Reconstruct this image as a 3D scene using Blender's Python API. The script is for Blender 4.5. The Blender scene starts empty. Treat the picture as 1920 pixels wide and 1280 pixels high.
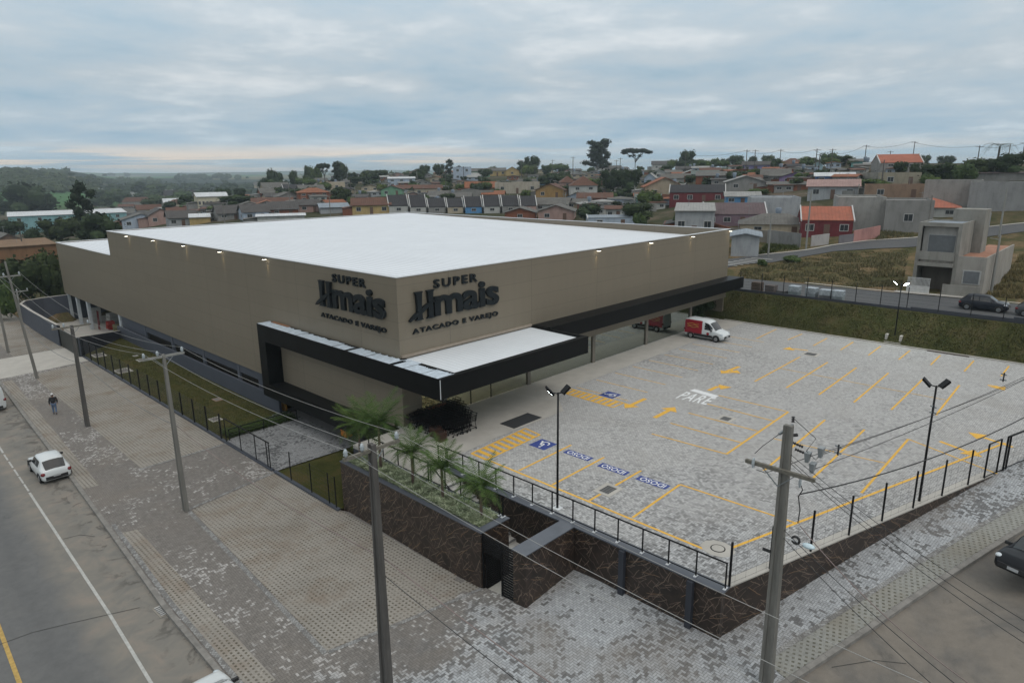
import bpy, bmesh, math, random
from mathutils import Vector, Matrix, noise as mnoise
R = math.radians
rnd = random.Random(11)
SC = bpy.context.scene
COL = SC.collection
# ------------------------------------------------------------------ camera
FPX, PITCH, ROLL, YAW = 1257.915, 0.247515138, -0.011229083, 0.765453923
CAM = Vector((0, 0, 16.0))
cF = Vector((math.cos(YAW)*math.cos(PITCH), math.sin(YAW)*math.cos(PITCH), -math.sin(PITCH)))
_R = Vector((math.sin(YAW), -math.cos(YAW), 0)); _U = _R.cross(cF)
cR = _R*math.cos(ROLL)+_U*math.sin(ROLL); cU = -_R*math.sin(ROLL)+_U*math.cos(ROLL)
cam_d = bpy.data.cameras.new('camera'); cam = bpy.data.objects.new('camera', cam_d); COL.objects.link(cam)
m = Matrix.Identity(4)
for i in range(3):
    m[i][0] = cR[i]; m[i][1] = cU[i]; m[i][2] = -cF[i]; m[i][3] = CAM[i]
cam.matrix_world = m
cam_d.sensor_width = 36; cam_d.lens = FPX/1920*36; cam_d.clip_start = 0.3; cam_d.clip_end = 20000
SC.camera = cam
# ------------------------------------------------------------------ world
W = bpy.data.worlds.new("World"); SC.world = W; W.use_nodes = True
nt = W.node_tree; nt.nodes.clear()
def N(t, typ, **k):
    n = t.nodes.new(typ)
    for a, b in k.items():
        if a.startswith('i_'): n.inputs[a[2:].replace('_', ' ')].default_value = b
        else: setattr(n, a, b)
    return n
def lk(t, a, b): t.links.new(a, b)
def ramp(t, fac, stops, interp='LINEAR'):
    n = t.nodes.new('ShaderNodeValToRGB'); n.color_ramp.interpolation = interp
    e = n.color_ramp.elements
    while len(e) < len(stops): e.new(0.5)
    for el, (p_, c) in zip(e, stops):
        el.position = p_
        el.color = (c, c, c, 1) if isinstance(c, (int, float)) else (*c[:3], 1)
    if fac is not None: lk(t, fac, n.inputs[0])
    return n
def mth(t, op, a, b=None, c=None):
    n = t.nodes.new('ShaderNodeMath'); n.operation = op
    for i, v in enumerate((a, b, c)):
        if v is None: continue
        if isinstance(v, (int, float)): n.inputs[i].default_value = v
        else: lk(t, v, n.inputs[i])
    return n.outputs[0]
def mix(t, f, a, b, mode='MIX'):
    n = t.nodes.new('ShaderNodeMix'); n.data_type = 'RGBA'; n.blend_type = mode
    for s, v in ((n.inputs[0], f), (n.inputs[6], a), (n.inputs[7], b)):
        if isinstance(v, (int, float)): s.default_value = v
        elif isinstance(v, tuple): s.default_value = (*v[:3], 1)
        else: lk(t, v, s)
    return n.outputs[2]
SUN_EL, SUN_AZ = 52, 262      # azimuth of the direction towards the sun, from +X counter-clockwise
sky = N(nt, 'ShaderNodeTexSky', sky_type='NISHITA', sun_disc=False, sun_elevation=R(SUN_EL), sun_rotation=R(90-SUN_AZ), air_density=1.5, dust_density=3.0)
tc = N(nt, 'ShaderNodeTexCoord')
sep = N(nt, 'ShaderNodeSeparateXYZ'); lk(nt, tc.outputs['Generated'], sep.inputs[0])
zz = mth(nt, 'MAXIMUM', sep.outputs[2], 0.0)
den = mth(nt, 'ADD', zz, 0.10)
cx = mth(nt, 'DIVIDE', sep.outputs[0], den); cy = mth(nt, 'DIVIDE', sep.outputs[1], den)
cmb = N(nt, 'ShaderNodeCombineXYZ'); lk(nt, cx, cmb.inputs[0]); lk(nt, cy, cmb.inputs[1])
n1 = N(nt, 'ShaderNodeTexNoise', i_Scale=0.75, i_Detail=7.0, i_Roughness=0.55, i_Distortion=0.25); lk(nt, cmb.outputs[0], n1.inputs['Vector'])
n2 = N(nt, 'ShaderNodeTexNoise', i_Scale=2.6, i_Detail=6.0, i_Roughness=0.6); lk(nt, cmb.outputs[0], n2.inputs['Vector'])
cl = mth(nt, 'ADD', mth(nt, 'MULTIPLY', n1.outputs[0], 0.72), mth(nt, 'MULTIPLY', n2.outputs[0], 0.28))
cloud = ramp(nt, cl, [(0.34, (0.30, 0.43, 0.53)), (0.44, (0.385, 0.485, 0.565)), (0.53, (0.455, 0.525, 0.58)), (0.64, (0.63, 0.67, 0.70))])
elev = ramp(nt, sep.outputs[2], [(0.0, (1.0, 1.12, 1.18)), (0.05, (0.92, 0.99, 1.04)), (0.12, (1.0, 1.0, 1.0)), (0.22, (1.15, 1.14, 1.13)), (0.6, (1.62, 1.42, 1.27)), (1.0, (2.0, 1.7, 1.48))])
c2 = mix(nt, 1.0, cloud.outputs[0], elev.outputs[0], 'MULTIPLY')
# cream streak low over the horizon
mp = N(nt, 'ShaderNodeMapping'); mp.inputs['Scale'].default_value = (1.6, 1.6, 55); lk(nt, tc.outputs['Generated'], mp.inputs[0])
n3 = N(nt, 'ShaderNodeTexNoise', i_Scale=1.7, i_Detail=5.0, i_Roughness=0.55); lk(nt, mp.outputs[0], n3.inputs['Vector'])
band = ramp(nt, sep.outputs[2], [(0.0, 0), (0.008, 0.5), (0.016, 1), (0.026, 0.7), (0.042, 0)])
streak = mth(nt, 'MULTIPLY', band.outputs[0], ramp(nt, n3.outputs[0], [(0.42, 0), (0.52, 1)]).outputs[0])
# the gap in the cloud deck is brightest to the left of the view (towards +Y)
azm = ramp(nt, mth(nt, 'SUBTRACT', sep.outputs[1], mth(nt, 'MULTIPLY', sep.outputs[0], 0.9)), [(-0.0, 0.35), (0.12, 0.6), (0.24, 1.0)])
streak = mth(nt, 'MULTIPLY', streak, azm.outputs[0])
c3 = mix(nt, mth(nt, 'MULTIPLY', streak, 0.95), c2, (1.0, 0.80, 0.62))
bg1 = N(nt, 'ShaderNodeBackground', i_Strength=0.06); lk(nt, sky.outputs[0], bg1.inputs[0])
bg2 = N(nt, 'ShaderNodeBackground', i_Strength=1.17); lk(nt, c3, bg2.inputs[0])
mxs = N(nt, 'ShaderNodeMixShader'); mxs.inputs[0].default_value = 0.94
lk(nt, bg1.outputs[0], mxs.inputs[1]); lk(nt, bg2.outputs[0], mxs.inputs[2])
wo = N(nt, 'ShaderNodeOutputWorld'); lk(nt, mxs.outputs[0], wo.inputs[0])
# ------------------------------------------------------------------ sun (overcast)
sd = bpy.data.lights.new('sun', 'SUN'); sd.energy = 0.65; sd.angle = R(25); sd.color = (1.0, 0.96, 0.9)
so = bpy.data.objects.new('sun', sd); COL.objects.link(so)
sdir = Vector((math.cos(R(SUN_AZ))*math.cos(R(SUN_EL)), math.sin(R(SUN_AZ))*math.cos(R(SUN_EL)), math.sin(R(SUN_EL))))
so.rotation_euler = sdir.to_track_quat('Z', 'Y').to_euler(); so.location = (0, 0, 60)
SC.view_settings.view_transform = 'Standard'; SC.view_settings.look = 'None'
SC.view_settings.exposure = 0.0; SC.view_settings.gamma = 1.0
try: SC.view_settings.use_curve_mapping = False
except Exception: pass
SC.cycles.max_bounces = 5; SC.cycles.diffuse_bounces = 3; SC.cycles.glossy_bounces = 3; SC.cycles.volume_bounces = 0; SC.cycles.transparent_max_bounces = 10
# ------------------------------------------------------------------ pixel -> place helpers (pixels of the 1920x1280 photo)
def ray(px, py): return cF + cR*((px-960)/FPX) - cU*((py-640)/FPX)
def at(px, py, z=0.0):
    d = ray(px, py); return CAM + d*((z-CAM.z)/d.z)
def onx(px, py, x): d = ray(px, py); return CAM + d*(x/d.x)
def ony(px, py, y): d = ray(px, py); return CAM + d*(y/d.y)
def up(base, px, py):
    d = ray(px, py); t = math.hypot(base[0], base[1])/math.hypot(d.x, d.y); return CAM.z + d.z*t
def interp(x, xs, ys):
    if x <= xs[0]: return ys[0]
    for i in range(1, len(xs)):
        if x <= xs[i]:
            t = (x-xs[i-1])/(xs[i]-xs[i-1]); return ys[i-1]+t*(ys[i]-ys[i-1])
    return ys[-1]
def sst(a, b, x):
    t = min(1, max(0, (x-a)/(b-a))); return t*t*(3-2*t)
FX = [0, 12, 18.7, 22, 26, 30, 35, 40, 46, 60, 72, 90]
FZ = [-3, -2.95, -2.55, -2.2, -1.75, -1.2, -.65, -.2, .1, 1.3, 2.4, 3.2]
def gnear(x, y):
    s = sst(0, 1, (22-y)/5.5); return -3+(interp(x, FX, FZ)+3)*s
TBL = [(-700, [(60,-3),(130,-3),(190,-1),(300,-6),(500,-10),(700,-8),(1000,6),(1500,38),(3000,46),(9000,60)]),
 (0, [(60,-3),(130,-3),(190,0),(300,-5),(450,-9),(650,-10),(900,-2),(1250,30),(1700,33),(3000,24),(9000,60)]),
 (120, [(60,-3),(130,-3),(190,0),(300,-4),(450,-8),(650,-10),(900,-4),(1300,20),(1700,26),(3000,24),(9000,62)]),
 (230, [(60,-3),(130,-2),(190,1),(300,-2),(450,-6),(650,-9),(900,-6),(1400,2),(2400,10),(3600,13),(5000,12),(9000,45)]),
 (450, [(60,-3),(150,2),(200,4),(300,5),(420,4),(600,-4),(1000,-8),(1600,-2),(2600,12),(3600,13),(5000,10),(9000,45)]),
 (600, [(60,-3),(150,2.5),(200,4),(300,8),(450,11.5),(560,11),(800,0),(1600,-2),(2600,10),(5000,12),(9000,50)]),
 (740, [(60,-3),(150,3),(200,4.5),(300,9),(450,14),(560,14.5),(800,5),(1600,0),(3000,8),(9000,50)]),
 (960, [(60,-3),(110,2),(150,3.5),(200,4.5),(300,9.5),(400,13.5),(500,15.8),(620,14),(900,5),(3000,8),(9000,50)]),
 (1200, [(60,0),(85,2.5),(110,3),(150,4),(200,6),(300,12),(400,15.6),(500,16.2),(900,5),(9000,20)]),
 (1400, [(60,1.5),(74,2.5),(92,2.5),(115,3.7),(150,6),(200,10),(250,14),(320,16.6),(400,17.2),(900,5),(9000,20)]),
 (1700, [(60,1.5),(72,2.5),(95,2.5),(115,4),(150,7.5),(200,13.5),(230,15.6),(300,17.4),(900,8),(9000,20)]),
 (1950, [(60,1.5),(72,2.5),(95,2.6),(130,6),(170,11),(210,15),(260,17.3),(900,10),(9000,20)]),
 (2500, [(60,1.5),(72,2.5),(95,2.6),(130,6),(170,11),(210,15),(260,17.3),(900,10),(9000,20)])]
def colpx(x, y):
    dx, dy = x, y
    r = math.hypot(dx, dy) or 1e-6
    d = Vector((dx/r, dy/r, 0)); f = d.dot(cF)
    if f < 0.12: return 2500 if d.dot(cR) > 0 else -700
    return max(-700, min(2500, 960+FPX*d.dot(cR)/f))
def tab(r, px):
    for i in range(1, len(TBL)):
        if px <= TBL[i][0]:
            a, b = TBL[i-1], TBL[i]; t = (px-a[0])/(b[0]-a[0]); t = t*t*(3-2*t)
            za = interp(r, [q[0] for q in a[1]], [q[1] for q in a[1]]); zb = interp(r, [q[0] for q in b[1]], [q[1] for q in b[1]])
            return za+(zb-za)*t
    return interp(r, [q[0] for q in TBL[-1][1]], [q[1] for q in TBL[-1][1]])
def Z(x, y):
    r = math.hypot(x, y); px = colpx(x, y)
    k = sst(900, 1300, px)
    r0, r1 = 100-k*30, 135-k*58
    w = sst(r0, r1, r)
    zt = tab(r, px)
    if w <= 0: return gnear(x, y)
    rough = 0
    if r > 650:
        rough = mnoise.noise(Vector((x/420, y/420, 3)))*min(9, (r-650)/90)
    return gnear(x, y)*(1-w)+zt*w+rough*w
def G(px, py, rmin=8.0):          # first point of the ground seen through a pixel
    d = ray(px, py); h = math.hypot(d.x, d.y); r = rmin; step = 0.25
    while r < 9000:
        P = CAM+d*(r/h)
        if P.z < Z(P.x, P.y):
            lo, hi = r-step, r
            for _ in range(12):
                mid = (lo+hi)/2; P = CAM+d*(mid/h)
                if P.z < Z(P.x, P.y): hi = mid
                else: lo = mid
            P = CAM+d*(hi/h); return Vector((P.x, P.y, Z(P.x, P.y)))
        step = max(0.25, r*0.004); r += step
    return None
def atr(px, py, r):
    d = ray(px, py); return CAM+d*((r or 420)/math.hypot(d.x, d.y))
# ------------------------------------------------------------------ materials
MATS = {}
def newmat(name):
    mt = bpy.data.materials.new(name); mt.use_nodes = True; t = mt.node_tree
    b = t.nodes['Principled BSDF']; return mt, t, b
def bsin(b, k, v, t=None):
    if isinstance(v, (int, float)): b.inputs[k].default_value = v
    elif isinstance(v, tuple): b.inputs[k].default_value = (*v[:3], 1)
    else: lk(t, v, b.inputs[k])
def tcoord(t, kind='Object', scale=(1, 1, 1), rot=(0, 0, 0)):
    c = N(t, 'ShaderNodeTexCoord'); mpn = N(t, 'ShaderNodeMapping')
    mpn.inputs['Scale'].default_value = scale; mpn.inputs['Rotation'].default_value = rot
    lk(t, c.outputs[kind], mpn.inputs[0]); return mpn.outputs[0]
def nz(t, vec, scale, detail=4, rough=0.55, dist=0.0):
    n = N(t, 'ShaderNodeTexNoise', i_Scale=scale, i_Detail=float(detail), i_Roughness=rough, i_Distortion=dist); lk(t, vec, n.inputs['Vector']); return n.outputs[0]
def bump(t, b, h, strength=0.3, dist=0.02):
    n = N(t, 'ShaderNodeBump', i_Strength=strength, i_Distance=dist); lk(t, h, n.inputs['Height']); lk(t, n.outputs[0], b.inputs['Normal'])
def plain(name, c, rough=0.6, var=0.12, scale=3.0, metal=0.0, spec=0.5, kind='Object', bmp=0.0, cscale=(1,1,1)):
    """solid material with slight mottling"""
    if name in MATS: return MATS[name]
    mt, t, b = newmat(name); v = tcoord(t, kind, cscale)
    f = nz(t, v, scale, 5, 0.6)
    r_ = ramp(t, f, [(0.3, tuple(x*(1-var) for x in c)), (0.7, tuple(min(1, x*(1+var)) for x in c))])
    bsin(b, 'Base Color', r_.outputs[0], t); bsin(b, 'Roughness', rough); bsin(b, 'Metallic', metal); bsin(b, 'Specular IOR Level', spec)
    if bmp: bump(t, b, nz(t, v, scale*6, 4, 0.6), bmp)
    MATS[name] = mt; return mt
def emis(name, c, s):
    if name in MATS: return MATS[name]
    mt, t, b = newmat(name); bsin(b, 'Base Color', c); b.inputs['Emission Color'].default_value = (*c, 1); b.inputs['Emission Strength'].default_value = s
    MATS[name] = mt; return mt
def herring(t, rot, cell, shift=0.0):
    """herringbone blocks (cell = block width): per-block random value, second random, joint distance"""
    v = tcoord(t, 'Object', (1/cell, 1/cell, 1), (0, 0, rot)); s = N(t, 'ShaderNodeSeparateXYZ'); lk(t, v, s.inputs[0]); x, y = s.outputs[0], s.outputs[1]
    i = mth(t, 'FLOOR', x); j = mth(t, 'FLOOR', y); fx = mth(t, 'FRACT', x); fy = mth(t, 'FRACT', y)
    k = mth(t, 'FLOORED_MODULO', mth(t, 'SUBTRACT', i, j), 4.0)
    e = [mth(t, 'COMPARE', k, float(q), 0.1) for q in range(4)]
    ix = mth(t, 'SUBTRACT', i, e[1]); iy = mth(t, 'SUBTRACT', j, e[2])
    d1 = mth(t, 'MINIMUM', mth(t, 'ADD', fx, mth(t, 'MULTIPLY', e[1], 9.0)), mth(t, 'ADD', mth(t, 'SUBTRACT', 1.0, fx), mth(t, 'MULTIPLY', e[0], 9.0)))
    d2 = mth(t, 'MINIMUM', mth(t, 'ADD', fy, mth(t, 'MULTIPLY', e[2], 9.0)), mth(t, 'ADD', mth(t, 'SUBTRACT', 1.0, fy), mth(t, 'MULTIPLY', e[3], 9.0)))
    joint = mth(t, 'MINIMUM', d1, d2)
    c = N(t, 'ShaderNodeCombineXYZ'); lk(t, ix, c.inputs[0]); lk(t, iy, c.inputs[1]); w = N(t, 'ShaderNodeTexWhiteNoise', noise_dimensions='2D'); lk(t, c.outputs[0], w.inputs['Vector'])
    sp = N(t, 'ShaderNodeSeparateColor'); lk(t, w.outputs['Color'], sp.inputs[0])
    return sp.outputs[0], sp.outputs[1], joint
def paver_mat(name, dark, light, rot, cell=0.105, bias=0.0, amp=1.3, band=(0.45, 0.65), patch=0.16, dirt=(0.24, 0.2, 0.16), dirtamt=0.4, blend=None, dk2=None):
    """herringbone blocks, a shifting share of them pale; blend = (node builder, bias2, dark2, light2)"""
    mt, t, b = newmat(name); v0 = tcoord(t)
    r1, r2, joint = herring(t, rot, cell)
    pn = nz(t, v0, patch, 4, 0.6); pn2 = nz(t, v0, patch*6, 3, 0.6)
    bs = mth(t, 'ADD', mth(t, 'MULTIPLY', mth(t, 'SUBTRACT', pn, 0.5), amp*2), mth(t, 'MULTIPLY', mth(t, 'SUBTRACT', pn2, 0.5), amp*0.9))
    D, L, B = dark, light, bias
    if blend:
        f = blend[0](t, v0); D = mix(t, f, dark, blend[2]); L = mix(t, f, light, blend[3]); B = mth(t, 'ADD', mth(t, 'MULTIPLY', f, blend[1]-bias), bias)
    val = mth(t, 'ADD', mth(t, 'ADD', r1, bs), B)
    fac = ramp(t, val, [(band[0], 0), (band[1], 1)]).outputs[0]
    base = mix(t, fac, D, L)
    base = mix(t, 1.0, base, ramp(t, r2, [(0, 0.84), (1, 1.13)]).outputs[0], 'MULTIPLY')
    fine = nz(t, v0, 9, 4, 0.7)
    base = mix(t, 1.0, base, ramp(t, fine, [(0.25, 0.85), (0.75, 1.12)]).outputs[0], 'MULTIPLY')
    dn = nz(t, v0, 0.23, 6, 0.62, 0.4)
    base = mix(t, mth(t, 'MULTIPLY', ramp(t, dn, [(0.5, 0), (0.7, 1)]).outputs[0], dirtamt), base, dirt)
    jm = ramp(t, joint, [(0.05, 1), (0.12, 0)]).outputs[0]
    base = mix(t, mth(t, 'MULTIPLY', jm, 0.62), base, tuple(x*0.4 for x in dark))
    bsin(b, 'Base Color', base, t); bsin(b, 'Roughness', 0.88); bsin(b, 'Specular IOR Level', 0.3)
    bump(t, b, mth(t, 'SUBTRACT', 1.0, jm), 0.35, 0.008)
    MATS[name] = mt; return mt
def grid_mat(name, base, hole, sx, sy, hx, hy, rot=0.0, dirt=(0.2, 0.15, 0.11)):
    """openwork paving: rows of small soil filled holes"""
    mt, t, b = newmat(name); v = tcoord(t, 'Object', (1, 1, 1), (0, 0, rot)); v0 = tcoord(t)
    s = N(t, 'ShaderNodeSeparateXYZ'); lk(t, v, s.inputs[0])
    fx = mth(t, 'FRACT', mth(t, 'DIVIDE', s.outputs[0], sx)); fy = mth(t, 'FRACT', mth(t, 'DIVIDE', s.outputs[1], sy))
    mx = mth(t, 'LESS_THAN', mth(t, 'ABSOLUTE', mth(t, 'SUBTRACT', fx, 0.5)), hx/2); my = mth(t, 'LESS_THAN', mth(t, 'ABSOLUTE', mth(t, 'SUBTRACT', fy, 0.5)), hy/2)
    h = mth(t, 'MULTIPLY', mx, my)
    n = nz(t, v0, 0.5, 6, 0.65); n_ = nz(t, v0, 7, 4, 0.7); n4 = nz(t, v0, 0.16, 4, 0.6)
    c = mix(t, 1.0, base, ramp(t, n_, [(0.25, 0.75), (0.75, 1.2)]).outputs[0], 'MULTIPLY')
    c = mix(t, mth(t, 'MULTIPLY', ramp(t, n, [(0.47, 0), (0.66, 1)]).outputs[0], 0.6), c, dirt)
    c = mix(t, mth(t, 'MULTIPLY', ramp(t, n4, [(0.5, 0), (0.66, 1)]).outputs[0], 0.35), c, tuple(x*0.55 for x in base))
    hc = mix(t, ramp(t, n_, [(0.4, 0), (0.6, 1)]).outputs[0], hole, tuple(x*1.9 for x in hole))
    c = mix(t, mth(t, 'MULTIPLY', h, ramp(t, nz(t, v0, 1.1, 4, 0.6), [(0.35, 0.45), (0.6, 1.0)]).outputs[0]), c, hc)
    bsin(b, 'Base Color', c, t); bsin(b, 'Roughness', 0.95); bsin(b, 'Specular IOR Level', 0.2)
    bump(t, b, mth(t, 'SUBTRACT', 1.0, h), 0.5, 0.02)
    MATS[name] = mt; return mt
def asphalt_mat(name, c, patchc, amt=0.5, sc=0.12):
    mt, t, b = newmat(name); v = tcoord(t)
    n = nz(t, v, sc, 7, 0.62, 0.6); f = nz(t, v, 2.2, 5, 0.7); ff = nz(t, v, 40, 3, 0.7)
    k = mix(t, mth(t, 'MULTIPLY', ramp(t, n, [(0.44, 0), (0.6, 1)]).outputs[0], amt), c, patchc)
    k = mix(t, 1.0, k, ramp(t, f, [(0.25, 0.86), (0.75, 1.12)]).outputs[0], 'MULTIPLY')
    k = mix(t, 1.0, k, ramp(t, ff, [(0.2, 0.85), (0.8, 1.12)]).outputs[0], 'MULTIPLY')
    stn = nz(t, v, 0.55, 6, 0.7, 1.2)
    k = mix(t, mth(t, 'MULTIPLY', ramp(t, stn, [(0.6, 0), (0.7, 1)]).outputs[0], 0.5), k, tuple(x*0.5 for x in c))
    bsin(b, 'Base Color', k, t); bsin(b, 'Roughness', 0.9); bsin(b, 'Specular IOR Level', 0.3)
    bump(t, b, ff, 0.25, 0.01)
    MATS[name] = mt; return mt
def grass_mat(name, a, b2, c3_, sc=0.5):
    mt, t, b = newmat(name); v = tcoord(t)
    n = nz(t, v, sc, 7, 0.68, 0.3); f = nz(t, v, 14, 5, 0.75)
    k = ramp(t, n, [(0.3, a), (0.5, b2), (0.68, c3_)]).outputs[0]
    k = mix(t, 1.0, k, ramp(t, f, [(0.25, 0.5), (0.75, 1.5)]).outputs[0], 'MULTIPLY')
    bsin(b, 'Base Color', k, t); bsin(b, 'Roughness', 1.0); bsin(b, 'Specular IOR Level', 0.1)
    bump(t, b, f, 0.8, 0.06)
    MATS[name] = mt; return mt
def stone_mat(name):
    """dark brown slabs with short slanting pale veins; u runs along either wall direction, v is height"""
    mt, t, b = newmat(name); v0 = tcoord(t); s = N(t, 'ShaderNodeSeparateXYZ'); lk(t, v0, s.inputs[0])
    c = N(t, 'ShaderNodeCombineXYZ'); lk(t, mth(t, 'ADD', s.outputs[0], s.outputs[1]), c.inputs[0]); lk(t, s.outputs[2], c.inputs[1]); uv = c.outputs[0]
    base = ramp(t, nz(t, v0, 1.3, 6, 0.68, 0.6), [(0.3, (0.016, 0.012, 0.010)), (0.55, (0.034, 0.024, 0.019)), (0.75, (0.058, 0.038, 0.028))]).outputs[0]
    nn = N(t, 'ShaderNodeTexNoise', i_Scale=2.2, i_Detail=3.0); lk(t, uv, nn.inputs['Vector'])
    sb_ = N(t, 'ShaderNodeVectorMath', operation='SUBTRACT'); lk(t, nn.outputs['Color'], sb_.inputs[0]); sb_.inputs[1].default_value = (0.5, 0.5, 0.5)
    sc_ = N(t, 'ShaderNodeVectorMath', operation='SCALE'); lk(t, sb_.outputs[0], sc_.inputs[0]); sc_.inputs['Scale'].default_value = 0.16
    ad = N(t, 'ShaderNodeVectorMath', operation='ADD'); lk(t, uv, ad.inputs[0]); lk(t, sc_.outputs[0], ad.inputs[1])
    for (k, scl, off_, a0_, a1_, ln_, w_, col) in ((0, 1.5, 0.0, -1.15, -0.45, 0.46, 0.016, (0.27, 0.20, 0.15)), (1, 2.3, 3.7, -1.3, 0.9, 0.42, 0.016, (0.17, 0.12, 0.095)), (2, 1.1, 8.1, -0.9, -0.2, 0.5, 0.012, (0.34, 0.21, 0.12)), (3, 2.6, 5.3, 0.2, 1.2, 0.4, 0.018, (0.14, 0.10, 0.08)), (4, 1.9, 1.9, -1.4, -0.6, 0.45, 0.014, (0.22, 0.17, 0.13))):
        of = N(t, 'ShaderNodeVectorMath', operation='ADD'); lk(t, ad.outputs[0], of.inputs[0]); of.inputs[1].default_value = (off_, off_*0.7, 0)
        vo = N(t, 'ShaderNodeTexVoronoi', voronoi_dimensions='2D', i_Scale=scl); lk(t, of.outputs[0], vo.inputs['Vector'])
        d_ = N(t, 'ShaderNodeVectorMath', operation='SUBTRACT'); lk(t, of.outputs[0], d_.inputs[0]); lk(t, vo.outputs['Position'], d_.inputs[1])
        ds = N(t, 'ShaderNodeSeparateXYZ'); lk(t, d_.outputs[0], ds.inputs[0]); cs = N(t, 'ShaderNodeSeparateColor'); lk(t, vo.outputs['Color'], cs.inputs[0])
        th = mth(t, 'ADD', mth(t, 'MULTIPLY', cs.outputs[0], a1_-a0_), a0_); co = mth(t, 'COSINE', th); si = mth(t, 'SINE', th)
        perp = mth(t, 'ABSOLUTE', mth(t, 'SUBTRACT', mth(t, 'MULTIPLY', ds.outputs[1], co), mth(t, 'MULTIPLY', ds.outputs[0], si)))
        along = mth(t, 'ABSOLUTE', mth(t, 'ADD', mth(t, 'MULTIPLY', ds.outputs[0], co), mth(t, 'MULTIPLY', ds.outputs[1], si)))
        f = mth(t, 'MULTIPLY', ramp(t, perp, [(w_*0.35, 1), (w_, 0)]).outputs[0], ramp(t, along, [(ln_*0.7, 1), (ln_, 0)]).outputs[0])
        f = mth(t, 'MULTIPLY', f, mth(t, 'GREATER_THAN', cs.outputs[1], 0.25))
        base = mix(t, mth(t, 'MULTIPLY', f, 0.85), base, col)
    ju = mth(t, 'LESS_THAN', mth(t, 'FRACT', mth(t, 'DIVIDE', mth(t, 'ADD', s.outputs[0], s.outputs[1]), 1.2)), 0.006)
    jv = mth(t, 'LESS_THAN', mth(t, 'FRACT', mth(t, 'DIVIDE', s.outputs[2], 1.2)), 0.008)
    base = mix(t, mth(t, 'MULTIPLY', mth(t, 'MAXIMUM', ju, jv), 0.7), base, (0.008, 0.007, 0.006))
    bsin(b, 'Base Color', base, t); bsin(b, 'Roughness', 0.45); bsin(b, 'Specular IOR Level', 0.4)
    MATS[name] = mt; return mt
def clad_mat(name, c, seams=True, rough=0.45, rib=None):
    """metal wall panels: faint horizontal and vertical joints, light dirt streaks"""
    mt, t, b = newmat(name); v = tcoord(t)
    s = N(t, 'ShaderNodeSeparateXYZ'); lk(t, v, s.inputs[0])
    hz = mth(t, 'LESS_THAN', mth(t, 'FRACT', mth(t, 'DIVIDE', s.outputs[2], 1.15)), 0.025)
    al = mth(t, 'ADD', s.outputs[0], s.outputs[1])
    vt = mth(t, 'LESS_THAN', mth(t, 'FRACT', mth(t, 'DIVIDE', mth(t, 'SUBTRACT', al, 58.13+4.2), 8.2)), 0.007)
    j = mth(t, 'MAXIMUM', hz, vt)
    pid = N(t, 'ShaderNodeTexWhiteNoise', noise_dimensions='2D'); cc = N(t, 'ShaderNodeCombineXYZ')
    lk(t, mth(t, 'FLOOR', mth(t, 'DIVIDE', s.outputs[2], 1.15)), cc.inputs[0]); lk(t, mth(t, 'FLOOR', mth(t, 'DIVIDE', mth(t, 'SUBTRACT', al, 62.33), 8.2)), cc.inputs[1]); lk(t, cc.outputs[0], pid.inputs['Vector'])
    mp_ = tcoord(t, 'Object', (0.7, 0.7, 0.06))
    st = nz(t, mp_, 2.0, 5, 0.6)
    k = mix(t, 1.0, c, ramp(t, st, [(0.3, 0.965), (0.7, 1.03)]).outputs[0], 'MULTIPLY')
    k = mix(t, 1.0, k, ramp(t, pid.outputs[0], [(0.0, 0.97), (1.0, 1.03)]).outputs[0], 'MULTIPLY')
    if seams: k = mix(t, mth(t, 'MULTIPLY', j, 0.42), k, tuple(x*0.45 for x in c))
    bsin(b, 'Base Color', k, t); bsin(b, 'Roughness', rough); bsin(b, 'Specular IOR Level', 0.35)
    MATS[name] = mt; return mt
def rib_mat(name, c, axis=1, pitch=0.5, var=0.06, rough=0.5, dirt=None, dirta=0.3, dark=0.8, width=0.14):
    """corrugated sheet: raised ribs at a regular pitch"""
    mt, t, b = newmat(name); v = tcoord(t)
    s = N(t, 'ShaderNodeSeparateXYZ'); lk(t, v, s.inputs[0])
    fr = mth(t, 'FRACT', mth(t, 'DIVIDE', s.outputs[axis], pitch))
    tri = mth(t, 'ABSOLUTE', mth(t, 'SUBTRACT', fr, 0.5))
    rb = ramp(t, tri, [(0.0, 1), (width, 0)]).outputs[0]
    n = nz(t, v, 0.35, 6, 0.62)
    k = ramp(t, n, [(0.3, tuple(x*(1-var) for x in c)), (0.7, tuple(min(0.93, x*(1+var)) for x in c))]).outputs[0]
    if dirt: k = mix(t, mth(t, 'MULTIPLY', ramp(t, nz(t, v, 1.1, 6, 0.7), [(0.45, 0), (0.65, 1)]).outputs[0], dirta), k, dirt)
    k = mix(t, mth(t, 'MULTIPLY', rb, 1-dark), k, tuple(x*0.6 for x in c))
    bsin(b, 'Base Color', k, t); bsin(b, 'Roughness', rough); bsin(b, 'Specular IOR Level', 0.4)
    bump(t, b, rb, 0.6, 0.04)
    MATS[name] = mt; return mt
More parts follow.
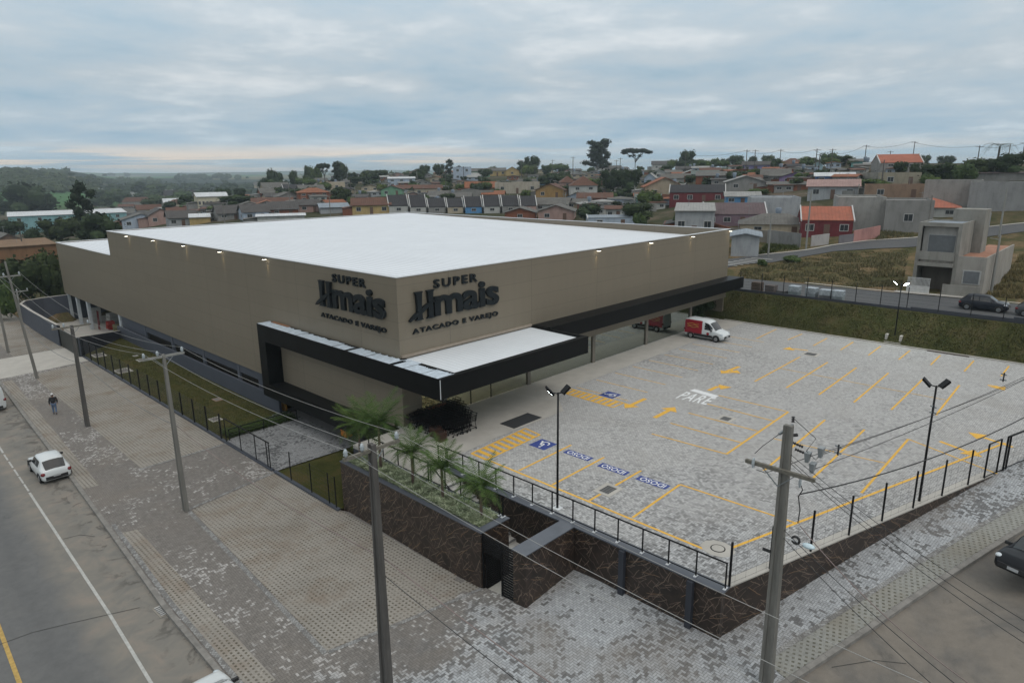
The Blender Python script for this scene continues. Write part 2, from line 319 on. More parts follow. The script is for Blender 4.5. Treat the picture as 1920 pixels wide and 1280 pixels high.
# ------------------------------------------------------------------ mesh helpers
class MB:
    def __init__(s): s.v = []; s.f = []
    def box(s, x0, y0, z0, x1, y1, z1):
        b = len(s.v)
        s.v += [(x0,y0,z0),(x1,y0,z0),(x1,y1,z0),(x0,y1,z0),(x0,y0,z1),(x1,y0,z1),(x1,y1,z1),(x0,y1,z1)]
        s.f += [(b,b+3,b+2,b+1),(b+4,b+5,b+6,b+7),(b,b+1,b+5,b+4),(b+1,b+2,b+6,b+5),(b+2,b+3,b+7,b+6),(b+3,b,b+4,b+7)]
        return s
    def bar(s, a, b_, w, h=None, upv=(0, 0, 1)):
        """box section bar from a to b_"""
        a = Vector(a); b_ = Vector(b_); h = h or w; d = (b_-a).normalized(); u = Vector(upv)
        if abs(d.dot(u)) > 0.98: u = Vector((1, 0, 0))
        sd_ = d.cross(u).normalized(); u = sd_.cross(d)
        k = len(s.v)
        for P in (a, b_):
            for (i, j) in ((-1,-1),(1,-1),(1,1),(-1,1)): s.v.append(tuple(P+sd_*(w/2*i)+u*(h/2*j)))
        s.f += [(k,k+1,k+2,k+3),(k+7,k+6,k+5,k+4),(k,k+4,k+5,k+1),(k+1,k+5,k+6,k+2),(k+2,k+6,k+7,k+3),(k+3,k+7,k+4,k)]
        return s
    def tube(s, pts, rad, n=8, cap=True):
        pts = [Vector(p_) for p_ in pts]; k0 = len(s.v)
        for i, P in enumerate(pts):
            d = (pts[min(i+1, len(pts)-1)]-pts[max(i-1, 0)]).normalized()
            u = Vector((0, 0, 1)) if abs(d.z) < 0.95 else Vector((1, 0, 0))
            a = d.cross(u).normalized(); c = a.cross(d)
            r_ = rad[i] if isinstance(rad, (list, tuple)) else rad
            for j in range(n):
                th = 2*math.pi*j/n; s.v.append(tuple(P+a*(r_*math.cos(th))+c*(r_*math.sin(th))))
        for i in range(len(pts)-1):
            for j in range(n):
                a = k0+i*n+j; b_ = k0+i*n+(j+1) % n; s.f.append((a, b_, b_+n, a+n))
        if cap:
            s.f.append(tuple(k0+j for j in range(n))[::-1]); s.f.append(tuple(k0+(len(pts)-1)*n+j for j in range(n)))
        return s
    def prism(s, poly, z0, z1):
        n = len(poly); k = len(s.v)
        s.v += [(p_[0], p_[1], z0) for p_ in poly]+[(p_[0], p_[1], z1) for p_ in poly]
        s.f.append(tuple(range(k, k+n))[::-1]); s.f.append(tuple(range(k+n, k+2*n)))
        for i in range(n): s.f.append((k+i, k+(i+1) % n, k+n+(i+1) % n, k+n+i))
        return s
    def loft(s, A, B):
        """closed solid between two same-length loops"""
        n = len(A); k = len(s.v); s.v += [tuple(a) for a in A]+[tuple(b_) for b_ in B]
        s.f.append(tuple(range(k, k+n))[::-1]); s.f.append(tuple(range(k+n, k+2*n)))
        for i in range(n): s.f.append((k+i, k+(i+1) % n, k+n+(i+1) % n, k+n+i))
        return s
    def quad(s, *p_):
        k = len(s.v); s.v += [tuple(q) for q in p_]; s.f.append(tuple(range(k, k+len(p_)))); return s
    def blob(s, c, r_, seg=8, rings=6, sq=(1, 1, 1)):
        k = len(s.v); c = Vector(c)
        s.v.append((c.x, c.y, c.z-r_*sq[2]))
        for i in range(1, rings):
            th = math.pi*i/rings
            for j in range(seg):
                ph = 2*math.pi*j/seg
                s.v.append((c.x+r_*sq[0]*math.sin(th)*math.cos(ph), c.y+r_*sq[1]*math.sin(th)*math.sin(ph), c.z-r_*sq[2]*math.cos(th)))
        s.v.append((c.x, c.y, c.z+r_*sq[2])); e = len(s.v)-1
        for j in range(seg):
            s.f.append((k, k+1+(j+1) % seg, k+1+j)); s.f.append((e, e-seg+j, e-seg+(j+1) % seg))
        for i in range(rings-2):
            for j in range(seg):
                a = k+1+i*seg+j; b_ = k+1+i*seg+(j+1) % seg; s.f.append((a, b_, b_+seg, a+seg))
        return s
    def mesh(s, name, mat=None, smooth=False):
        me = bpy.data.meshes.new(name); me.from_pydata(s.v, [], s.f)
        bm = bmesh.new(); bm.from_mesh(me); bmesh.ops.recalc_face_normals(bm, faces=bm.faces); bm.to_mesh(me); bm.free()
        if mat: me.materials.append(mat)
        if smooth:
            for p_ in me.polygons: p_.use_smooth = True
        me.update(); return me
    def build(s, name, mat, parent=None, smooth=False, bevel=0.0):
        o = bpy.data.objects.new(name, s.mesh(name, mat, smooth)); COL.objects.link(o)
        if parent is not None: o.parent = parent
        if bevel:
            bv = o.modifiers.new('bevel', 'BEVEL'); bv.width = bevel; bv.segments = 2; bv.limit_method = 'ANGLE'
        return o
def tag(o, label=None, cat=None, group=None, kind=None):
    if label: o['label'] = label
    if cat: o['category'] = cat
    if group: o['group'] = group
    if kind: o['kind'] = kind
    return o
def thing(name, label, cat, loc=(0, 0, 0), rz=0.0, group=None):
    o = bpy.data.objects.new(name, None); COL.objects.link(o); o.empty_display_size = 0.2
    o.location = loc; o.rotation_euler = (0, 0, rz); tag(o, label, cat, group); return o
def struct(name, mb, mat, smooth=False): return tag(mb.build(name, mat, None, smooth), kind='structure')
def dup(root, loc=None, rz=None, label=None, group=None, scale=None):
    def cp(o, par):
        c = o.copy(); COL.objects.link(c)
        if par is not None: c.parent = par
        for ch in list(o.children): cp(ch, c)
        return c
    r_ = cp(root, None)
    if loc is not None: r_.location = loc
    if rz is not None: r_.rotation_euler = (0, 0, rz)
    if scale is not None: r_.scale = scale if not isinstance(scale, (int, float)) else (scale,)*3
    if label: r_['label'] = label
    if group: r_['group'] = group
    return r_
def sheet(name, A, B, mat, off, nu=None, nv=8, fn=None, structure=True, thick=0.0):
    """strip between polylines A and B (same number of points), draped on the ground"""
    fn = fn or Z; mb = MB(); P = []
    def resample(L, n):
        L = [Vector((q[0], q[1])) for q in L]; d = [0]
        for i in range(1, len(L)): d.append(d[-1]+(L[i]-L[i-1]).length)
        out = []
        for k in range(n+1):
            s_ = d[-1]*k/n; x = interp(s_, d, [q.x for q in L]); y = interp(s_, d, [q.y for q in L]); out.append((x, y))
        return out
    ln = sum((Vector(A[i][:2])-Vector(A[i-1][:2])).length for i in range(1, len(A)))
    nu = nu or max(2, int(ln/1.5)); a = resample(A, nu); b = resample(B, nu)
    for i in range(nu+1):
        for j in range(nv+1):
            t = j/nv; x = a[i][0]*(1-t)+b[i][0]*t; y = a[i][1]*(1-t)+b[i][1]*t
            mb.v.append((x, y, fn(x, y)+off))
    for i in range(nu):
        for j in range(nv):
            k = i*(nv+1)+j; mb.f.append((k, k+1, k+nv+2, k+nv+1))
    o = mb.build(name, mat)
    if structure: tag(o, kind='structure')
    return o
# ================================================================== GROUND
def inpoly(x, y, P):
    c = False; j = len(P)-1
    for i in range(len(P)):
        if (P[i][1] > y) != (P[j][1] > y) and x < (P[j][0]-P[i][0])*(y-P[i][1])/(P[j][1]-P[i][1])+P[i][0]: c = not c
        j = i
    return c
LOTP = [(22.9, 10.6), (46, 3.9), (70.8, -3.6), (70.8, 89), (69, 114), (24.9, 114), (24.9, 34), (22.9, 33)]
YARD = [(18.5, 83.2), (24.9, 89), (30, 89), (30, 112), (20.4, 112), (18.5, 109)]
STAIR = [(19.3, 18.5), (22.4, 18.5), (22.4, 32), (19.3, 32)]
def zterr(x, y):
    r = math.hypot(x, y); z = Z(x, y)
    if r < 170:
        if inpoly(x, y, YARD): return -5.2
        if inpoly(x, y, LOTP) or inpoly(x, y, STAIR): return -4.2
        k = sst(900, 1300, colpx(x, y)); z -= 0.25*(1-sst(100-k*38, 120-k*48, r))
    return z
mb = MB()
rs = [1.0]; r = 1.0
while r < 14000:
    r += max(1.3, r*0.014) if r < 700 else r*0.035; rs.append(r)
angs = []
a0 = YAW
a = -math.pi
while a < math.pi-1e-6:
    angs.append(a); a += R(0.42) if -R(47) < a < R(50) else R(3)
na = len(angs)
mb.v.append((0, 0, gnear(0, 0)-0.25))
for r in rs:
    for a in angs:
        x, y = r*math.cos(a0+a), r*math.sin(a0+a)
        mb.v.append((x, y, zterr(x, y) if r < 9500 else zterr(x, y)))
for j in range(na): mb.f.append((0, 1+j, 1+(j+1) % na))
for i in range(len(rs)-1):
    for j in range(na):
        q = 1+i*na+j; q2 = 1+i*na+(j+1) % na; mb.f.append((q, q+na, q2+na, q2))
def terrain_mat():
    mt, t, b = newmat('terrain')
    v = tcoord(t); geo = N(t, 'ShaderNodeNewGeometry')
    ln = N(t, 'ShaderNodeVectorMath', operation='LENGTH'); lk(t, geo.outputs['Position'], ln.inputs[0])
    n = nz(t, v, 0.25, 8, 0.68, 0.4); f = nz(t, v, 3, 5, 0.7)
    near = ramp(t, n, [(0.3, (0.045, 0.052, 0.02)), (0.45, (0.085, 0.078, 0.035)), (0.56, (0.15, 0.11, 0.06)), (0.7, (0.21, 0.145, 0.085))]).outputs[0]
    near = mix(t, 1.0, near, ramp(t, f, [(0.25, 0.5), (0.75, 1.45)]).outputs[0], 'MULTIPLY')
    town = ramp(t, nz(t, v, 0.05, 8, 0.7, 0.5), [(0.35, (0.03, 0.042, 0.018)), (0.5, (0.055, 0.055, 0.03)), (0.62, (0.12, 0.095, 0.07)), (0.7, (0.16, 0.12, 0.09))]).outputs[0]
    vo = N(t, 'ShaderNodeTexVoronoi', i_Scale=0.0021, i_Randomness=1.0); 
    nn = N(t, 'ShaderNodeTexNoise', i_Scale=0.004, i_Detail=4.0); lk(t, v, nn.inputs['Vector'])
    sc = N(t, 'ShaderNodeVectorMath', operation='SCALE'); lk(t, nn.outputs['Color'], sc.inputs[0]); sc.inputs['Scale'].default_value = 260
    ad = N(t, 'ShaderNodeVectorMath', operation='ADD'); lk(t, v, ad.inputs[0]); lk(t, sc.outputs[0], ad.inputs[1]); lk(t, ad.outputs[0], vo.inputs['Vector'])
    sp = N(t, 'ShaderNodeSeparateColor'); lk(t, vo.outputs['Color'], sp.inputs[0])
    field = ramp(t, sp.outputs[0], [(0.0, (0.014, 0.024, 0.014)), (0.28, (0.02, 0.032, 0.018)), (0.30, (0.06, 0.14, 0.05)), (0.66, (0.09, 0.16, 0.065)), (0.7, (0.14, 0.13, 0.07)), (0.9, (0.02, 0.03, 0.018))], 'CONSTANT').outputs[0]
    field = mix(t, 1.0, field, ramp(t, nz(t, v, 0.03, 5, 0.6), [(0.3, 0.7), (0.7, 1.25)]).outputs[0], 'MULTIPLY')
    c = mix(t, ramp(t, mth(t, 'DIVIDE', ln.outputs['Value'], 1000), [(0.11, 0), (0.17, 1)]).outputs[0], near, town)
    c = mix(t, ramp(t, mth(t, 'DIVIDE', ln.outputs['Value'], 1000), [(0.62, 0), (0.75, 1)]).outputs[0], c, field)
    bsin(b, 'Base Color', c, t); bsin(b, 'Roughness', 1.0); bsin(b, 'Specular IOR Level', 0.05)
    MATS['terrain'] = mt; return mt
struct('ground', mb, terrain_mat(), True)
def psheet(name, A, B, mat, off, nv=8, fn=None, kind='structure', res=1.3):
    fn = fn or Z; mb = MB(); a = []; b = []
    for i in range(len(A)-1):
        n = max(1, int(max(math.dist(A[i][:2], A[i+1][:2]), math.dist(B[i][:2], B[i+1][:2]))/res))
        for k in range(n):
            t = k/n; a.append([A[i][c]+(A[i+1][c]-A[i][c])*t for c in (0, 1)]); b.append([B[i][c]+(B[i+1][c]-B[i][c])*t for c in (0, 1)])
    a.append(A[-1][:2]); b.append(B[-1][:2])
    for p_, q in zip(a, b):
        for j in range(nv+1):
            t = j/nv; x = p_[0]+(q[0]-p_[0])*t; y = p_[1]+(q[1]-p_[1])*t; mb.v.append((x, y, fn(x, y)+off))
    for i in range(len(a)-1):
        for j in range(nv):
            k = i*(nv+1)+j; mb.f.append((k, k+1, k+nv+2, k+nv+1))
    o = mb.build(name, mat)
    if kind: tag(o, kind=kind)
    return o
def plaza_blend(t, v):
    s = N(t, 'ShaderNodeSeparateXYZ'); lk(t, v, s.inputs[0]); n = nz(t, v, 0.35, 4, 0.6)
    q_ = mth(t, 'ADD', mth(t, 'DIVIDE', mth(t, 'SUBTRACT', 20.5, s.outputs[1]), 7.0), mth(t, 'MULTIPLY', mth(t, 'SUBTRACT', n, 0.5), 1.6))
    return ramp(t, q_, [(0.0, 0), (0.5, 1)]).outputs[0]
M_PAVL = paver_mat('paving_walk', (0.195, 0.18, 0.166), (0.40, 0.385, 0.37), 0.06, 0.11, -0.42, 1.2, (0.45, 0.6), 0.2, (0.21, 0.185, 0.16), 0.7, (plaza_blend, 0.24, (0.155, 0.156, 0.158), (0.375, 0.39, 0.405)))
def corner_blend(t, v):
    s = N(t, 'ShaderNodeSeparateXYZ'); lk(t, v, s.inputs[0]); n = nz(t, v, 0.16, 4, 0.6)
    q_ = mth(t, 'ADD', mth(t, 'DIVIDE', mth(t, 'SUBTRACT', 46.0, mth(t, 'ADD', s.outputs[0], mth(t, 'MULTIPLY', s.outputs[1], 0.9))), 16.0), mth(t, 'MULTIPLY', mth(t, 'SUBTRACT', n, 0.5), 1.8))
    return ramp(t, q_, [(0.0, 0), (0.7, 1)]).outputs[0]
M_LOT = paver_mat('paving_lot', (0.27, 0.268, 0.265), (0.445, 0.44, 0.432), 0.0, 0.11, 0.36, 1.05, (0.05, 0.75), 0.055, (0.36, 0.345, 0.325), 0.5, (corner_blend, 0.02, (0.16, 0.16, 0.16), (0.45, 0.455, 0.46)))
M_GRID = grid_mat('grid_paving', (0.30, 0.28, 0.25), (0.075, 0.066, 0.05), 0.21, 0.22, 0.42, 0.5)
M_GRIDR = grid_mat('grid_paving_right', (0.27, 0.27, 0.25), (0.075, 0.072, 0.055), 0.21, 0.22, 0.42, 0.45, -0.3, (0.22, 0.2, 0.16))
M_CONC = plain('concrete_pale', (0.42, 0.40, 0.365), 0.9, 0.1, 0.8, bmp=0.1)
M_KERB = plain('kerb_stone', (0.21, 0.2, 0.185), 0.9, 0.25, 2.0)
KO = [(14.0,150),(11.2,110),(10.3,80),(9.7,66),(9.1,50.5),(8.6,40),(8.1,30),(8.0,22),(8.3,16),(9.6,12.4),(13.0,10.2),(17.5,8.55),(21.9,7.1),(27.8,5.25),(34.2,3.2),(46,-0.6),(72,-9)]
KI = [(18.6,150),(18.5,110),(18.5,80),(18.5,66),(18.5,50.5),(18.5,40),(18.6,32),(19.0,31),(19.0,24),(19.0,19),(19.0,17.5),(22.3,17.5),(22.6,10.05),(27.5,8.62),(34.6,6.48),(46,3.25),(72,-4.6)]
psheet('pavement', KO, KI, M_PAVL, 0.0, 10)
def offs(L, d):
    out = []
    for i, p_ in enumerate(L):
        a = Vector(L[max(0, i-1)]); b = Vector(L[min(len(L)-1, i+1)]); t = (b-a).normalized(); nrm = Vector((-t.y, t.x)); out.append((p_[0]+nrm.x*d, p_[1]+nrm.y*d))
    return out
# right-hand walk: greyer, wetter blocks
# kerb: a real step
KK = offs(KO, 0.22); mbk = MB(); ks = []; ki = []
for i in range(len(KO)-1):
    n = max(1, int(math.dist(KO[i], KO[i+1])/1.0))
    for k in range(n):
        t = k/n; ks.append([KO[i][c]+(KO[i+1][c]-KO[i][c])*t for c in (0, 1)]); ki.append([KK[i][c]+(KK[i+1][c]-KK[i][c])*t for c in (0, 1)])
for i in range(len(ks)-1):
    q = [(ks[i], ki[i]), (ks[i+1], ki[i+1])]; L = []
    for (o_, n_) in q:
        z = Z(*o_); L.append([(o_[0], o_[1], z-0.3), (o_[0], o_[1], z+0.03), (n_[0], n_[1], Z(*n_)+0.03), (n_[0], n_[1], Z(*n_)-0.1)])
    A_, B_ = L; g_ = 0.012
    B_ = [tuple(Vector(b_)*(1-g_)+Vector(a_)*g_) for a_, b_ in zip(A_, B_)]
    mbk.loft(A_, B_)
struct('kerb', mbk, M_KERB)
# overlays on the left walk
def rsheet(name, x0a, x0b, x1a, x1b, y0, y1, mat, off=0.006):
    return psheet(name, [(x0a, y0), (x0b, y1)], [(x1a, y0), (x1b, y1)], mat, off, 6)
psheet('grid_paving_pad', [(11.7,22.0),(12.7,38.4)], [(18.9,20.4),(18.45,39.4)], M_GRID, 0.008, 8)
psheet('grid_paving_pad', [(12.7,46.8),(13.0,78.6)], [(18.4,46.9),(18.4,79.6)], M_GRID, 0.008, 8)
psheet('grid_paving_pad', [(13.3,88.6),(13.9,118)], [(18.2,89.0),(18.3,118)], M_GRID, 0.008, 8)
psheet('grid_paving_strip', [(8.25,22.0),(8.85,38.6)], [(9.45,22.0),(9.75,38.4)], M_GRID, 0.008, 3)
psheet('grid_paving_strip', [(9.15,46.3),(10.5,78)], [(10.0,46.1),(11.3,78)], M_GRID, 0.008, 3)
psheet('concrete_driveway', [(10.45,79.2),(11.0,88.2)], [(18.4,80.2),(18.4,88.6)], M_CONC, 0.012, 6)
psheet('grid_paving_strip_right', offs(KO, 0.24)[12:], offs(KO, 1.15)[12:], M_GRIDR, 0.02, 3)
# thin edging rows between the fields
def strip(name, pts, w, mat, off, fn=None, kind='structure'):
    A = offs(pts, w/2); B = offs(pts, -w/2); return psheet(name, A, B, mat, off, 1, fn, kind, 0.8)
M_EDGE = paver_mat('edging_blocks', (0.19, 0.185, 0.18), (0.29, 0.29, 0.285), 0.78, 0.11, 0.0, 0.8, (0.3, 0.6), 0.4, (0.2, 0.18, 0.15), 0.4)
strip('edging', [(11.55,21.9),(12.55,38.6)], 0.22, M_EDGE, 0.016)
strip('edging', [(11.7,21.85),(18.9,20.25)], 0.2, M_EDGE, 0.018)
strip('edging', [(12.6,38.6),(18.5,39.6)], 0.2, M_EDGE, 0.018)
strip('edging', [(12.6,46.7),(18.5,46.8)], 0.2, M_EDGE, 0.018)
strip('edging', offs(KO, 1.25)[12:], 0.2, M_EDGE, 0.03)
strip('edging', offs(KO, 0.4)[7:11], 0.22, M_EDGE, 0.02); strip('edging', offs(KO, 0.4)[5:8], 0.22, M_EDGE, 0.02)
# roads
def road_mat():
    mt = asphalt_mat('asphalt_left', (0.14, 0.141, 0.14), (0.16, 0.157, 0.15), 0.5); t = mt.node_tree; b = t.nodes['Principled BSDF']
    k = b.inputs['Base Color'].links[0].from_socket; v = tcoord(t); s = N(t, 'ShaderNodeSeparateXYZ'); lk(t, v, s.inputs[0])
    n = nz(t, v, 0.35, 5, 0.6); n5 = nz(t, v, 0.8, 6, 0.65, 0.7)
    x = mth(t, 'SUBTRACT', s.outputs[0], mth(t, 'MULTIPLY', mth(t, 'SUBTRACT', s.outputs[1], 25), 0.027))
    x = mth(t, 'ADD', x, mth(t, 'MULTIPLY', mth(t, 'SUBTRACT', n, 0.5), 1.6))
    sand = ramp(t, n5, [(0.3, (0.165, 0.16, 0.148)), (0.5, (0.205, 0.192, 0.17)), (0.7, (0.25, 0.215, 0.183))]).outputs[0]
    k2 = mix(t, ramp(t, mth(t, 'DIVIDE', x, 10.0), [(0.46, 0), (0.56, 1)]).outputs[0], k, sand)
    st = nz(t, v, 0.9, 6, 0.65, 1.0); edge = ramp(t, mth(t, 'DIVIDE', x, 10.0), [(0.66, 0), (0.76, 1)]).outputs[0]
    k2 = mix(t, mth(t, 'MULTIPLY', mth(t, 'MULTIPLY', ramp(t, st, [(0.52, 0), (0.6, 1)]).outputs[0], edge), 0.6), k2, (0.06, 0.055, 0.05))
    trk = ramp(t, mth(t, 'DIVIDE', x, 10.0), [(0.3, 0), (0.38, 0.28), (0.45, 0)]).outputs[0]
    k2 = mix(t, trk, k2, (0.085, 0.088, 0.092))
    lk(t, k2, b.inputs['Base Color']); return mt
M_ASR = asphalt_mat('asphalt_right', (0.13, 0.124, 0.116), (0.20, 0.178, 0.152), 0.95, 0.22)
M_ASB = asphalt_mat('asphalt_back', (0.085, 0.088, 0.092), (0.11, 0.11, 0.11), 0.4)
KF = [(-4,150),(-5,110),(-5.5,80),(-5.5,66),(-5.5,50.5),(-5.5,40),(-5.5,30),(-5.5,22),(-5.5,10),(-5.5,4)]
psheet('road', KO[:10], KF, road_mat(), -0.13, 8)
psheet('road_side_street', KO[9:], [(-5.5,4),(2,0),(10,-2.5),(19,-5),(25,-7),(32,-9),(44,-12),(70,-20)], M_ASR, -0.125, 8)
M_WHITE = plain('road_paint_white', (0.42, 0.42, 0.40), 0.8, 0.2, 6.0)
M_YEL = plain('road_paint_yellow', (0.72, 0.41, 0.06), 0.8, 0.12, 4.0)
M_YELO = plain('road_paint_yellow_old', (0.45, 0.3, 0.09), 0.8, 0.22, 6.0)
strip('road_edge_line', [(5.6,15),(6.1,25.4),(6.35,31.6),(6.6,42.1),(6.75,48.5)], 0.13, M_WHITE, -0.12)
for y in (48.8, 50.4, 52.0, 53.8, 55.6): strip('road_edge_line', [(6.76+(y-48.5)*0.02, y), (6.79+(y-48.5)*0.02, y+1.4)], 0.10, M_WHITE, -0.12)
strip('road_edge_line', [(6.95,57.4),(7.6,80),(9,110)], 0.12, M_WHITE, -0.12)
for cr in (((0,1207),(60,1185),(130,1168),(200,1152),(262,1138)),((118,1010),(150,1002),(178,1005)),((1560,1245),(1640,1232),(1700,1238))):
    pp = [G(*q_) if q_[0] > 1000 else at(*q_, -3.12) for q_ in cr]; strip('road_crack', [(p_.x, p_.y) for p_ in pp], 0.035, plain('crack_dark', (0.05, 0.048, 0.045), 0.95), -0.118)
strip('road_centre_line', [(2.1,12),(2.5,27),(2.7,33.4),(3.2,50),(4,80)], 0.16, M_YELO, -0.12)
# ================================================================== PARKING LOT
LOT = [(22.3,10.0),(46,3.15),(70,-4.1),(68.1,6),(68.0,33.0),(24.6,33.4),(22.3,33.0)]
mb = MB(); mb.v = [(x, y, 0.0) for x, y in [(22.35,10.1),(46,3.2),(68.0,-3.4),(68.0,33.9),(24.3,33.9),(24.3,27.45),(22.35,27.45)]]; mb.f = [tuple(range(7))]
struct('parking_lot', mb, M_LOT)
ZL = lambda x, y: 0.0
def line(pts, w=0.12, mat=None, name='parking_line', off=0.004):
    return [(Vector((*p_[:2],)) if not isinstance(p_, Vector) else Vector((p_.x, p_.y))) for p_ in pts]
mbl = MB()
def pl(a, b, w=0.11, z=0.005, ext=0.0, M=None):
    w *= 1.08
    M = M or mbl
    a = at(*a); b = at(*b); d = (b-a).normalized(); n = Vector((-d.y, d.x, 0))*(w/2); a = a-d*ext; b = b+d*ext
    M.quad((a+n).xy[:]+(z,), (b+n).xy[:]+(z,), (b-n).xy[:]+(z,), (a-n).xy[:]+(z,))
E1 = (884,852); E2 = (1342,1037)
pl((886,850), (1342,1038), 0.13); pl((1342,1038), (1885,830), 0.13, 0.0065)
for a, b in (((973,882),(1071,834)),((1035,909),(1133,857)),((1105,938),(1202,882)),((1186,970),(1275,908))): pl(a, b, 0.12, 0.008)
pl((1275,908), (1495,981), 0.11, 0.0095)
# centre block of bays
pl((1362,851), (1478,772), 0.13, 0.008)
for a, b in (((1222,813),(1362,851)),((1257,793),(1391,830)),((1291,774),(1420,808)),((1326,757),(1450,789)),((1347,741),(1478,772))): pl(a, b, 0.1, 0.0095)
# long bays
for a, b in (((1415,715),(1500,669)),((1474,727),(1552,679)),((1535,740),(1606,689)),((1601,754),(1666,699)),((1671,768),(1730,711)),((1755,778),(1799,722)),((1432,882),(1547,787)),((1522,898),(1621,805)),((1615,924),(1703,823))): pl(a, b, 0.12, 0.008)
pl((1460,690), (1775,750), 0.07, 0.0095); pl((1450,822), (1660,868), 0.08, 0.0095); pl((1703,823), (1870,888), 0.1, 0.0095)
# bays along the slope
for a, b in (((1418,635),(1456,617)),((1477,637),(1504,626)),((1525,648),(1551,634)),((1576,656),(1600,641)),((1628,666),(1651,649)),((1685,674),(1706,657)),((1745,684),(1763,666)),((1808,696),(1826,676)),((1877,705),(1892,686))): pl(a, b, 0.11, 0.008)
# bays along the shop front (older, thinner paint)
for a, b in (((1042,735),(1180,758)),((1076,722),(1215,720+4)),((1120,708),(1247,712)),((1153,690),(1273,700)),((1183,674),(1302,686)),((1216,664),(1330,674)),((1240,652),(1352,662)),((1262,646),(1376,654)),((1290,632),(1398,642)),((1370,627),(1420,636))):
    pass
for k in range(10):
    x = 38.6+2.52*k
    a_ = Vector((x, 30.3, 0)); b_ = Vector((x+0.05, 25.6, 0)); mbl.quad((x-.04, 30.3, .006), (x+.04, 30.3, .006), (x+.06, 25.6, .006), (x-.02, 25.6, .006))
# hatched bays
def hatch(P, n, w=0.16):
    """P: four lot points; outline plus cross bars"""
    P = [Vector((q[0], q[1], 0)) for q in P]
    for i in range(4):
        a, b = P[i], P[(i+1) % 4]; d = (b-a).normalized(); nn = Vector((-d.y, d.x, 0))*0.07; mbl.quad(*[tuple((q+Vector((0, 0, 0.008+i*.0004)))) for q in (a+nn, b+nn, b-nn, a-nn)])
    for k in range(1, n+1):
        t = k/(n+1); a = P[0].lerp(P[1], t-0.03); b = P[3].lerp(P[2], t-0.03); c = P[3].lerp(P[2], t+0.03); d = P[0].lerp(P[1], t+0.03)
        mbl.quad(*[tuple(q+Vector((0, 0, 0.0105))) for q in (a, b, c, d)])
h1 = [at(884,850), at(985,803), at(1012,815), at(912,862)]
hatch(h1, 8)
h2 = [at(1046,728), at(1143,748), at(1128,760), at(1043,737)]
hatch([(38.0,31.0-0.6),(38.0,25.6),(36.75,25.6),(36.9,30.4)], 9)
struct('parking_lines', mbl, M_YEL)
def arrow(pts_list, label):
    """painted arrow: outline polygons given as lot coordinates"""
    mb = MB()
    for i, P in enumerate(pts_list): mb.v += [(q[0], q[1], 0.006+0.003*i) for q in P]; n = len(P); mb.f.append(tuple(range(len(mb.v)-n, len(mb.v))))
    return tag(mb.build('painted_arrow', M_YEL), label, 'road marking', 'yellow arrows painted on the parking lot')
def arr(tail, head, label, w=0.16, hl=0.9, hw=0.62, bend=None):
    a = Vector(at(*tail)).xy; b = Vector(at(*head)).xy; d = (b-a).normalized(); n = Vector((-d.y, d.x)); c = b-d*hl; S = []
    if bend is None: S.append([a+n*w, c+n*w, c-n*w, a-n*w])
    else:
        m_ = Vector(at(*bend)).xy; d = (b-m_).normalized(); n = Vector((-d.y, d.x)); c = b-d*hl; d0 = (m_-a).normalized(); n0 = Vector((-d0.y, d0.x))
        S.append([a+n0*w, m_+n0*w+d0*w*.6, m_-n0*w+d0*w*.6, a-n0*w]); S.append([m_+n*w-d*w*.4, c+n*w, c-n*w, m_-n*w-d*w*.4])
    S.append([c+n*hw, b, c-n*hw]); return arrow(S, label)
arr((1210,747), (1171,765), 'straight yellow arrow pointing at the entrance, beside the blue wheelchair square')
arr((1227,783), (1266,763), 'straight yellow arrow pointing away from the viewer, below the white word PARE')
arr((1329,732), (1372,726), 'bent yellow arrow behind the white bar of the word PARE', bend=(1344,725))
arr((1515,657), (1467,654), 'thin bent yellow arrow near the drain grate by the grass slope', w=0.12, bend=(1490,654))
arr((1852,722), (1884,732), 'bent yellow arrow at the far right of the lot under the power cables', w=0.14, bend=(1868,724))
arr((1899,838), (1815,810), 'long yellow arrow pointing away from the sliding gate', w=0.12)
arr((1762,827), (1842,857), 'long yellow arrow pointing towards the sliding gate', w=0.12)
b1 = Vector(at(1386,686)).xy; mbq = MB()
def flat(mb, P, z): 
    k = len(mb.v); mb.v += [(q[0], q[1], z) for q in P]; mb.f.append(tuple(range(k, k+len(P))))
for (tl, hd, w, z) in (((1386,687),(1352,700),0.16,0.006),((1368,694),(1389,700),0.15,0.0085)):
    a = Vector(at(*tl)).xy; b = Vector(at(*hd)).xy; d = (b-a).normalized(); n = Vector((-d.y, d.x)); c = b-d*0.8
    flat(mbq, [a+n*w, c+n*w, c-n*w, a-n*w], z); flat(mbq, [c+n*0.55, b, c-n*0.55], z+0.001)
tag(mbq.build('painted_arrow', M_YEL), 'forked yellow arrow with two heads in the middle of the lot, nearest the parked van', 'road marking', 'yellow arrows painted on the parking lot')
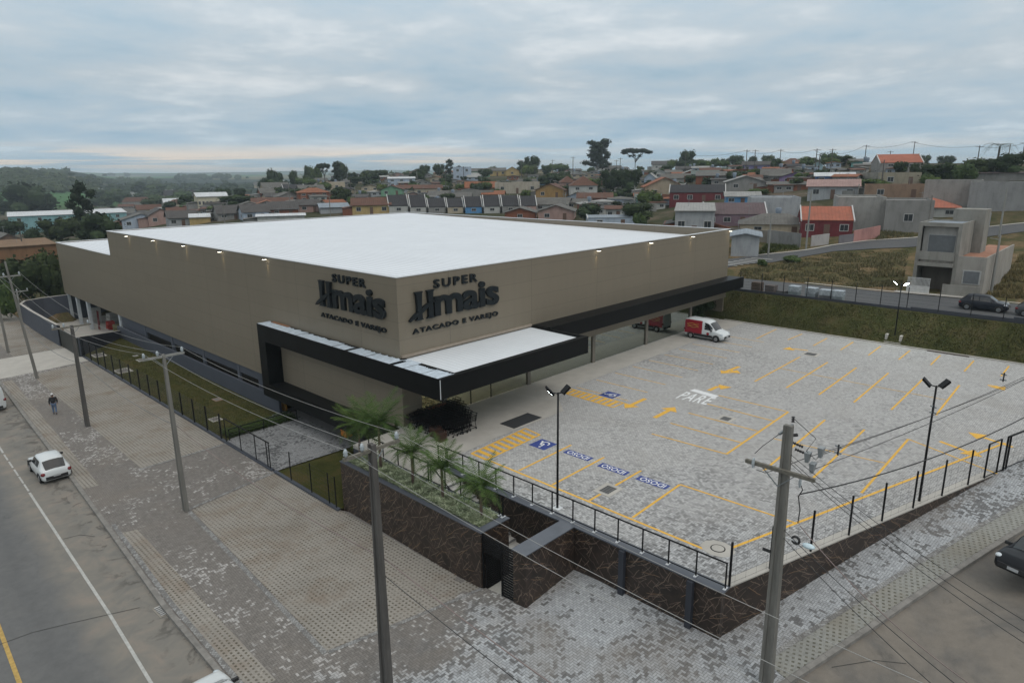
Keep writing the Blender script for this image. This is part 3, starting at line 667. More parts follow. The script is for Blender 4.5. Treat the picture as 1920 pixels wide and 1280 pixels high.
# ---- text helper
def text_meshes(txt, mat, size=1.0, extrude=0.0, offset=0.0, spacing=1.0, sx=1.0, shear=0.0):
    """list of (mesh, x-offset, char) – one closed mesh per letter"""
    out = []
    def width(s_):
        cu = bpy.data.curves.new('t', 'FONT'); cu.body = s_; cu.size = size; cu.space_character = spacing; o = bpy.data.objects.new('t', cu); COL.objects.link(o)
        bpy.context.view_layer.update(); w = o.dimensions.x; bpy.data.objects.remove(o); bpy.data.curves.remove(cu); return w
    for i, ch in enumerate(txt):
        if ch == ' ': continue
        cu = bpy.data.curves.new('t', 'FONT'); cu.body = ch; cu.size = size; cu.extrude = extrude; cu.offset = offset; cu.shear = shear; cu.resolution_u = 4
        o = bpy.data.objects.new('t', cu); COL.objects.link(o); bpy.context.view_layer.update()
        dg = bpy.context.evaluated_depsgraph_get(); me = bpy.data.meshes.new_from_object(o.evaluated_get(dg)); me.name = 'letter'
        bpy.data.objects.remove(o); bpy.data.curves.remove(cu)
        me.materials.clear(); me.materials.append(mat)
        xo = width(txt[:i]+'.')-width('.') if i else 0.0
        for v_ in me.vertices: v_.co.x = (v_.co.x)*sx
        out.append((me, xo*sx, ch))
    return out
def put_letters(txt, parent, mat, size, origin, xdir, ydir, fit=None, height=None, extrude=0.0, offset=0.0, spacing=1.0, shear=0.0, name='letter', one=False):
    L = text_meshes(txt, mat, size, extrude, offset, spacing, 1.0, shear)
    xs = [v_.co.x+xo for me, xo, _ in L for v_ in me.vertices]; ys = [v_.co.y for me, _, _ in L for v_ in me.vertices]
    w = max(xs)-min(xs); h = max(ys)-min(ys); fx = fit/w if fit else 1; fy = height/h if height else fx
    xd = Vector(xdir).normalized(); yd = Vector(ydir).normalized(); zd = xd.cross(yd); O = Vector(origin); res = []
    for me, xo, ch in L:
        for v_ in me.vertices:
            v_.co = O + xd*((v_.co.x+xo-min(xs))*fx) + yd*((v_.co.y-min(ys))*fy) + zd*v_.co.z
        o = bpy.data.objects.new(name, me); COL.objects.link(o)
        if parent: o.parent = parent
        res.append(o)
    return res
M_PWHITE = plain('paint_white_fresh', (0.72, 0.73, 0.74), 0.8, 0.06, 5.0)
M_PBLUE = plain('paint_blue', (0.035, 0.06, 0.24), 0.7, 0.12, 5.0)
# PARE with its stop bar
t_ = thing('stop_marking', 'white word PARE with a thick white stop bar painted on the grey pavers', 'road marking')
q = [at(1302,729), at(1348,742), at(1340,746), at(1293,732)]
mb = MB(); flat(mb, q, 0.009); mb.build('stop_bar', M_PWHITE, t_)
pb = at(1266,746); pe = at(1322,758+0.5); xd = (Vector((pe.x, pe.y, 0))-Vector((pb.x, pb.y, 0)))
yd = Vector((at(1283,733).x-pb.x, at(1283,733).y-pb.y, 0))
put_letters('PARE', t_, M_PWHITE, 1.0, (pb.x, pb.y, 0.009), xd, (xd.y*-1, xd.x, 0), xd.length*1.02, yd.length*0.98, 0, 0.012, 1.15)
# IDOSO panels
lab = ['blue IDOSO panel with white letters, nearest the wheelchair square', 'blue IDOSO panel with white letters, the middle one of three', 'blue IDOSO panel with white letters, nearest the viewer, past the drain grate']
for k, (pc, lb) in enumerate((((1084,853), lab[0]), ((1150,879), lab[1]), ((1224,904), lab[2]))):
    c = at(*pc); t_ = thing('elderly_bay_sign', lb, 'road marking', (c.x, c.y, 0), 0, 'blue IDOSO panels painted in the bays')
    mb = MB(); flat(mb, [(-0.29, -0.92), (0.29, -0.92), (0.29, 0.92), (-0.29, 0.92)], 0.006); mb.build('panel', M_PBLUE, t_)
    # read from the aisle: text runs towards +Y with its top towards -X
    for o in put_letters('IDOSO', None, M_PWHITE, 1.0, (0, 0, 0), (1, 0, 0), (0, 1, 0), 1.5, 0.42, 0, 0.015, 1.05):
        for v_ in o.data.vertices:
            x, y = v_.co.x, v_.co.y; v_.co = Vector((0.21-y, -0.75+x, 0.0095))
        o.parent = t_
# wheelchair squares
def wheelchair(pc, ang, s, label):
    c = at(*pc); t_ = thing('wheelchair_sign', label, 'road marking', (c.x, c.y, 0), ang, 'blue wheelchair squares painted in the bays')
    mb = MB(); flat(mb, [(-s, -s), (s, -s), (s, s), (-s, s)], 0.006); mb.build('panel', M_PBLUE, t_)
    mb = MB(); n = 18
    for i in range(n):
        a0_ = R(-200+ i*265/n); a1_ = R(-200+(i+1)*265/n); r0, r1 = 0.34*s, 0.48*s; ox, oy = -0.05*s, -0.28*s
        flat(mb, [(ox+r0*math.cos(a0_), oy+r0*math.sin(a0_)), (ox+r1*math.cos(a0_), oy+r1*math.sin(a0_)), (ox+r1*math.cos(a1_), oy+r1*math.sin(a1_)), (ox+r0*math.cos(a1_), oy+r0*math.sin(a1_))], 0.0095)
    def seg(a, b, w, z):
        a = Vector(a)*s; b = Vector(b)*s; d = (b-a).normalized(); nn = Vector((-d.y, d.x))*w*s; flat(mb, [a+nn, b+nn, b-nn, a-nn], z)
    seg((-0.12, 0.45), (-0.08, -0.1), 0.08, 0.012); seg((-0.1, 0.15), (0.28, 0.15), 0.06, 0.0135); seg((-0.1, -0.12), (0.32, -0.12), 0.07, 0.0145); seg((0.32, -0.08), (0.5, -0.6), 0.07, 0.0155); seg((0.47, -0.6), (0.66, -0.55), 0.06, 0.0165)
    mb.v += [(-0.14*s+0.13*s*math.cos(2*math.pi*i/10), 0.66*s+0.13*s*math.sin(2*math.pi*i/10), 0.0175) for i in range(10)]; mb.f.append(tuple(range(len(mb.v)-10, len(mb.v))))
    mb.build('symbol', M_PWHITE, t_)
wheelchair((1018,833), math.pi/2, 0.62, 'blue square with a white wheelchair symbol, beside the nearer yellow hatching')
wheelchair((1144,740), 0.0, 0.6, 'blue square with a white wheelchair symbol, beside the shop front bays')
# grates in the lot
M_GRATE = plain('grate_dark', (0.05, 0.05, 0.048), 0.7)
def grate(pc, lx, ly, label, z=0.0, frame=0.22, mat=None, group='concrete framed drains in the lot'):
    c = at(*pc, z); t_ = thing('drain_grate', label, 'drain', (c.x, c.y, z), 0, group)
    mb = MB(); 
    for (x0, y0, x1, y1) in ((-lx-frame, -ly-frame, lx+frame, -ly), (-lx-frame, ly, lx+frame, ly+frame), (-lx-frame, -ly, -lx, ly), (lx, -ly, lx+frame, ly)): mb.box(x0, y0, -0.1, x1, y1, 0.02)
    mb.build('frame', M_CONC, t_)
    mb = MB(); mb.box(-lx+0.002, -ly+0.002, -0.1, lx-0.002, ly-0.002, 0.012); mb.build('grating', M_GRATE, t_)
    mb = MB(); n = 6
    for i in range(n): x = -lx+0.05+(2*lx-0.1)*i/(n-1); mb.box(x-0.02, -ly+.01, 0.013, x+0.02, ly-.01, 0.024)
    mb.build('bars', plain('grate_bar', (0.2, 0.2, 0.2), 0.6), t_)
grate((1140,918), 0.42, 0.3, 'drain grate with pale concrete frame in the nearest bays, between IDOSO panels')
grate((1520,664), 0.45, 0.45, 'drain grate with wide pale concrete frame near the grass slope')
grate((1361,785), 0.35, 0.3, 'drain grate inside the centre block of yellow bays')
# ================================================================== SUPERMARKET
M_BEIGE = clad_mat('cladding_beige', (0.205, 0.175, 0.132))
M_ROOF = rib_mat('roof_white_sheet', (0.74, 0.77, 0.81), 0, 0.6, 0.05, 0.45, (0.58, 0.6, 0.62), 0.15, 0.15, 0.22)
M_CANR = rib_mat('canopy_white_sheet', (0.72, 0.76, 0.8), 0, 0.4, 0.04, 0.5, None, 0, 0.6, 0.12)
M_BLACK = plain('black_panel', (0.006, 0.0065, 0.007), 0.45, 0.1, 1.0, spec=0.12)
M_GREYP = plain('grey_blue_paint', (0.062, 0.07, 0.09), 0.7, 0.08, 0.6)
M_GREYD = plain('dark_slate_paint', (0.03, 0.034, 0.045), 0.6, 0.1, 0.8)
M_CAP = plain('grey_stone_cap', (0.09, 0.10, 0.12), 0.3, 0.12, 1.2)
M_STONE = stone_mat('brown_veined_stone')
M_BMET = plain('black_metal', (0.009, 0.009, 0.010), 0.5, 0.05, 4.0, spec=0.15)
M_COLB = plain('column_bronze', (0.17, 0.15, 0.125), 0.5, 0.05, 1.0)
M_TRIM = plain('white_flashing', (0.62, 0.64, 0.66), 0.5, 0.05, 1.0)
M_DARK = plain('dark_void', (0.012, 0.012, 0.012), 0.9)
X0, Y0, X1, Y1, ZR = 24.63, 33.5, 69.0, 89.7, 9.74
sm = thing('supermarket', 'large beige supermarket building with white roof and black canopy frame', 'building', (X0, Y0, 0))
def sb(name, mb, mat, par=None, smooth=False, bevel=0):
    """part of the supermarket, built in world coordinates"""
    o = mb.build(name, mat, par or sm, smooth, bevel)
    if par is None: o.matrix_parent_inverse = Matrix.Translation((-X0, -Y0, 0))
    return o
ZB = -0.38
mb = MB()
mb.box(X0, Y0+0.001, ZB, X0+0.2, 114.0, 6.9); mb.box(X0, Y0+0.001, 6.9, X0+0.2, Y1, ZR)
mb.box(X0+0.2, Y0, 2.35, X1, Y0+0.2, ZR)
mb.box(X1-0.2, Y0+0.2, 0, X1, Y1, ZR); mb.box(X0+0.2, Y1-0.2, 0, X1-0.2, Y1, ZR)
mb.box(X0+0.2, 113.8, -0.38, X1, 114.0, 6.9); mb.box(X1-0.2, Y1, 0, X1, 113.8, 6.9)
sb('cladding_wall', mb, M_BEIGE)
mb = MB(); nx, ny = 12, 14        # main roof: falls gently towards the right-hand front corner
for i in range(nx+1):
    for j in range(ny+1):
        u, v_ = i/nx, j/ny; x = X0+0.2+(X1-X0-0.4)*u; y = Y0+0.2+(Y1-Y0-0.4)*v_
        mb.v.append((x, y, ZR-0.06-0.85*u*(1-v_)**1.0))
for i in range(nx):
    for j in range(ny): k = i*(ny+1)+j; mb.f.append((k, k+1, k+ny+2, k+ny+1))
sb('roof', mb, M_ROOF)
mb = MB(); mb.box(X0+0.2, Y1, 6.72, X1-0.2, 113.8, 6.8); sb('roof', mb, M_ROOF)
mb = MB()
E_ = 0.05
mb.box(X0-E_, Y0-E_, ZR, X0+0.24, Y1+E_, ZR+0.05); mb.box(X0+0.24, Y0-E_, ZR, X1+E_, Y0+0.24, ZR+0.05)
mb.box(X1-0.24, Y0+0.24, ZR, X1+E_, Y1+E_, ZR+0.05); mb.box(X0+0.24, Y1-0.24, ZR, X1-0.24, Y1+E_, ZR+0.05)
mb.box(X0-E_, Y1+E_, 6.9, X0+0.24, 114.05, 6.95); mb.box(X0+0.24, 113.76, 6.9, X1+E_, 114.05, 6.95)
sb('roof_flashing', mb, M_TRIM)
# grey plinth under the cladding with a strip of gaps closed by panels coloured as shade
mb = MB(); WX = [(54.2, 57.6), (58.2, 65.2), (65.9, 73.1), (73.9, 81.3)]
XP = X0+0.12
mb.box(XP, 33.8, ZB-0.75, XP+0.2, 89.6, ZB-0.02)
mb.box(24.1, 49.5, -4.2, 24.3, 89.5, -1.56)
ys = [50.4, 50.6]+[c for w in WX for c in w]+[89.6]
prev = 50.4
for w in WX: mb.box(XP, prev, -2.15, XP+0.2, w[0], ZB-0.75); prev = w[1]
mb.box(XP, prev, -2.15, XP+0.2, 89.6, ZB-0.75)
sb('plinth_wall', mb, M_GREYP)
for w in WX:
    mb = MB(); mb.box(XP+0.1, w[0]+0.02, -2.14, XP+0.14, w[1]-0.02, ZB-0.77); sb('window', mb, plain('gap_shade', (0.02, 0.018, 0.015), 0.25))  # no glazing: panel behind each gap, with the shade put into its colour
for y in (50.9, 57.9, 65.55, 73.5, 81.6): mb = MB(); mb.box(XP-0.05, y-0.22, -4.2, XP-0.003, y+0.22, ZB-0.04); sb('pilaster', mb, plain('pilaster_paint', (0.08, 0.088, 0.11), 0.7))
# basement opening beside the driveway
mb = MB(); mb.box(XP+4, 34.5, -4.2, XP+4.2, 50, -1); sb('basement_wall', mb, plain('basement_wall', (0.10, 0.095, 0.09), 0.8))
mb = MB(); mb.box(XP+0.2, 34.2, -3.15, XP+8, 50.4, -3.0); sb('basement_floor', mb, plain('basement_floor', (0.22, 0.22, 0.22), 0.8))
mb = MB(); mb.box(XP+0.25, 41.2, -3, XP+0.8, 41.9, -2.25); sb('safety_block', mb, plain('orange_paint', (0.7, 0.2, 0.03), 0.6))
mb = MB(); mb.box(XP-0.06, 49.75, -3, XP+0.14, 50.3, -1.4); sb('door_leaf', mb, plain('amber_panel', (0.5, 0.25, 0.04), 0.6))
# black portal + canopy
XF, YC, ZT = 23.38, 28.16, 4.62
mb = MB()
mb.box(XF, YC, 3.3, XF+0.25, 50.45, ZT)                  # upper band, street face
mb.box(XF+0.25, Y0+0.3, 3.3, X0-0.002, 50.45, ZT-0.06)   # its body
mb.box(XF, 49.3, -1.3, X0-0.002, 50.45, 3.3)             # left leg
mb.box(XF, 33.6, -1.3, X0-0.004, 49.3, -0.22)            # lower band
mb.box(XF+0.25, YC, 3.4, 37.15, YC+0.22, ZT)             # canopy face
mb.box(36.95, YC+0.22, 3.4, 37.15, Y0-0.002, ZT)         # canopy end
mb.box(XF+0.25, YC+0.22, 3.4, 24.9, Y0+0.3, ZT-0.03)
mb.box(24.9, YC+0.22, 3.35, 36.95, Y0-0.002, 3.5)        # soffit
mb.box(24.9, YC+0.22, 3.5, 36.95, YC+0.5, ZT-0.03)
mb.box(37.15, 31.75, 3.55, 69.4, 31.95, 4.72)            # long fascia
mb.box(37.15, 31.95, 4.5, 69.4, Y0-0.002, 4.66); mb.box(69.2, 31.95, 3.55, 69.4, Y0-0.004, 4.5)
mb.box(37.15, 31.95, 3.55, 69.2, Y0-0.002, 3.65)
sb('canopy_frame', mb, M_BLACK)
mb = MB()
for i in range(2):
    y = (YC+0.5, Y0-0.002)[i]; z = (4.42, 4.5)[i]
    mb.v += [(24.9, y, z), (36.95, y, z)]
mb.f = [(0, 1, 3, 2)]
sb('canopy_roof', mb, M_CANR)
mb = MB(); mb.box(24.7, Y0-0.12, 4.62, 36.95, Y0-0.003, 4.78); sb('roof_flashing', mb, plain('flashing_tan', (0.3, 0.25, 0.2), 0.6))
# peeling white protective film on top of the frame
film = plain('torn_film', (0.52, 0.6, 0.68), 0.4, 0.22, 3.5)
def film_poly(xa, xb, ya, yb, n=26, seed=1, z=ZT+0.004, rag=0.22):
    r_ = random.Random(seed); P = [(xa, ya)]
    P += [(xa, yb)]
    for i in range(n+1):
        t = i/n; P.append((xb-r_.random()*rag if 0 < i < n else xb, yb+(ya-yb)*t))
    return P
fm = MB()
for (xa, xb, ya, yb, sd_) in ((XF+0.02, X0-0.14, 44.4, 50.4, 1), (XF+0.02, X0-0.2, 39.5, 44.3, 2), (XF+0.02, X0-0.3, 38.0, 39.4, 3), (XF+0.02, X0-0.1, 35.6, 37.6, 4), (XF+0.02, X0-0.05, 32.6, 35.5, 5), (XF+0.02, X0+0.35, 31.6, 33.0, 6), (XF+0.02, X0-0.1, 29.9, 31.55, 7), (XF+0.02, X0+0.05, 28.4, 29.85, 8)):
    P = film_poly(xa, xb, ya, yb, seed=sd_); k = len(fm.v); fm.v += [(x, y, ZT+0.005) for x, y in P]; fm.f.append(tuple(range(k, k+len(P))))
sb('torn_film', fm, film)
mb = MB(); mb.box(XF-0.012, YC-0.012, 3.42, XF+0.02, YC+0.02, ZT-0.03); sb('corner_trim', mb, M_TRIM)
mb = MB(); mb.box(X0-0.35, 47.2, ZT+0.02, X0-0.08, 49.8, ZT+0.05); sb('plywood_strip', mb, plain('plywood', (0.25, 0.12, 0.06), 0.8))
# shop front: bronze columns, tinted glass, interior
for x in (28.2, 36.7, 44.95, 53.2, 61.4): mb = MB(); mb.box(x-0.17, Y0-0.06, 0, x+0.17, Y0+0.16, 2.36); sb('column', mb, M_COLB)
mb = MB(); mb.box(X0-0.003, Y0-0.003, 0, 26.2, Y0+0.6, 3.5); mb.box(X0, 33.5+0.6, ZB, X0+0.2, 34.5, 0.2); sb('corner_pier', mb, M_BEIGE)
def glass_mat():
    mt, t, b = newmat('shop_glass'); t.nodes.remove(b)
    g_ = N(t, 'ShaderNodeBsdfGlossy', i_Roughness=0.015); g_.inputs['Color'].default_value = (0.62, 0.68, 0.64, 1)
    tr = N(t, 'ShaderNodeBsdfTransparent'); tr.inputs['Color'].default_value = (0.36, 0.38, 0.34, 1)
    mx = N(t, 'ShaderNodeMixShader'); mx.inputs[0].default_value = 0.55
    lk(t, tr.outputs[0], mx.inputs[1]); lk(t, g_.outputs[0], mx.inputs[2]); lk(t, mx.outputs[0], t.nodes['Material Output'].inputs[0]); return mt
M_GLASS = glass_mat(); MATS['shop_glass'] = M_GLASS
gx = [26.2, 28.03, 30.6, 32.6, 34.6, 36.53, 44.78, 53.03, 61.23]
for a, b in ((26.2, 28.03), (28.37, 30.6), (30.64, 32.6), (32.66, 36.53), (36.87, 44.78), (45.12, 53.03), (53.37, 61.23)):
    mb = MB(); mb.box(a, Y0+0.05, 0.02, b, Y0+0.065, 2.345); sb('shop_window', mb, M_GLASS)
for x in (30.62, 32.63): mb = MB(); mb.box(x-0.03, Y0+0.02, 0, x+0.03, Y0+0.09, 2.34); sb('window_mullion', mb, M_BMET)
mb = MB(); mb.box(26.2, Y0+0.07, -0.1, 61.4, 52, 0.012); sb('shop_floor', mb, plain('shop_floor', (0.45, 0.43, 0.4), 0.3))
mb = MB(); mb.box(26.2, Y0+0.21, 3.2, 61.4, 52, 3.3); mb.box(26.2, 52, 0, 61.4, 52.1, 3.2); mb.box(26.1, Y0+0.6, 0, 26.2, 52, 3.2); mb.box(61.4, Y0+0.16, 0, 61.6, 52, 3.3)
sb('shop_interior_wall', mb, plain('interior_paint', (0.42, 0.36, 0.25), 0.8))
for x in (28.9, 31.6, 34.4, 39, 43, 48): mb = MB(); mb.box(x-0.05, 34.6, 3.12, x+0.05, 40.4, 3.17); sb('strip_light', mb, emis('strip_light', (1.0, 0.85, 0.55), 14.0))
al = bpy.data.lights.new('shop_light', 'AREA'); al.shape = 'RECTANGLE'; al.size = 9; al.size_y = 6; al.energy = 1500; al.color = (1.0, 0.83, 0.55)
ao = bpy.data.objects.new('shop_light', al); COL.objects.link(ao); ao.location = (31.5, 38.5, 3.05)
# beige header above the open service passage, its end wall
mb = MB(); mb.box(61.6, Y0+0.2, 0, 69, Y0+8, 0.01); sb('passage_floor', mb, M_CONC)
# wall washers along the eaves
M_LAMP = emis('lamp_glow', (1.0, 0.93, 0.75), 8.0)
wl = []
for (px, py) in ((236,440),(286,449),(343,458),(411,469),(495,484)):
    p_ = onx(px, py, X0-0.25); wl.append((p_, Vector((-1, 0, 0))))
for (px, py) in ((1123,469),(1221,455),(1300,441),(1370,433)):
    p_ = ony(px, py, Y0-0.25); wl.append((p_, Vector((0, -1, 0))))
for i, (p_, nrm) in enumerate(wl):
    side = 'street side wall' if i < 5 else 'parking side wall'
    n_ = ['farthest from the corner sign', 'second from the far end', 'third from the far end', 'fourth from the far end', 'nearest the corner sign'][i] if i < 5 else ['nearest the corner sign', 'second from the sign', 'third from the sign', 'at the far end'][i-5]
    c = Vector((p_.x, p_.y, ZR-0.12)); t_ = thing('wall_lamp', 'lit lamp under the roof edge, %s, %s' % (side, n_), 'lamp', c, 0, 'wall lamps under the roof edge')
    mb = MB(); mb.bar(-nrm*0.21, nrm*0.12, 0.05); mb.box(-0.16, -0.16, -0.02, 0.16, 0.16, 0.05); mb.build('housing', M_BMET, t_)
    mb = MB(); mb.box(-0.12, -0.12, -0.05, 0.12, 0.12, -0.022); mb.build('lens', M_LAMP, t_)
    ld = bpy.data.lights.new('lamp_beam', 'SPOT'); ld.energy = 25; ld.spot_size = R(34); ld.spot_blend = 0.8; ld.color = (1.0, 0.76, 0.33); ld.shadow_soft_size = 0.05
    lo = bpy.data.objects.new('lamp_beam', ld); COL.objects.link(lo); lo.parent = t_; lo.location = (0, 0, -0.07); lo.rotation_euler = (-(nrm*-0.3+Vector((0, 0, -1)))).to_track_quat('Z', 'Y').to_euler()
# sign letters
M_SIGN = plain('sign_charcoal', (0.012, 0.016, 0.019), 0.45, 0.1, 1.0, spec=0.2)
def logo_H(w, h, d):
    """tall flared H with a swoosh through it, in the plane x (right) y (up), depth z"""
    mb = MB()
    def ex(P):
        A = [Vector((x*w, y*h, 0)) for x, y in P]; B = [Vector((x*w, y*h, d)) for x, y in P]; mb.loft(A, B)
    ex([(0.13,0),(0.47,0),(0.42,0.06),(0.40,0.5),(0.43,0.94),(0.48,1.0),(0.12,1.0),(0.18,0.94),(0.21,0.5),(0.19,0.06)])
    ex([(0.62,0),(0.97,0),(0.91,0.06),(0.89,0.5),(0.93,0.94),(0.99,1.0),(0.63,1.0),(0.69,0.94),(0.71,0.5),(0.69,0.06)])
    P = []; Q = []
    for i in range(13):
        t = i/12; x = -0.12+1.27*t; y = 0.02+0.62*(t**0.75)-0.03*math.sin(t*6); wd = 0.075*math.sin(math.pi*min(1, t*1.05+0.08))+0.008
        P.append(Vector((x*w, (y+wd)*h, -0.02))); Q.append(Vector((x*w, (y-wd)*h, -0.02)))
    L = P+Q[::-1]; mb.loft(L, [v_+Vector((0, 0, d+0.05)) for v_ in L]); return mb
def shop_sign(O, xd, label, W_):
    O = Vector(O); xd = Vector(xd); yd = Vector((0, 0, 1)); zd = xd.cross(yd)
    t_ = thing('shop_sign', label, 'sign', O)
    par = lambda o: setattr(o, 'matrix_parent_inverse', Matrix.Translation(-O))
    k = W_/7.7
    L = put_letters('SUPER', t_, M_SIGN, 1.0, O+xd*1.9*k+yd*2.8+zd*0.04, xd, yd, 3.85*k, 0.58, 0.07, 0.022, 1.3)
    L += put_letters('mais', t_, M_SIGN, 1.0, O+xd*1.86*k+yd*0.95+zd*0.06, xd, yd, 5.9*k, 1.8, 0.10, 0.028, 0.98)
    L += put_letters('ATACADO E VAREJO', t_, M_SIGN, 1.0, O+xd*0.05*k+zd*0.04, xd, yd, 7.65*k, 0.42, 0.05, 0.02, 1.15)
    H = logo_H(1.85*k, 1.83, 0.2); o = H.build('letter', M_SIGN, t_)
    for v_ in o.data.vertices: c = v_.co.copy(); v_.co = O+xd*(c.x-0.0)+yd*(c.y+0.95)+zd*(c.z+0.03)
    L.append(o)
    for o in L: par(o)
    return t_
# measured on the walls: left wall sign spans px 596-727, right wall sign 765-935
shop_sign((X0-0.02, 42.65, 5.98), (0, -1, 0), 'raised charcoal SUPER Hmais ATACADO E VAREJO letters on the street side wall', 7.9)
shop_sign((25.62, Y0-0.02, 5.92), (1, 0, 0), 'raised charcoal SUPER Hmais ATACADO E VAREJO letters on the parking side wall', 7.75)
# ================================================================== FORECOURT, TERRACE, STAIRS, WALLS
mb = MB(); mb.v = [(x, y, 0.013) for x, y in [(24.2,27.9),(24.6,27.55),(27.5,27.75),(33.9,27.7),(36.4,30.45),(38,30.6),(68,30.7),(68,33.42),(26.2,33.42),(24.2,33.42)]]; mb.f = [tuple(range(10))]
struct('forecourt', mb, M_CONC)
mb = MB(); mb.box(20.72, 25.5, -0.2, 22.19, 27.5, 0.0); mb.box(20.72, 27.5, -0.2, 24.3, 33.45, 0.0); struct('terrace', mb, M_CONC)
c = [at(967,803), at(1015,783), at(985,776), at(943,795)]
mb = MB(); mb.box(29.2, 27.95, 0.014, 31.9, 29.25, 0.035); tag(mb.build('doormat', plain('doormat', (0.03, 0.032, 0.035), 0.95, 0.1, 20)), 'dark grey entrance mat lying on the pale forecourt', 'mat')
# stairs down to the gate
mb = MB(); n = 17; ya, yb = 25.5, 19.4
for i in range(n):
    y = ya-(ya-yb)*i/n; z = -3.0*(i+0)/n; mb.box(20.72, y-(ya-yb)/n, -4.0, 22.2, y, z-3.0/n+0.0)
struct('stairs', mb, plain('stair_concrete', (0.46, 0.45, 0.43), 0.85))
mb = MB()
for i in range(n): y = ya-(ya-yb)*i/n; z = -3.0*(i+1)/n; mb.box(20.73, y-(ya-yb)/n-0.012, z-0.05, 22.19, y-(ya-yb)/n+0.1, z+0.004)
struct('stair_nosing', mb, plain('stair_nosing', (0.12, 0.12, 0.12), 0.7))
mb = MB(); mb.box(18.95, 17.9, -3.2, 22.25, 19.4, -2.97); mb.box(18.95, 19.4, -3.2, 20.7, 20.9, -2.97); struct('stair_landing', mb, plain('landing_pale', (0.5, 0.48, 0.44), 0.8))
def wall(name, parts, mat, capmat, label, cat='wall', cap=None):
    t_ = thing(name, label, cat)
    mb = MB(); [mb.box(*p_) for p_ in parts]; mb.build('stone_face', mat, t_)
    if cap: mb = MB(); [mb.box(*p_) for p_ in cap]; mb.build('coping', capmat, t_)
    return t_
# planter wall
pw = wall('planter_wall', [(18.85,20.25,-3.3,19.1,31.9,-0.02),(19.1,20.25,-3.3,20.7,20.5,-0.02),(20.45,20.5,-3.3,20.7,31.9,-0.02),(19.1,31.65,-3.3,20.45,31.9,-0.02)], M_STONE, M_CAP, 'brown veined stone planter wall with palms along its top', 'wall',
  [(18.82,20.2,-0.02,19.12,31.93,0.03),(19.12,20.2,-0.02,20.73,20.62,0.03),(20.45,20.62,-0.02,20.73,31.93,0.03),(19.12,31.63,-0.02,20.45,31.93,0.03)])
mb = MB(); mb.box(19.1, 20.5, -0.5, 20.45, 31.65, -0.12); mb.build('soil', plain('soil', (0.04, 0.03, 0.02), 1.0), pw)
# wing wall beside the gate, retaining wall of the lot
wall('wing_wall', [(18.85,17.45,-3.3,22.2,18.2,0.0)], M_STONE, M_CAP, 'brown stone wing wall with wide grey top beside the slatted gate', 'wall', [(18.8,17.4,0.0,22.55,18.25,0.05)])
rw = thing('retaining_wall', 'brown veined stone retaining wall under the black railing of the parking lot', 'wall')
mb = MB(); mb.box(22.2, 10.1, -3.4, 22.62, 27.3, -0.02); mb.build('stone_face', M_STONE, rw)
mb = MB()
mb.box(22.12, 10.0, -0.02, 22.7, 17.4, 0.045); mb.box(22.56, 17.4, -0.02, 22.7, 18.25, 0.045); mb.box(22.12, 18.25, -0.02, 22.7, 27.35, 0.045); mb.build('coping', M_CAP, rw)
for y in (14.7, 11.4):
    mb = MB(); mb.box(22.0, y-0.13, -3.2, 22.2, y+0.13, -0.05); mb.build('pilaster', M_GREYD, rw)
mb = MB(); mb.box(22.2, 27.3, -3.4, 24.62, 27.5, -0.01); mb.box(20.7, 31.9, -3.4, 24.6, 33.4, -0.2); tag(mb.build('terrace_wall', M_GREYD), 'dark slate blue retaining wall under the palms beside the basement driveway', 'wall')
# street wall, sinking into the rising pavement
mb = MB(); WL = [(22.62,10.06),(46.0,3.05)]
d = Vector((46-22.62, 3.05-10.06, 0)); L_ = d.length; d.normalize(); nr = Vector((-d.y, d.x, 0))
sw = thing('street_wall', 'low brown stone wall with pale top under the mesh fence, sinking into the rising pavement', 'wall')
P = lambda s_, o_, z: Vector((22.62, 10.06, 0))+d*s_+nr*o_+Vector((0, 0, z))
mb = MB(); mb.loft([P(-0.22,0,-3), P(-0.22,0.3,-3), P(-0.22,0.3,-0.02), P(-0.22,0,-0.02)], [P(L_-4.6,0,-3), P(L_-4.6,0.3,-3), P(L_-4.6,0.3,-0.02), P(L_-4.6,0,-0.02)]); mb.build('stone_face', M_STONE, sw)
mb = MB(); mb.loft([P(-0.25,-0.03,-0.02), P(-0.25,0.42,-0.02), P(-0.25,0.42,0.04), P(-0.25,-0.03,0.04)], [P(L_-4.6,-0.03,-0.02), P(L_-4.6,0.42,-0.02), P(L_-4.6,0.42,0.04), P(L_-4.6,-0.03,0.04)]); mb.build('coping', M_CONC, sw)
# low plinth wall of the left fence
mb = MB(); mb.box(18.42, 39.9, -3.3, 18.62, 82.3, -2.86); mb.box(18.42, 31.9, -3.3, 18.62, 39.6, -2.86); struct('fence_plinth', mb, M_GREYP)
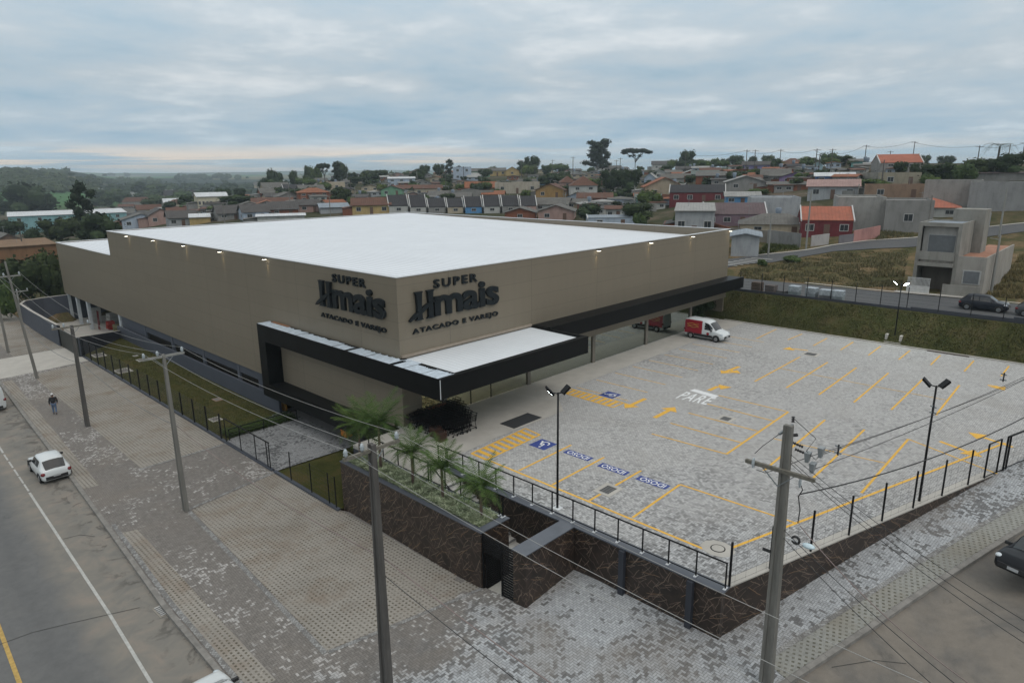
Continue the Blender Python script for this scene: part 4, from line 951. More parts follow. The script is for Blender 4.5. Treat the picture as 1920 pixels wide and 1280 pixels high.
# grass strips
M_GRASS = grass_mat('lawn', (0.035, 0.04, 0.012), (0.058, 0.06, 0.018), (0.09, 0.07, 0.03), 0.6)
M_SLOPE = grass_mat('slope_turf', (0.032, 0.042, 0.013), (0.058, 0.06, 0.022), (0.095, 0.078, 0.038), 0.45)
psheet('lawn', [(18.62,47.2),(18.62,60),(18.62,83.5)], [(24.2,47.2),(24.2,60),(24.2,89.5)], M_GRASS, 0.03, 8, lambda x, y: -2.95)
psheet('lawn', [(18.62,31.9),(18.62,39.4)], [(20.7,31.95),(24.0,39.2)], M_GRASS, 0.03, 6, lambda x, y: -2.95)
mb = MB(); mb.v = [(18.6,39.5,-2.9),(24.4,39.3,-2.9),(24.9,33.4,-2.91),(24.9,50.4,-2.92),(18.6,47.0,-2.9)]; mb.f = [(0,1,3,4),(1,2,3)]
M_DRV = paver_mat('paving_drive', (0.11, 0.112, 0.115), (0.27, 0.275, 0.28), 0.0, 0.11, 0.35, 1.5, (0.4, 0.6), 0.5, (0.12, 0.12, 0.12), 0.6)
struct('basement_drive', mb, M_DRV)
# grass embankment behind the lot
mb = MB(); nx, ny = 7, 44; random.seed(4)
for j in range(ny+1):
    y = -5+(62+5)*j/ny
    for i in range(nx+1):
        t = i/nx; x = 68.1+3.3*t; zz_ = 0.04+2.72*t+0.12*math.sin(t*math.pi)+0.05*mnoise.noise(Vector((x*0.8, y*0.5, 0)))
        mb.v.append((x, y, zz_))
for j in range(ny):
    for i in range(nx): k = j*(nx+1)+i; mb.f.append((k, k+1, k+nx+2, k+nx+1))
struct('embankment', mb, M_SLOPE, True)
mb = MB(); mb.box(67.95, -3.4, -0.1, 68.13, 33, 0.09); struct('lot_kerb', mb, M_CONC)
mb = MB(); mb.box(67.7, 10.2, -0.1, 67.94, 13.4, 0.06); struct('lot_drain', mb, plain('drain_brown', (0.07, 0.055, 0.045), 0.9))

def blades(name, P, n, zf, label, s_, mat, seed, cat='grass'):
    rg = random.Random(seed); xs = [q[0] for q in P]; ys_ = [q[1] for q in P]; mb = MB(); k = 0
    while k < n:
        x = rg.uniform(min(xs), max(xs)); y = rg.uniform(min(ys_), max(ys_))
        if not inpoly(x, y, P): continue
        k += 1; z = zf(x, y); c_ = mnoise.noise(Vector((x*0.7, y*0.5, 2))); a = rg.random()*6.283; L_ = s_*(0.5+0.7*rg.random())*(1+c_*0.8); d_ = Vector((math.cos(a)*0.8, math.sin(a)*0.8, 0.8))*L_; w = Vector((-math.sin(a), math.cos(a), 0))*0.03
        P0 = Vector((x, y, z)); k0 = len(mb.v); mb.v += [tuple(P0-w), tuple(P0+w), tuple(P0+d_)]; mb.f.append((k0, k0+1, k0+2))
    return tag(mb.build(name, mat), label, cat, kind='stuff')
# ================================================================== FENCES, RAILINGS, POLES
def railing(name, label, pts, post, h, top=0.05, low=0.12, wires=0, mid=None, foot=True, group=None, cat='railing', tr=True, wr=0.006, pw=0.05):
    t_ = thing(name, label, cat, group=group)
    for p_ in post:
        p_ = Vector(p_); mb = MB(); mb.bar(p_+Vector((0, 0, 0.0)), p_+Vector((0, 0, h)), pw); mb.build('post', M_BMET, t_)
        if foot: mb = MB(); mb.box(p_.x-0.13, p_.y-0.06, p_.z, p_.x+0.13, p_.y+0.06, p_.z+0.03); mb.build('base_plate', M_TRIM, t_)
    pts = [Vector(q) for q in pts]; u = Vector((0, 0, 1))
    if tr:
        for a, b in zip(pts[:-1], pts[1:]): mb = MB(); mb.bar(a+u*h, b+u*h, top); mb.build('top_rail', M_BMET, t_)
    if low:
        for a, b in zip(pts[:-1], pts[1:]): mb = MB(); mb.bar(a+u*low, b+u*low, 0.035); mb.build('bottom_rail', M_BMET, t_)
    if wires:
        mb = MB()
        for a, b in zip(pts[:-1], pts[1:]):
            for k in range(wires): z = h*(0.06+0.9*k/(wires-1)); mb.bar(a+u*z, b+u*z, wr)
            n = int((b-a).length/0.6)
            for k in range(n): q = a.lerp(b, (k+.5)/n); mb.bar(q+u*0.05, q+u*(h*0.96), wr*0.7)
        mb.build('mesh_panel', plain('mesh_wire', (0.03, 0.032, 0.034), 0.5), t_)
    return t_
ys = [10.08+1.273*k for k in range(14)]
railing('railing', 'long black metal railing along the parking lot edge above the stone retaining wall', [(22.42,10.05,.05),(22.42,26.7,.05)], [(22.42, y, .045) for y in ys], 1.12)
t_ = railing('railing', 'black metal railing between the palm planter and the walkway above the stairs', [(20.58,20.4,.03),(20.58,31.6,.03)], [(20.58, y, .03) for y in (20.5, 20.75, 22.1, 23.5, 24.7, 25.85, 26.05, 27.3, 28.7, 30.1, 31.5)], 1.08)
mb = MB(); mb.bar((20.8, 26.2, 0.95), (20.8, 21.2, -2.0), 0.045); mb.build('handrail', M_BMET, t_)
t_ = railing('railing', 'short black railing at the head of the stairs', [(22.42,26.75,.05),(22.42,27.45,.05)], [(22.42,26.75,.045),(22.42,27.4,.045)], 1.08)
# left fence
ysl = [82.0-2.45*k for k in range(15)]
railing('mesh_fence', 'black mesh fence along the pavement beside the long lawn strip', [(18.52,82,-2.87),(18.52,47.2,-2.87)], [(18.52, y, -2.87) for y in ysl], 1.95, low=0, wires=12, foot=False, cat='fence', tr=False, wr=0.012, pw=0.085)
railing('sliding_gate', 'black framed sliding gate across the basement driveway', [(18.5,46.8,-2.95),(18.5,40.0,-2.95)], [(18.5, y, -2.95) for y in (46.8, 44.4, 42.1, 40.45, 40.1)], 1.9, low=0.08, wires=7, foot=False, cat='gate', top=0.06)
railing('mesh_fence', 'short black mesh fence between the driveway gate and the stone planter wall', [(18.52,37.6,-2.87),(18.52,32.2,-2.87)], [(18.52, y, -2.87) for y in (37.4, 34.9, 32.9, 32.15)], 1.95, low=0, wires=7, foot=False, cat='fence', tr=False, wr=0.007)
railing('guard_rail', 'low double guard rail between the lawn and the basement driveway', [(18.8,46.95,-2.9),(24.3,47.1,-2.9)], [(18.8,46.95,-2.9),(21.5,47.02,-2.9),(24.3,47.1,-2.9)], 0.85, low=0.5, foot=False)
# street side fence on the low wall
fp = [(22.7,10.05),(24.95,9.38),(27.4,8.65),(29.9,7.9),(32.25,7.2),(34.6,6.48),(36.97,5.77),(39.25,5.08)]
railing('mesh_fence', 'black mesh fence on the low stone wall along the rising pavement', [(22.7,10.05,.04),(40.7,4.65,.04)], [(x, y, .04) for x, y in fp], 1.93, low=0, wires=7, foot=False, cat='fence', tr=False, wr=0.006, pw=0.075)
gt = [(40.75,4.63),(42.0,4.28)]
railing('pedestrian_gate', 'narrow black framed gate standing open beside the sliding gate', [(*gt[0],0),(*gt[1],0)], [(*q,0) for q in gt], 1.95, low=0.06, wires=7, foot=False, cat='gate', pw=0.08)
railing('sliding_gate', 'wide black mesh sliding gate at the right edge of the lot', [(42.6,4.08,0.0),(52.5,1.1,0.0)], [(42.6,4.08,0),(42.9,4.0,0),(45.2,3.3,0),(48.5,2.3,0),(52.3,1.15,0)], 1.95, low=0.1, wires=8, foot=False, cat='gate', top=0.07, pw=0.09)
# slatted gate at the foot of the stairs
t_ = thing('slatted_gate', 'black slatted metal screen with an open doorway at the foot of the stairs', 'gate', (18.95, 19.2, -3))
mb = MB()
for k in range(22): z = 0.06+k*0.131; mb.box(-0.03, -1.0, z, 0.03, -0.2, z+0.065)
mb.build('fixed_screen', M_BMET, t_)
mb = MB()
for k in range(8): z = 2.15+k*0.1; mb.box(-0.03, -0.2, z, 0.03, 1.02, z+0.055)
mb.build('transom', M_BMET, t_)
mb = MB(); mb.box(-0.04, -0.24, 0, 0.04, -0.18, 2.95); mb.box(-0.04, 0.98, 0, 0.04, 1.04, 2.95); mb.box(-0.038, -0.18, 2.08, 0.04, 0.98, 2.13); mb.build('frame', M_BMET, t_)
mb = MB()
for k in range(19): z = 0.06+k*0.106; mb.box(0.06, 0.9, z, 1.1, 0.94, z+0.07)
mb.build('open_door', M_BMET, t_)
# low wall, posts behind the embankment
t_ = thing('boundary_wall', 'low dark slate wall stepping along the top of the grass embankment', 'wall')
Lb = [(71.35,62,3.02),(71.4,30.8,3.0),(71.45,24,3.0),(71.5,16,3.05),(71.5,8,3.2),(71.55,0,3.35),(71.6,-5,3.4)]
mb = MB()
for a, b in zip(Lb[:-1], Lb[1:]): mb.box(a[0], b[1]+0.004, 1.4, a[0]+0.16, a[1], (a[2]+b[2])/2)
mb.build('wall_face', M_GREYD, t_)
bp = []
for px, py in ((1387,548),(1427,551),(1468,555),(1512,560),(1557,565),(1603,570),(1650,573),(1700,578),(1759,583),(1820,590),(1881,597)):
    q = onx(px, py, 71.5); bp.append((71.48, q.y, 2.95))
t_ = thing('wire_fence', 'thin black wire fence on the low slate wall above the embankment', 'fence')
for p_ in bp: mb = MB(); mb.bar(p_, (p_[0], p_[1], 4.95), 0.06); mb.build('post', M_BMET, t_)
mb = MB()
for k in range(6): mb.bar((71.48, 36, 3.2+k*0.33), (71.48, -5, 3.2+k*0.33), 0.007)
mb.build('wires', M_BMET, t_)
# flood light masts
def mast(base, h, label, lit, heads, rz=0.0):
    t_ = thing('light_mast', label, 'street lamp', base, rz, 'black floodlight masts of the parking lot')
    mb = MB(); mb.tube([(0,0,0),(0,0,h)], [0.06,0.045], 10); mb.build('pole', M_BMET, t_, True)
    mb = MB(); mb.box(-0.2,-0.2,0,0.2,0.2,0.03); mb.build('base_plate', M_TRIM, t_)
    for i, (dx, dy) in enumerate(heads):
        mb = MB(); mb.bar((0,0,h-0.05), (dx,dy,h+0.02), 0.045); mb.build('arm', M_BMET, t_)
        d = Vector((dx, dy, 0)).normalized(); c = Vector((dx, dy, h+0.1)); s_ = Vector((-d.y, d.x, 0))*0.2; f = d*0.17+Vector((0,0,0.17)); n = (d*0.6+Vector((0,0,-0.8))).normalized()*0.05
        mb = MB(); A = [c-s_-f, c+s_-f, c+s_+f, c-s_+f]; mb.loft([a-n for a in A], [a+n for a in A]); h_ = mb.build('flood_head', M_BMET, t_)
        q = [c+(a-c)*0.82+n*1.12 for a in A]; mb = MB(); mb.quad(*q)
        mb.build('lens', emis('flood_glow', (0.85, 1.0, 0.98), 60.0) if lit[i] else plain('lens_dark', (0.05, 0.055, 0.06), 0.2), h_)
        if lit[i]:
            ld = bpy.data.lights.new('flood_beam', 'SPOT'); ld.energy = 160; ld.spot_size = R(120); ld.spot_blend = 0.7; ld.color = (0.88, 1, 0.98); ld.shadow_soft_size = 0.15
            lo = bpy.data.objects.new('flood_beam', ld); COL.objects.link(lo); lo.parent = t_; lo.location = c+n*2; lo.rotation_euler = (-(n)).to_track_quat('Z', 'Y').to_euler()
    return t_
mast((23.04,19.18,0.0), 5.95, 'black floodlight mast behind the railing, one of its heads lit', (True, False), [(-0.3,0.25),(0.33,-0.18)])
mast((35.6,6.45,0.0), 6.0, 'black floodlight mast by the street fence, its two heads unlit', (False, False), [(-0.05,0.4),(0.2,-0.28)])
mast((68.9,16.4,0.3), 5.3, 'black floodlight mast on the embankment with two bright heads', (True, True), [(-0.2,0.42),(-0.2,-0.42)])
mb = MB(); mb.box(68.2,15.7,-0.1,68.4,17.1,0.22); mb.box(68.4,15.7,-0.1,69.9,15.9,0.85); mb.box(68.4,16.9,-0.1,69.9,17.1,0.85); tag(mb.build('mast_footing', M_CONC), 'pale concrete footing round the mast on the embankment', 'footing')
# ---- utility poles
M_POLE = plain('pole_concrete', (0.17, 0.165, 0.15), 0.9, 0.22, 2.5, cscale=(2, 2, 0.25))
M_POLED = plain('pole_dark', (0.085, 0.08, 0.075), 0.9, 0.3, 2.5, cscale=(2, 2, 0.2))
M_POLEL = plain('pole_light', (0.25, 0.25, 0.235), 0.9, 0.18, 2.5, cscale=(2, 2, 0.25))
M_INS = plain('insulator', (0.42, 0.47, 0.5), 0.25)
M_STEEL = plain('galvanised', (0.22, 0.24, 0.25), 0.5)
M_WOODA = plain('wood_arm', (0.16, 0.15, 0.125), 0.9, 0.3, 8)
def pole(name, label, base, top, w0, w1, mat, arm=None, rz=0.0, sq=True, group=None, cat='utility pole'):
    base = Vector(base); top = Vector(top); d = top-base; t_ = thing(name, label, cat, base, 0, group)
    mb = MB(); a, b = w0/2, w1/2
    if sq:
        A = []; B = []
        for (x, y) in ((-1,-.55),(-.45,-.55),(-.38,-.35),(.38,-.35),(.45,-.55),(1,-.55),(1,.55),(.45,.55),(.38,.35),(-.38,.35),(-.45,.55),(-1,.55)):
            A.append((y*a*1.3, x*a, -0.1)); B.append((y*b*1.3+d.x, x*b+d.y, d.z))
        mb.loft(A, B)
    else: mb.tube([(0,0,-0.1), tuple(d)], [a, b], 10)
    mb.build('post', mat, t_, not sq)
    out = []
    if arm:
        (L_, dz, offs_, amat) = arm; ar = Vector((math.cos(rz), math.sin(rz), 0)); c = d-Vector((0, 0, dz))
        mb = MB(); mb.bar(c-ar*L_/2+Vector((0,0,0)), c+ar*L_/2, 0.1, 0.12); ao_ = mb.build('cross_arm', amat, t_)
        mb = MB(); mb.bar(c-ar*0.55, c-Vector((0,0,0.6)), 0.03); mb.bar(c+ar*0.55, c-Vector((0,0,0.6)), 0.03); mb.build('brace', M_STEEL, ao_)
        for o in offs_:
            q = c+ar*o+Vector((0,0,0.06)); mb = MB(); mb.tube([q, q+Vector((0,0,0.05)), q+Vector((0,0,0.08)), q+Vector((0,0,0.14)), q+Vector((0,0,0.18)), q+Vector((0,0,0.24)), q+Vector((0,0,0.3))], [0.03,0.05,0.09,0.06,0.085,0.06,0.03], 10)
            mb.build('insulator', M_INS, t_, True); out.append(base+q+Vector((0,0,0.27)))
    return t_, out
def cable(name, label, a, b, sag, r_=0.012, mat=None, n=16, group=None, cat='cable'):
    a = Vector(a); b = Vector(b); P = []
    for i in range(n+1): t = i/n; q = a.lerp(b, t); q.z -= sag*4*t*(1-t); P.append(q)
    mb = MB(); mb.tube(P, r_, 5); o = mb.build(name, mat or M_WIRE, None, True); tag(o, label, cat, group); return o
M_WIRE = plain('wire_grey', (0.16, 0.165, 0.17), 0.6); M_WIREL = plain('wire_light', (0.33, 0.33, 0.32), 0.5); M_WIRED = plain('wire_dark', (0.03, 0.03, 0.032), 0.7)
M_WIREP = plain('wire_pinkish', (0.22, 0.17, 0.16), 0.7)
def pole_px(base_px, top_px, z=None):
    b = G(*base_px) if z is None else at(*base_px, z); tz = up(b, *top_px)
    d = ray(*top_px); k = math.hypot(b.x, b.y)/math.hypot(d.x, d.y); tp = CAM+d*k
    return b, tp
gp = 'utility poles along the left road'
bA = Vector((12.1,18.4,-3)); tA = pole_px((727,1290), (697,832), -3.0)[1]
bB, tB = pole_px((349,957), (306,664)); bC, tC = pole_px((164.5,799), (134,610)); bD, tD = pole_px((70,709), (9,490)); bE, tE = pole_px((16,661), (-6,560))
print('poles', bA, tA, bB, tB, bC, tC, bD, tD)
_, iA = pole('utility_pole', 'dark weathered utility pole nearest the viewer with three insulators on its arm', bA, tA, 0.42, 0.26, M_POLED, (2.3, 0.22, (-1.05, -0.4, 1.05), M_WOODA), 0, group=gp)
_, iB = pole('utility_pole', 'pale concrete utility pole standing in the mixed paving between the two grid pads', bB, tB, 0.36, 0.2, M_POLE, (2.2, 0.12, (-1.0, -0.3, 1.0), M_POLEL), 0, group=gp)
_, iC = pole('utility_pole', 'dark brown utility pole behind the walking person', bC, tC, 0.4, 0.26, M_POLED, (2.6, 0.1, (-1.2, -0.5, 1.1), M_WOODA), 0, group=gp)
_, iD = pole('utility_pole', 'tall slightly leaning concrete pole beside the concrete driveway', bD, tD, 0.34, 0.18, M_POLE, (2.0, 1.4, (-0.9, -0.3, 0.9), M_POLEL), 0, group=gp)
_, iE = pole('utility_pole', 'pole at the left edge of the photo near the slate yard wall', bE, tE, 0.34, 0.24, M_POLE, None, 0, group=gp)
bF, tF = pole_px((40,600), (31,544)); _, iF = pole('utility_pole', 'far concrete pole with a white arm behind the leaning pole', bF, tF, 0.34, 0.22, M_POLEL, (2.6, 0.2, (-1.2, 0.0, 1.2), M_POLEL), 0, group=gp)
nA = [Vector((12.0+o, -4.0, tA.z-0.3)) for o in (-1.05, -0.4, 1.05)]
wl_ = ['left', 'middle', 'right']
for k in range(3):
    for (u_, v_, w_) in ((nA, iA, 'from the nearest pole over the paved corner'), (iA, iB, 'between the nearest and the second pole'), (iB, iC, 'between the second and the third pole'), (iC, iD, 'between the third pole and the leaning pole')):
        cable('power_cable', '%s bare wire %s' % (wl_[k], w_), u_[k], v_[k], 0.35, 0.008, M_WIREL, group='bare wires along the left road')
def onpole(b, t_, z): k = (z-b.z)/(t_.z-b.z); return b.lerp(t_, k)
zz1 = [onpole(bA, tA, 2.5), onpole(bB, tB, 2.2), onpole(bC, tC, 2.2), onpole(bD, tD, 2.4)]
cable('telephone_cable', 'sagging pinkish cable bundle between the nearest and the second pole', zz1[0]+Vector((0.2,0,0)), zz1[1]+Vector((0.2,0,0)), 0.5, 0.022, M_WIREP)
cable('telephone_cable', 'sagging cable bundle between the second and the third pole', zz1[1]+Vector((0.2,0,0)), zz1[2]+Vector((0.2,0,0)), 0.5, 0.02, M_WIRE)
cable('telephone_cable', 'sagging cable bundle between the third and the leaning pole', zz1[2], zz1[3], 0.6, 0.02, M_WIRE)
cable('telephone_cable', 'pinkish cable bundle over the paved corner towards the bottom edge', zz1[0]+Vector((0.2,0,0)), (12.4,-4,2.2), 0.6, 0.022, M_WIREP)
cable('telephone_cable', 'thin dark cable over the paved corner below the pinkish bundle', zz1[0]+Vector((0.1,0,-0.6)), (12.2,-4,1.3), 0.5, 0.014, M_WIRED)
# corner pole
bP = Vector((21.4,7.8,gnear(21.4,7.8))); d = ray(1479,797); k = math.hypot(bP.x, bP.y)/math.hypot(d.x, d.y); tP = CAM+d*k
cp, _ = pole('utility_pole', 'tall concrete corner pole with wooden crossarm, fuses and a street lamp', bP, tP, 0.44, 0.28, M_POLE)
H = tP.z-bP.z; D = tP-bP; rel = lambda px, py: (lambda q: q-bP)(CAM+ray(px, py)*(math.hypot(bP.x+0.1, bP.y)/math.hypot(ray(px, py).x, ray(px, py).y)))
c = rel(1464,878); 
mb = MB(); mb.bar(c+Vector((-0.2,1.15,0.02)), c+Vector((-0.2,-1.2,0.02)), 0.11, 0.13); arm_ = mb.build('cross_arm', M_WOODA, cp)
mb = MB(); mb.bar(c+Vector((-0.2,0.6,0)), c+Vector((-0.15,0,-0.6)), 0.03); mb.bar(c+Vector((-0.2,-0.6,0)), c+Vector((-0.15,0,-0.6)), 0.03); mb.build('brace', M_STEEL, arm_)
mb = MB(); mb.bar(D+Vector((-0.1,0.25,-0.35)), D+Vector((0.65,0.1,-0.2)), 0.07); mb.build('steel_bracket', M_STEEL, cp)
def ins(p_, dirv, n=4, r_=0.07, mat=None, name='insulator', step=0.08):
    mb = MB(); P = []; rr = []; dv = Vector(dirv).normalized()
    for i in range(n): P += [p_+dv*(i*step), p_+dv*(i*step+0.02), p_+dv*(i*step+0.05)]; rr += [0.03, r_, 0.035]
    mb.tube(P, rr, 8); return mb.build(name, mat or M_WIRED, cp, True)
ins(D+Vector((0.62,0.1,-0.1)), (0,0,1), 3)
dR = Vector((0.955,-0.297,0.0))
ins(D+Vector((0.2,0,-0.42)), dR+Vector((0,0,-0.15)), 5, 0.06); ins(D+Vector((0.15,-0.1,-0.62)), (0.3,-0.95,-0.3), 5, 0.06); ins(D+Vector((0.2,-0.2,-0.85)), (0.3,-0.95,-0.3), 5, 0.06)
for (px, py) in ((1412,868),(1500,905),(1478,900)):
    q = rel(px, py); mb = MB(); mb.tube([q+Vector((0,0,0.17)), q, q-Vector((0,0,0.17))], [0.03,0.055,0.03], 8); mb.bar(q+Vector((0.08,0,0.17)), q+Vector((0.1,0,-0.16)), 0.03); mb.build('fuse_cutout', M_INS, cp)
M_SURGE = plain('grey_plastic', (0.24, 0.26, 0.27), 0.5)
for (px, py) in ((1514,857),(1539,848),(1523,877)):
    q = rel(px, py); mb = MB(); mb.loft([q+Vector((x*0.07,y*0.05,-0.17)) for x, y in ((-1,-1),(1,-1),(1,1),(-1,1))], [q+Vector((x*0.13+0.03,y*0.09,0.17)) for x, y in ((-1,-1),(1,-1),(1,1),(-1,1))]); mb.build('surge_arrester', M_SURGE, cp)
mb = MB(); mb.tube([D+Vector((-0.1,0.25,-0.35)), rel(1430,835)+Vector((0,0,-0.02)), rel(1415,850)], 0.012, 5); mb.tube([rel(1418,880), rel(1435,886), rel(1455,880), rel(1480,870), rel(1514,857)], 0.012, 5); mb.tube([D+Vector((0.62,0.1,0.05)), rel(1530,822), rel(1512,845), rel(1530,862), rel(1539,848)], 0.012, 5); mb.tube([rel(1500,905), rel(1505,918), rel(1497,930), rel(1500,955), rel(1496,980)], 0.02, 5); mb.build('jumper_wires', M_WIRED, cp)
q0 = rel(1462,1003); q1 = rel(1508,1022)
mb = MB(); mb.tube([q0, q0.lerp(q1, 0.5)+Vector((0,0,0.03)), q1], 0.025, 6); arm2 = mb.build('lamp_arm', M_TRIM, cp)
mb = MB(); mb.blob(q1+Vector((0.05,-0.12,0)), 0.2, 12, 6, (0.75, 1.15, 0.42)); mb.build('lamp_head', plain('lamp_glass', (0.55, 0.68, 0.74), 0.2), arm2, True)
mb = MB(); cc = rel(1492,1012)
mb.tube([cc+Vector((0.0,0.13*math.cos(a),0.13*math.sin(a))) for a in [i*math.pi/5 for i in range(11)]], 0.045, 6); mb.build('cable_coil', M_WIRED, cp, True)
mb = MB(); q = rel(1447,1027); mb.box(q.x-0.26, q.y-0.05, q.z-0.06, q.x-0.24, q.y+0.22, q.z+0.06); mb.build('number_plate', M_WIRED, cp)
def planept(px, py, p0, dv):
    """point on the vertical plane through p0 along dv, seen at a pixel"""
    n = Vector((-dv[1], dv[0], 0)); d_ = ray(px, py); t = (Vector(p0)-CAM).dot(n)/d_.dot(n); return CAM+d_*t
tops = [bP+D+Vector((0.3,0,-0.42)), bP+rel(1540,852), bP+rel(1524,880)]
gpc = 'triple wires with spacers over the lot fence'
ends = [planept(1925,692,bP,dR), planept(1925,698,bP,dR), planept(1925,703,bP,dR)]
sp_ = []
for k in range(3): cable('power_cable', ['upper','middle','lower'][k]+' of the three thin wires crossing the lot to the right edge', tops[k] if k else bP+rel(1520,855), ends[k]+(ends[k]-tops[k])*0.3, 0.25, 0.011, M_WIRED, group=gpc)
for n_, (px, py) in zip(('nearest the corner pole', 'middle', 'farthest'), ((1572,843),(1750,768),(1882,707))):
    q = planept(px, py, bP, dR); t_ = thing('cable_spacer', n_+' spacer clamp hanging on the three thin wires', 'clamp', q, 0, gpc+' clamps')
    mb = MB(); mb.bar((0,0,-0.2), (0,0,0.2), 0.05); mb.build('body', M_WIRED, t_)
    mb = MB(); mb.bar((0,-0.12,-0.12), (0,0.12,-0.12), 0.05); mb.build('jaw', M_SURGE, t_); mb = MB(); mb.bar((0,-0.1,0.1), (0,0.12,0.14), 0.05); mb.build('jaw', M_SURGE, t_)
cable('power_cable', 'thick twisted dark cable crossing the lot below the three thin wires', bP+rel(1500,926), planept(1940,772,bP,dR), 0.45, 0.024, M_WIRED)
E1_ = lambda px, py, r_: atr(px, py, r_)
for k, (a_, b_) in enumerate((((1475,845),(2010,1215)),((1480,860),(2010,1240)),((1482,868),(2010,1262)))): cable('power_cable', ['upper','middle','lower'][k]+' of the three wires running down across the side street', bP+rel(*a_), E1_(*b_, 19.0), 0.3, 0.010, M_WIRED, group='three wires over the side street')
for k, (a_, b_) in enumerate((((1462,985),(1900,1368)),((1462,1000),(1860,1380)))): cable('telephone_cable', ['upper','lower'][k]+' of two dark cables falling from the corner pole to the bottom edge', bP+rel(*a_), E1_(*b_, 17.0), 0.2, 0.012, M_WIRED, group='dark cables falling from the corner pole')
cable('telephone_cable', 'pale cable swinging from the lamp bracket down over the side street', bP+rel(1500,985), E1_(1830,1290, 18.5), 0.35, 0.017, M_WIREP)
# ================================================================== VEGETATION HELPERS
def leaf_mat(name, dark, light, hue=0.0):
    mt, t, b = newmat(name); v = tcoord(t)
    oi = N(t, 'ShaderNodeObjectInfo'); n = nz(t, v, 2.3, 4, 0.6); g2 = N(t, 'ShaderNodeNewGeometry')
    f = mth(t, 'ADD', mth(t, 'MULTIPLY', n, 0.7), mth(t, 'MULTIPLY', g2.outputs['Random Per Island'], 0.4))
    k = ramp(t, f, [(0.3, dark), (0.75, light)]).outputs[0]
    k = mix(t, 1.0, k, ramp(t, oi.outputs['Random'], [(0, (0.8, 0.85, 0.8)), (0.5, (1, 1, 1)), (1, (1.25, 1.1, 0.9))]).outputs[0], 'MULTIPLY')
    bsin(b, 'Base Color', k, t); bsin(b, 'Roughness', 0.8); bsin(b, 'Specular IOR Level', 0.2); MATS[name] = mt; return mt
M_LEAF = leaf_mat('foliage', (0.010, 0.020, 0.008), (0.040, 0.062, 0.022)); M_LEAFL = leaf_mat('foliage_light', (0.022, 0.042, 0.012), (0.075, 0.11, 0.03)); M_ARAU = leaf_mat('foliage_pine', (0.006, 0.013, 0.008), (0.022, 0.036, 0.018))
M_PALM = leaf_mat('palm_leaf', (0.022, 0.048, 0.010), (0.085, 0.135, 0.035)); M_BARK = plain('bark', (0.06, 0.05, 0.04), 0.9, 0.25, 6); M_COVER = leaf_mat('cover_leaf', (0.14, 0.18, 0.09), (0.46, 0.50, 0.34))
def leaves(mb, c, r_, n, s, sq=(1, 1, 1), rg=None, flat_=0.0):
    rg = rg or rnd
    for _ in range(n):
        d_ = Vector((rg.gauss(0,1), rg.gauss(0,1), rg.gauss(0,1))).normalized(); k = r_*(0.78+0.34*rg.random())
        P = Vector((c[0]+d_.x*k*sq[0], c[1]+d_.y*k*sq[1], c[2]+d_.z*k*sq[2]))
        a = Vector((rg.gauss(0,1), rg.gauss(0,1), rg.gauss(0,1)*(1-flat_))).normalized(); b_ = a.cross(d_ if abs(a.dot(d_)) < 0.9 else Vector((0,0,1))).normalized()
        q = s*(0.6+0.8*rg.random()); k0 = len(mb.v); mb.v += [tuple(P-a*q-b_*q*.6), tuple(P+a*q-b_*q*.5), tuple(P+a*q*.7+b_*q*.7), tuple(P-a*q*.6+b_*q*.6)]; mb.f.append((k0,k0+1,k0+2,k0+3))
def crown_mesh(kind, seed):
    """crown in a unit box: x,y in -0.5..0.5, z in 0..1"""
    rg = random.Random(seed); mb = MB()
    if kind == 'broad':
        n = 15
        for i in range(n):
            a = rg.random()*6.283; rr = 0.30*math.sqrt(rg.random()); z = 0.25+0.52*rg.random(); r_ = (0.14+0.09*rg.random())*(1.15-0.35*abs(z-0.45)*2)
            c = (rr*math.cos(a), rr*math.sin(a), z); mb.blob(c, r_*0.8, 7, 5, (1, 1, 1.15)); leaves(mb, c, r_, 62, 0.034, (1, 1, 1.2), rg)
    elif kind == 'umbrella':
        for i in range(13):
            a = i*2.4; rr = 0.42*math.sqrt(i/13); c = (rr*math.cos(a), rr*math.sin(a), 0.72+0.1*rg.random()-rr*0.2); mb.blob(c, 0.11, 7, 5, (1, 1, 0.9)); leaves(mb, c, 0.135, 50, 0.03, (1, 1, 0.9), rg)
        for i in range(4):
            a = i*1.7+0.4; mb.tube([(0,0,0.1+0.1*i),(0.3*math.cos(a),0.3*math.sin(a),0.6)], [0.02,0.012], 5); leaves(mb, (0.2*math.cos(a),0.2*math.sin(a),0.45), 0.07, 25, 0.03, (1,1,1), rg)
    elif kind == 'araucaria':
        for i in range(17):
            z = 0.14+0.8*i/16; rr = 0.34*rg.random()*(1.25-0.7*abs(z-0.55)); a = i*2.4+rg.random(); c = (rr*math.cos(a), rr*math.sin(a), z); mb.blob(c, 0.115, 7, 5, (1.1, 1.1, 0.55)); leaves(mb, c, 0.14, 46, 0.032, (1.1, 1.1, 0.6), rg)
    elif kind == 'low':
        for i in range(12):
            x = (rg.random()-.5)*0.7; y = (rg.random()-.5)*0.5; c = (x, y, 0.3+0.35*rg.random()); mb.blob(c, 0.19, 7, 5, (1, 1, 1.2)); leaves(mb, c, 0.22, 60, 0.04, (1, 1, 1.35), rg)
    elif kind == 'cone':
        for i in range(13):
            z = 0.06+0.88*i/12; r_ = 0.28*(1.05-z)+0.03; c = ((rg.random()-.5)*0.08, (rg.random()-.5)*0.08, z); mb.blob(c, r_*0.8, 7, 5, (1, 1, 0.5)); leaves(mb, c, r_, 45, 0.035, (1, 1, 0.5), rg)
    return mb
CR = {}
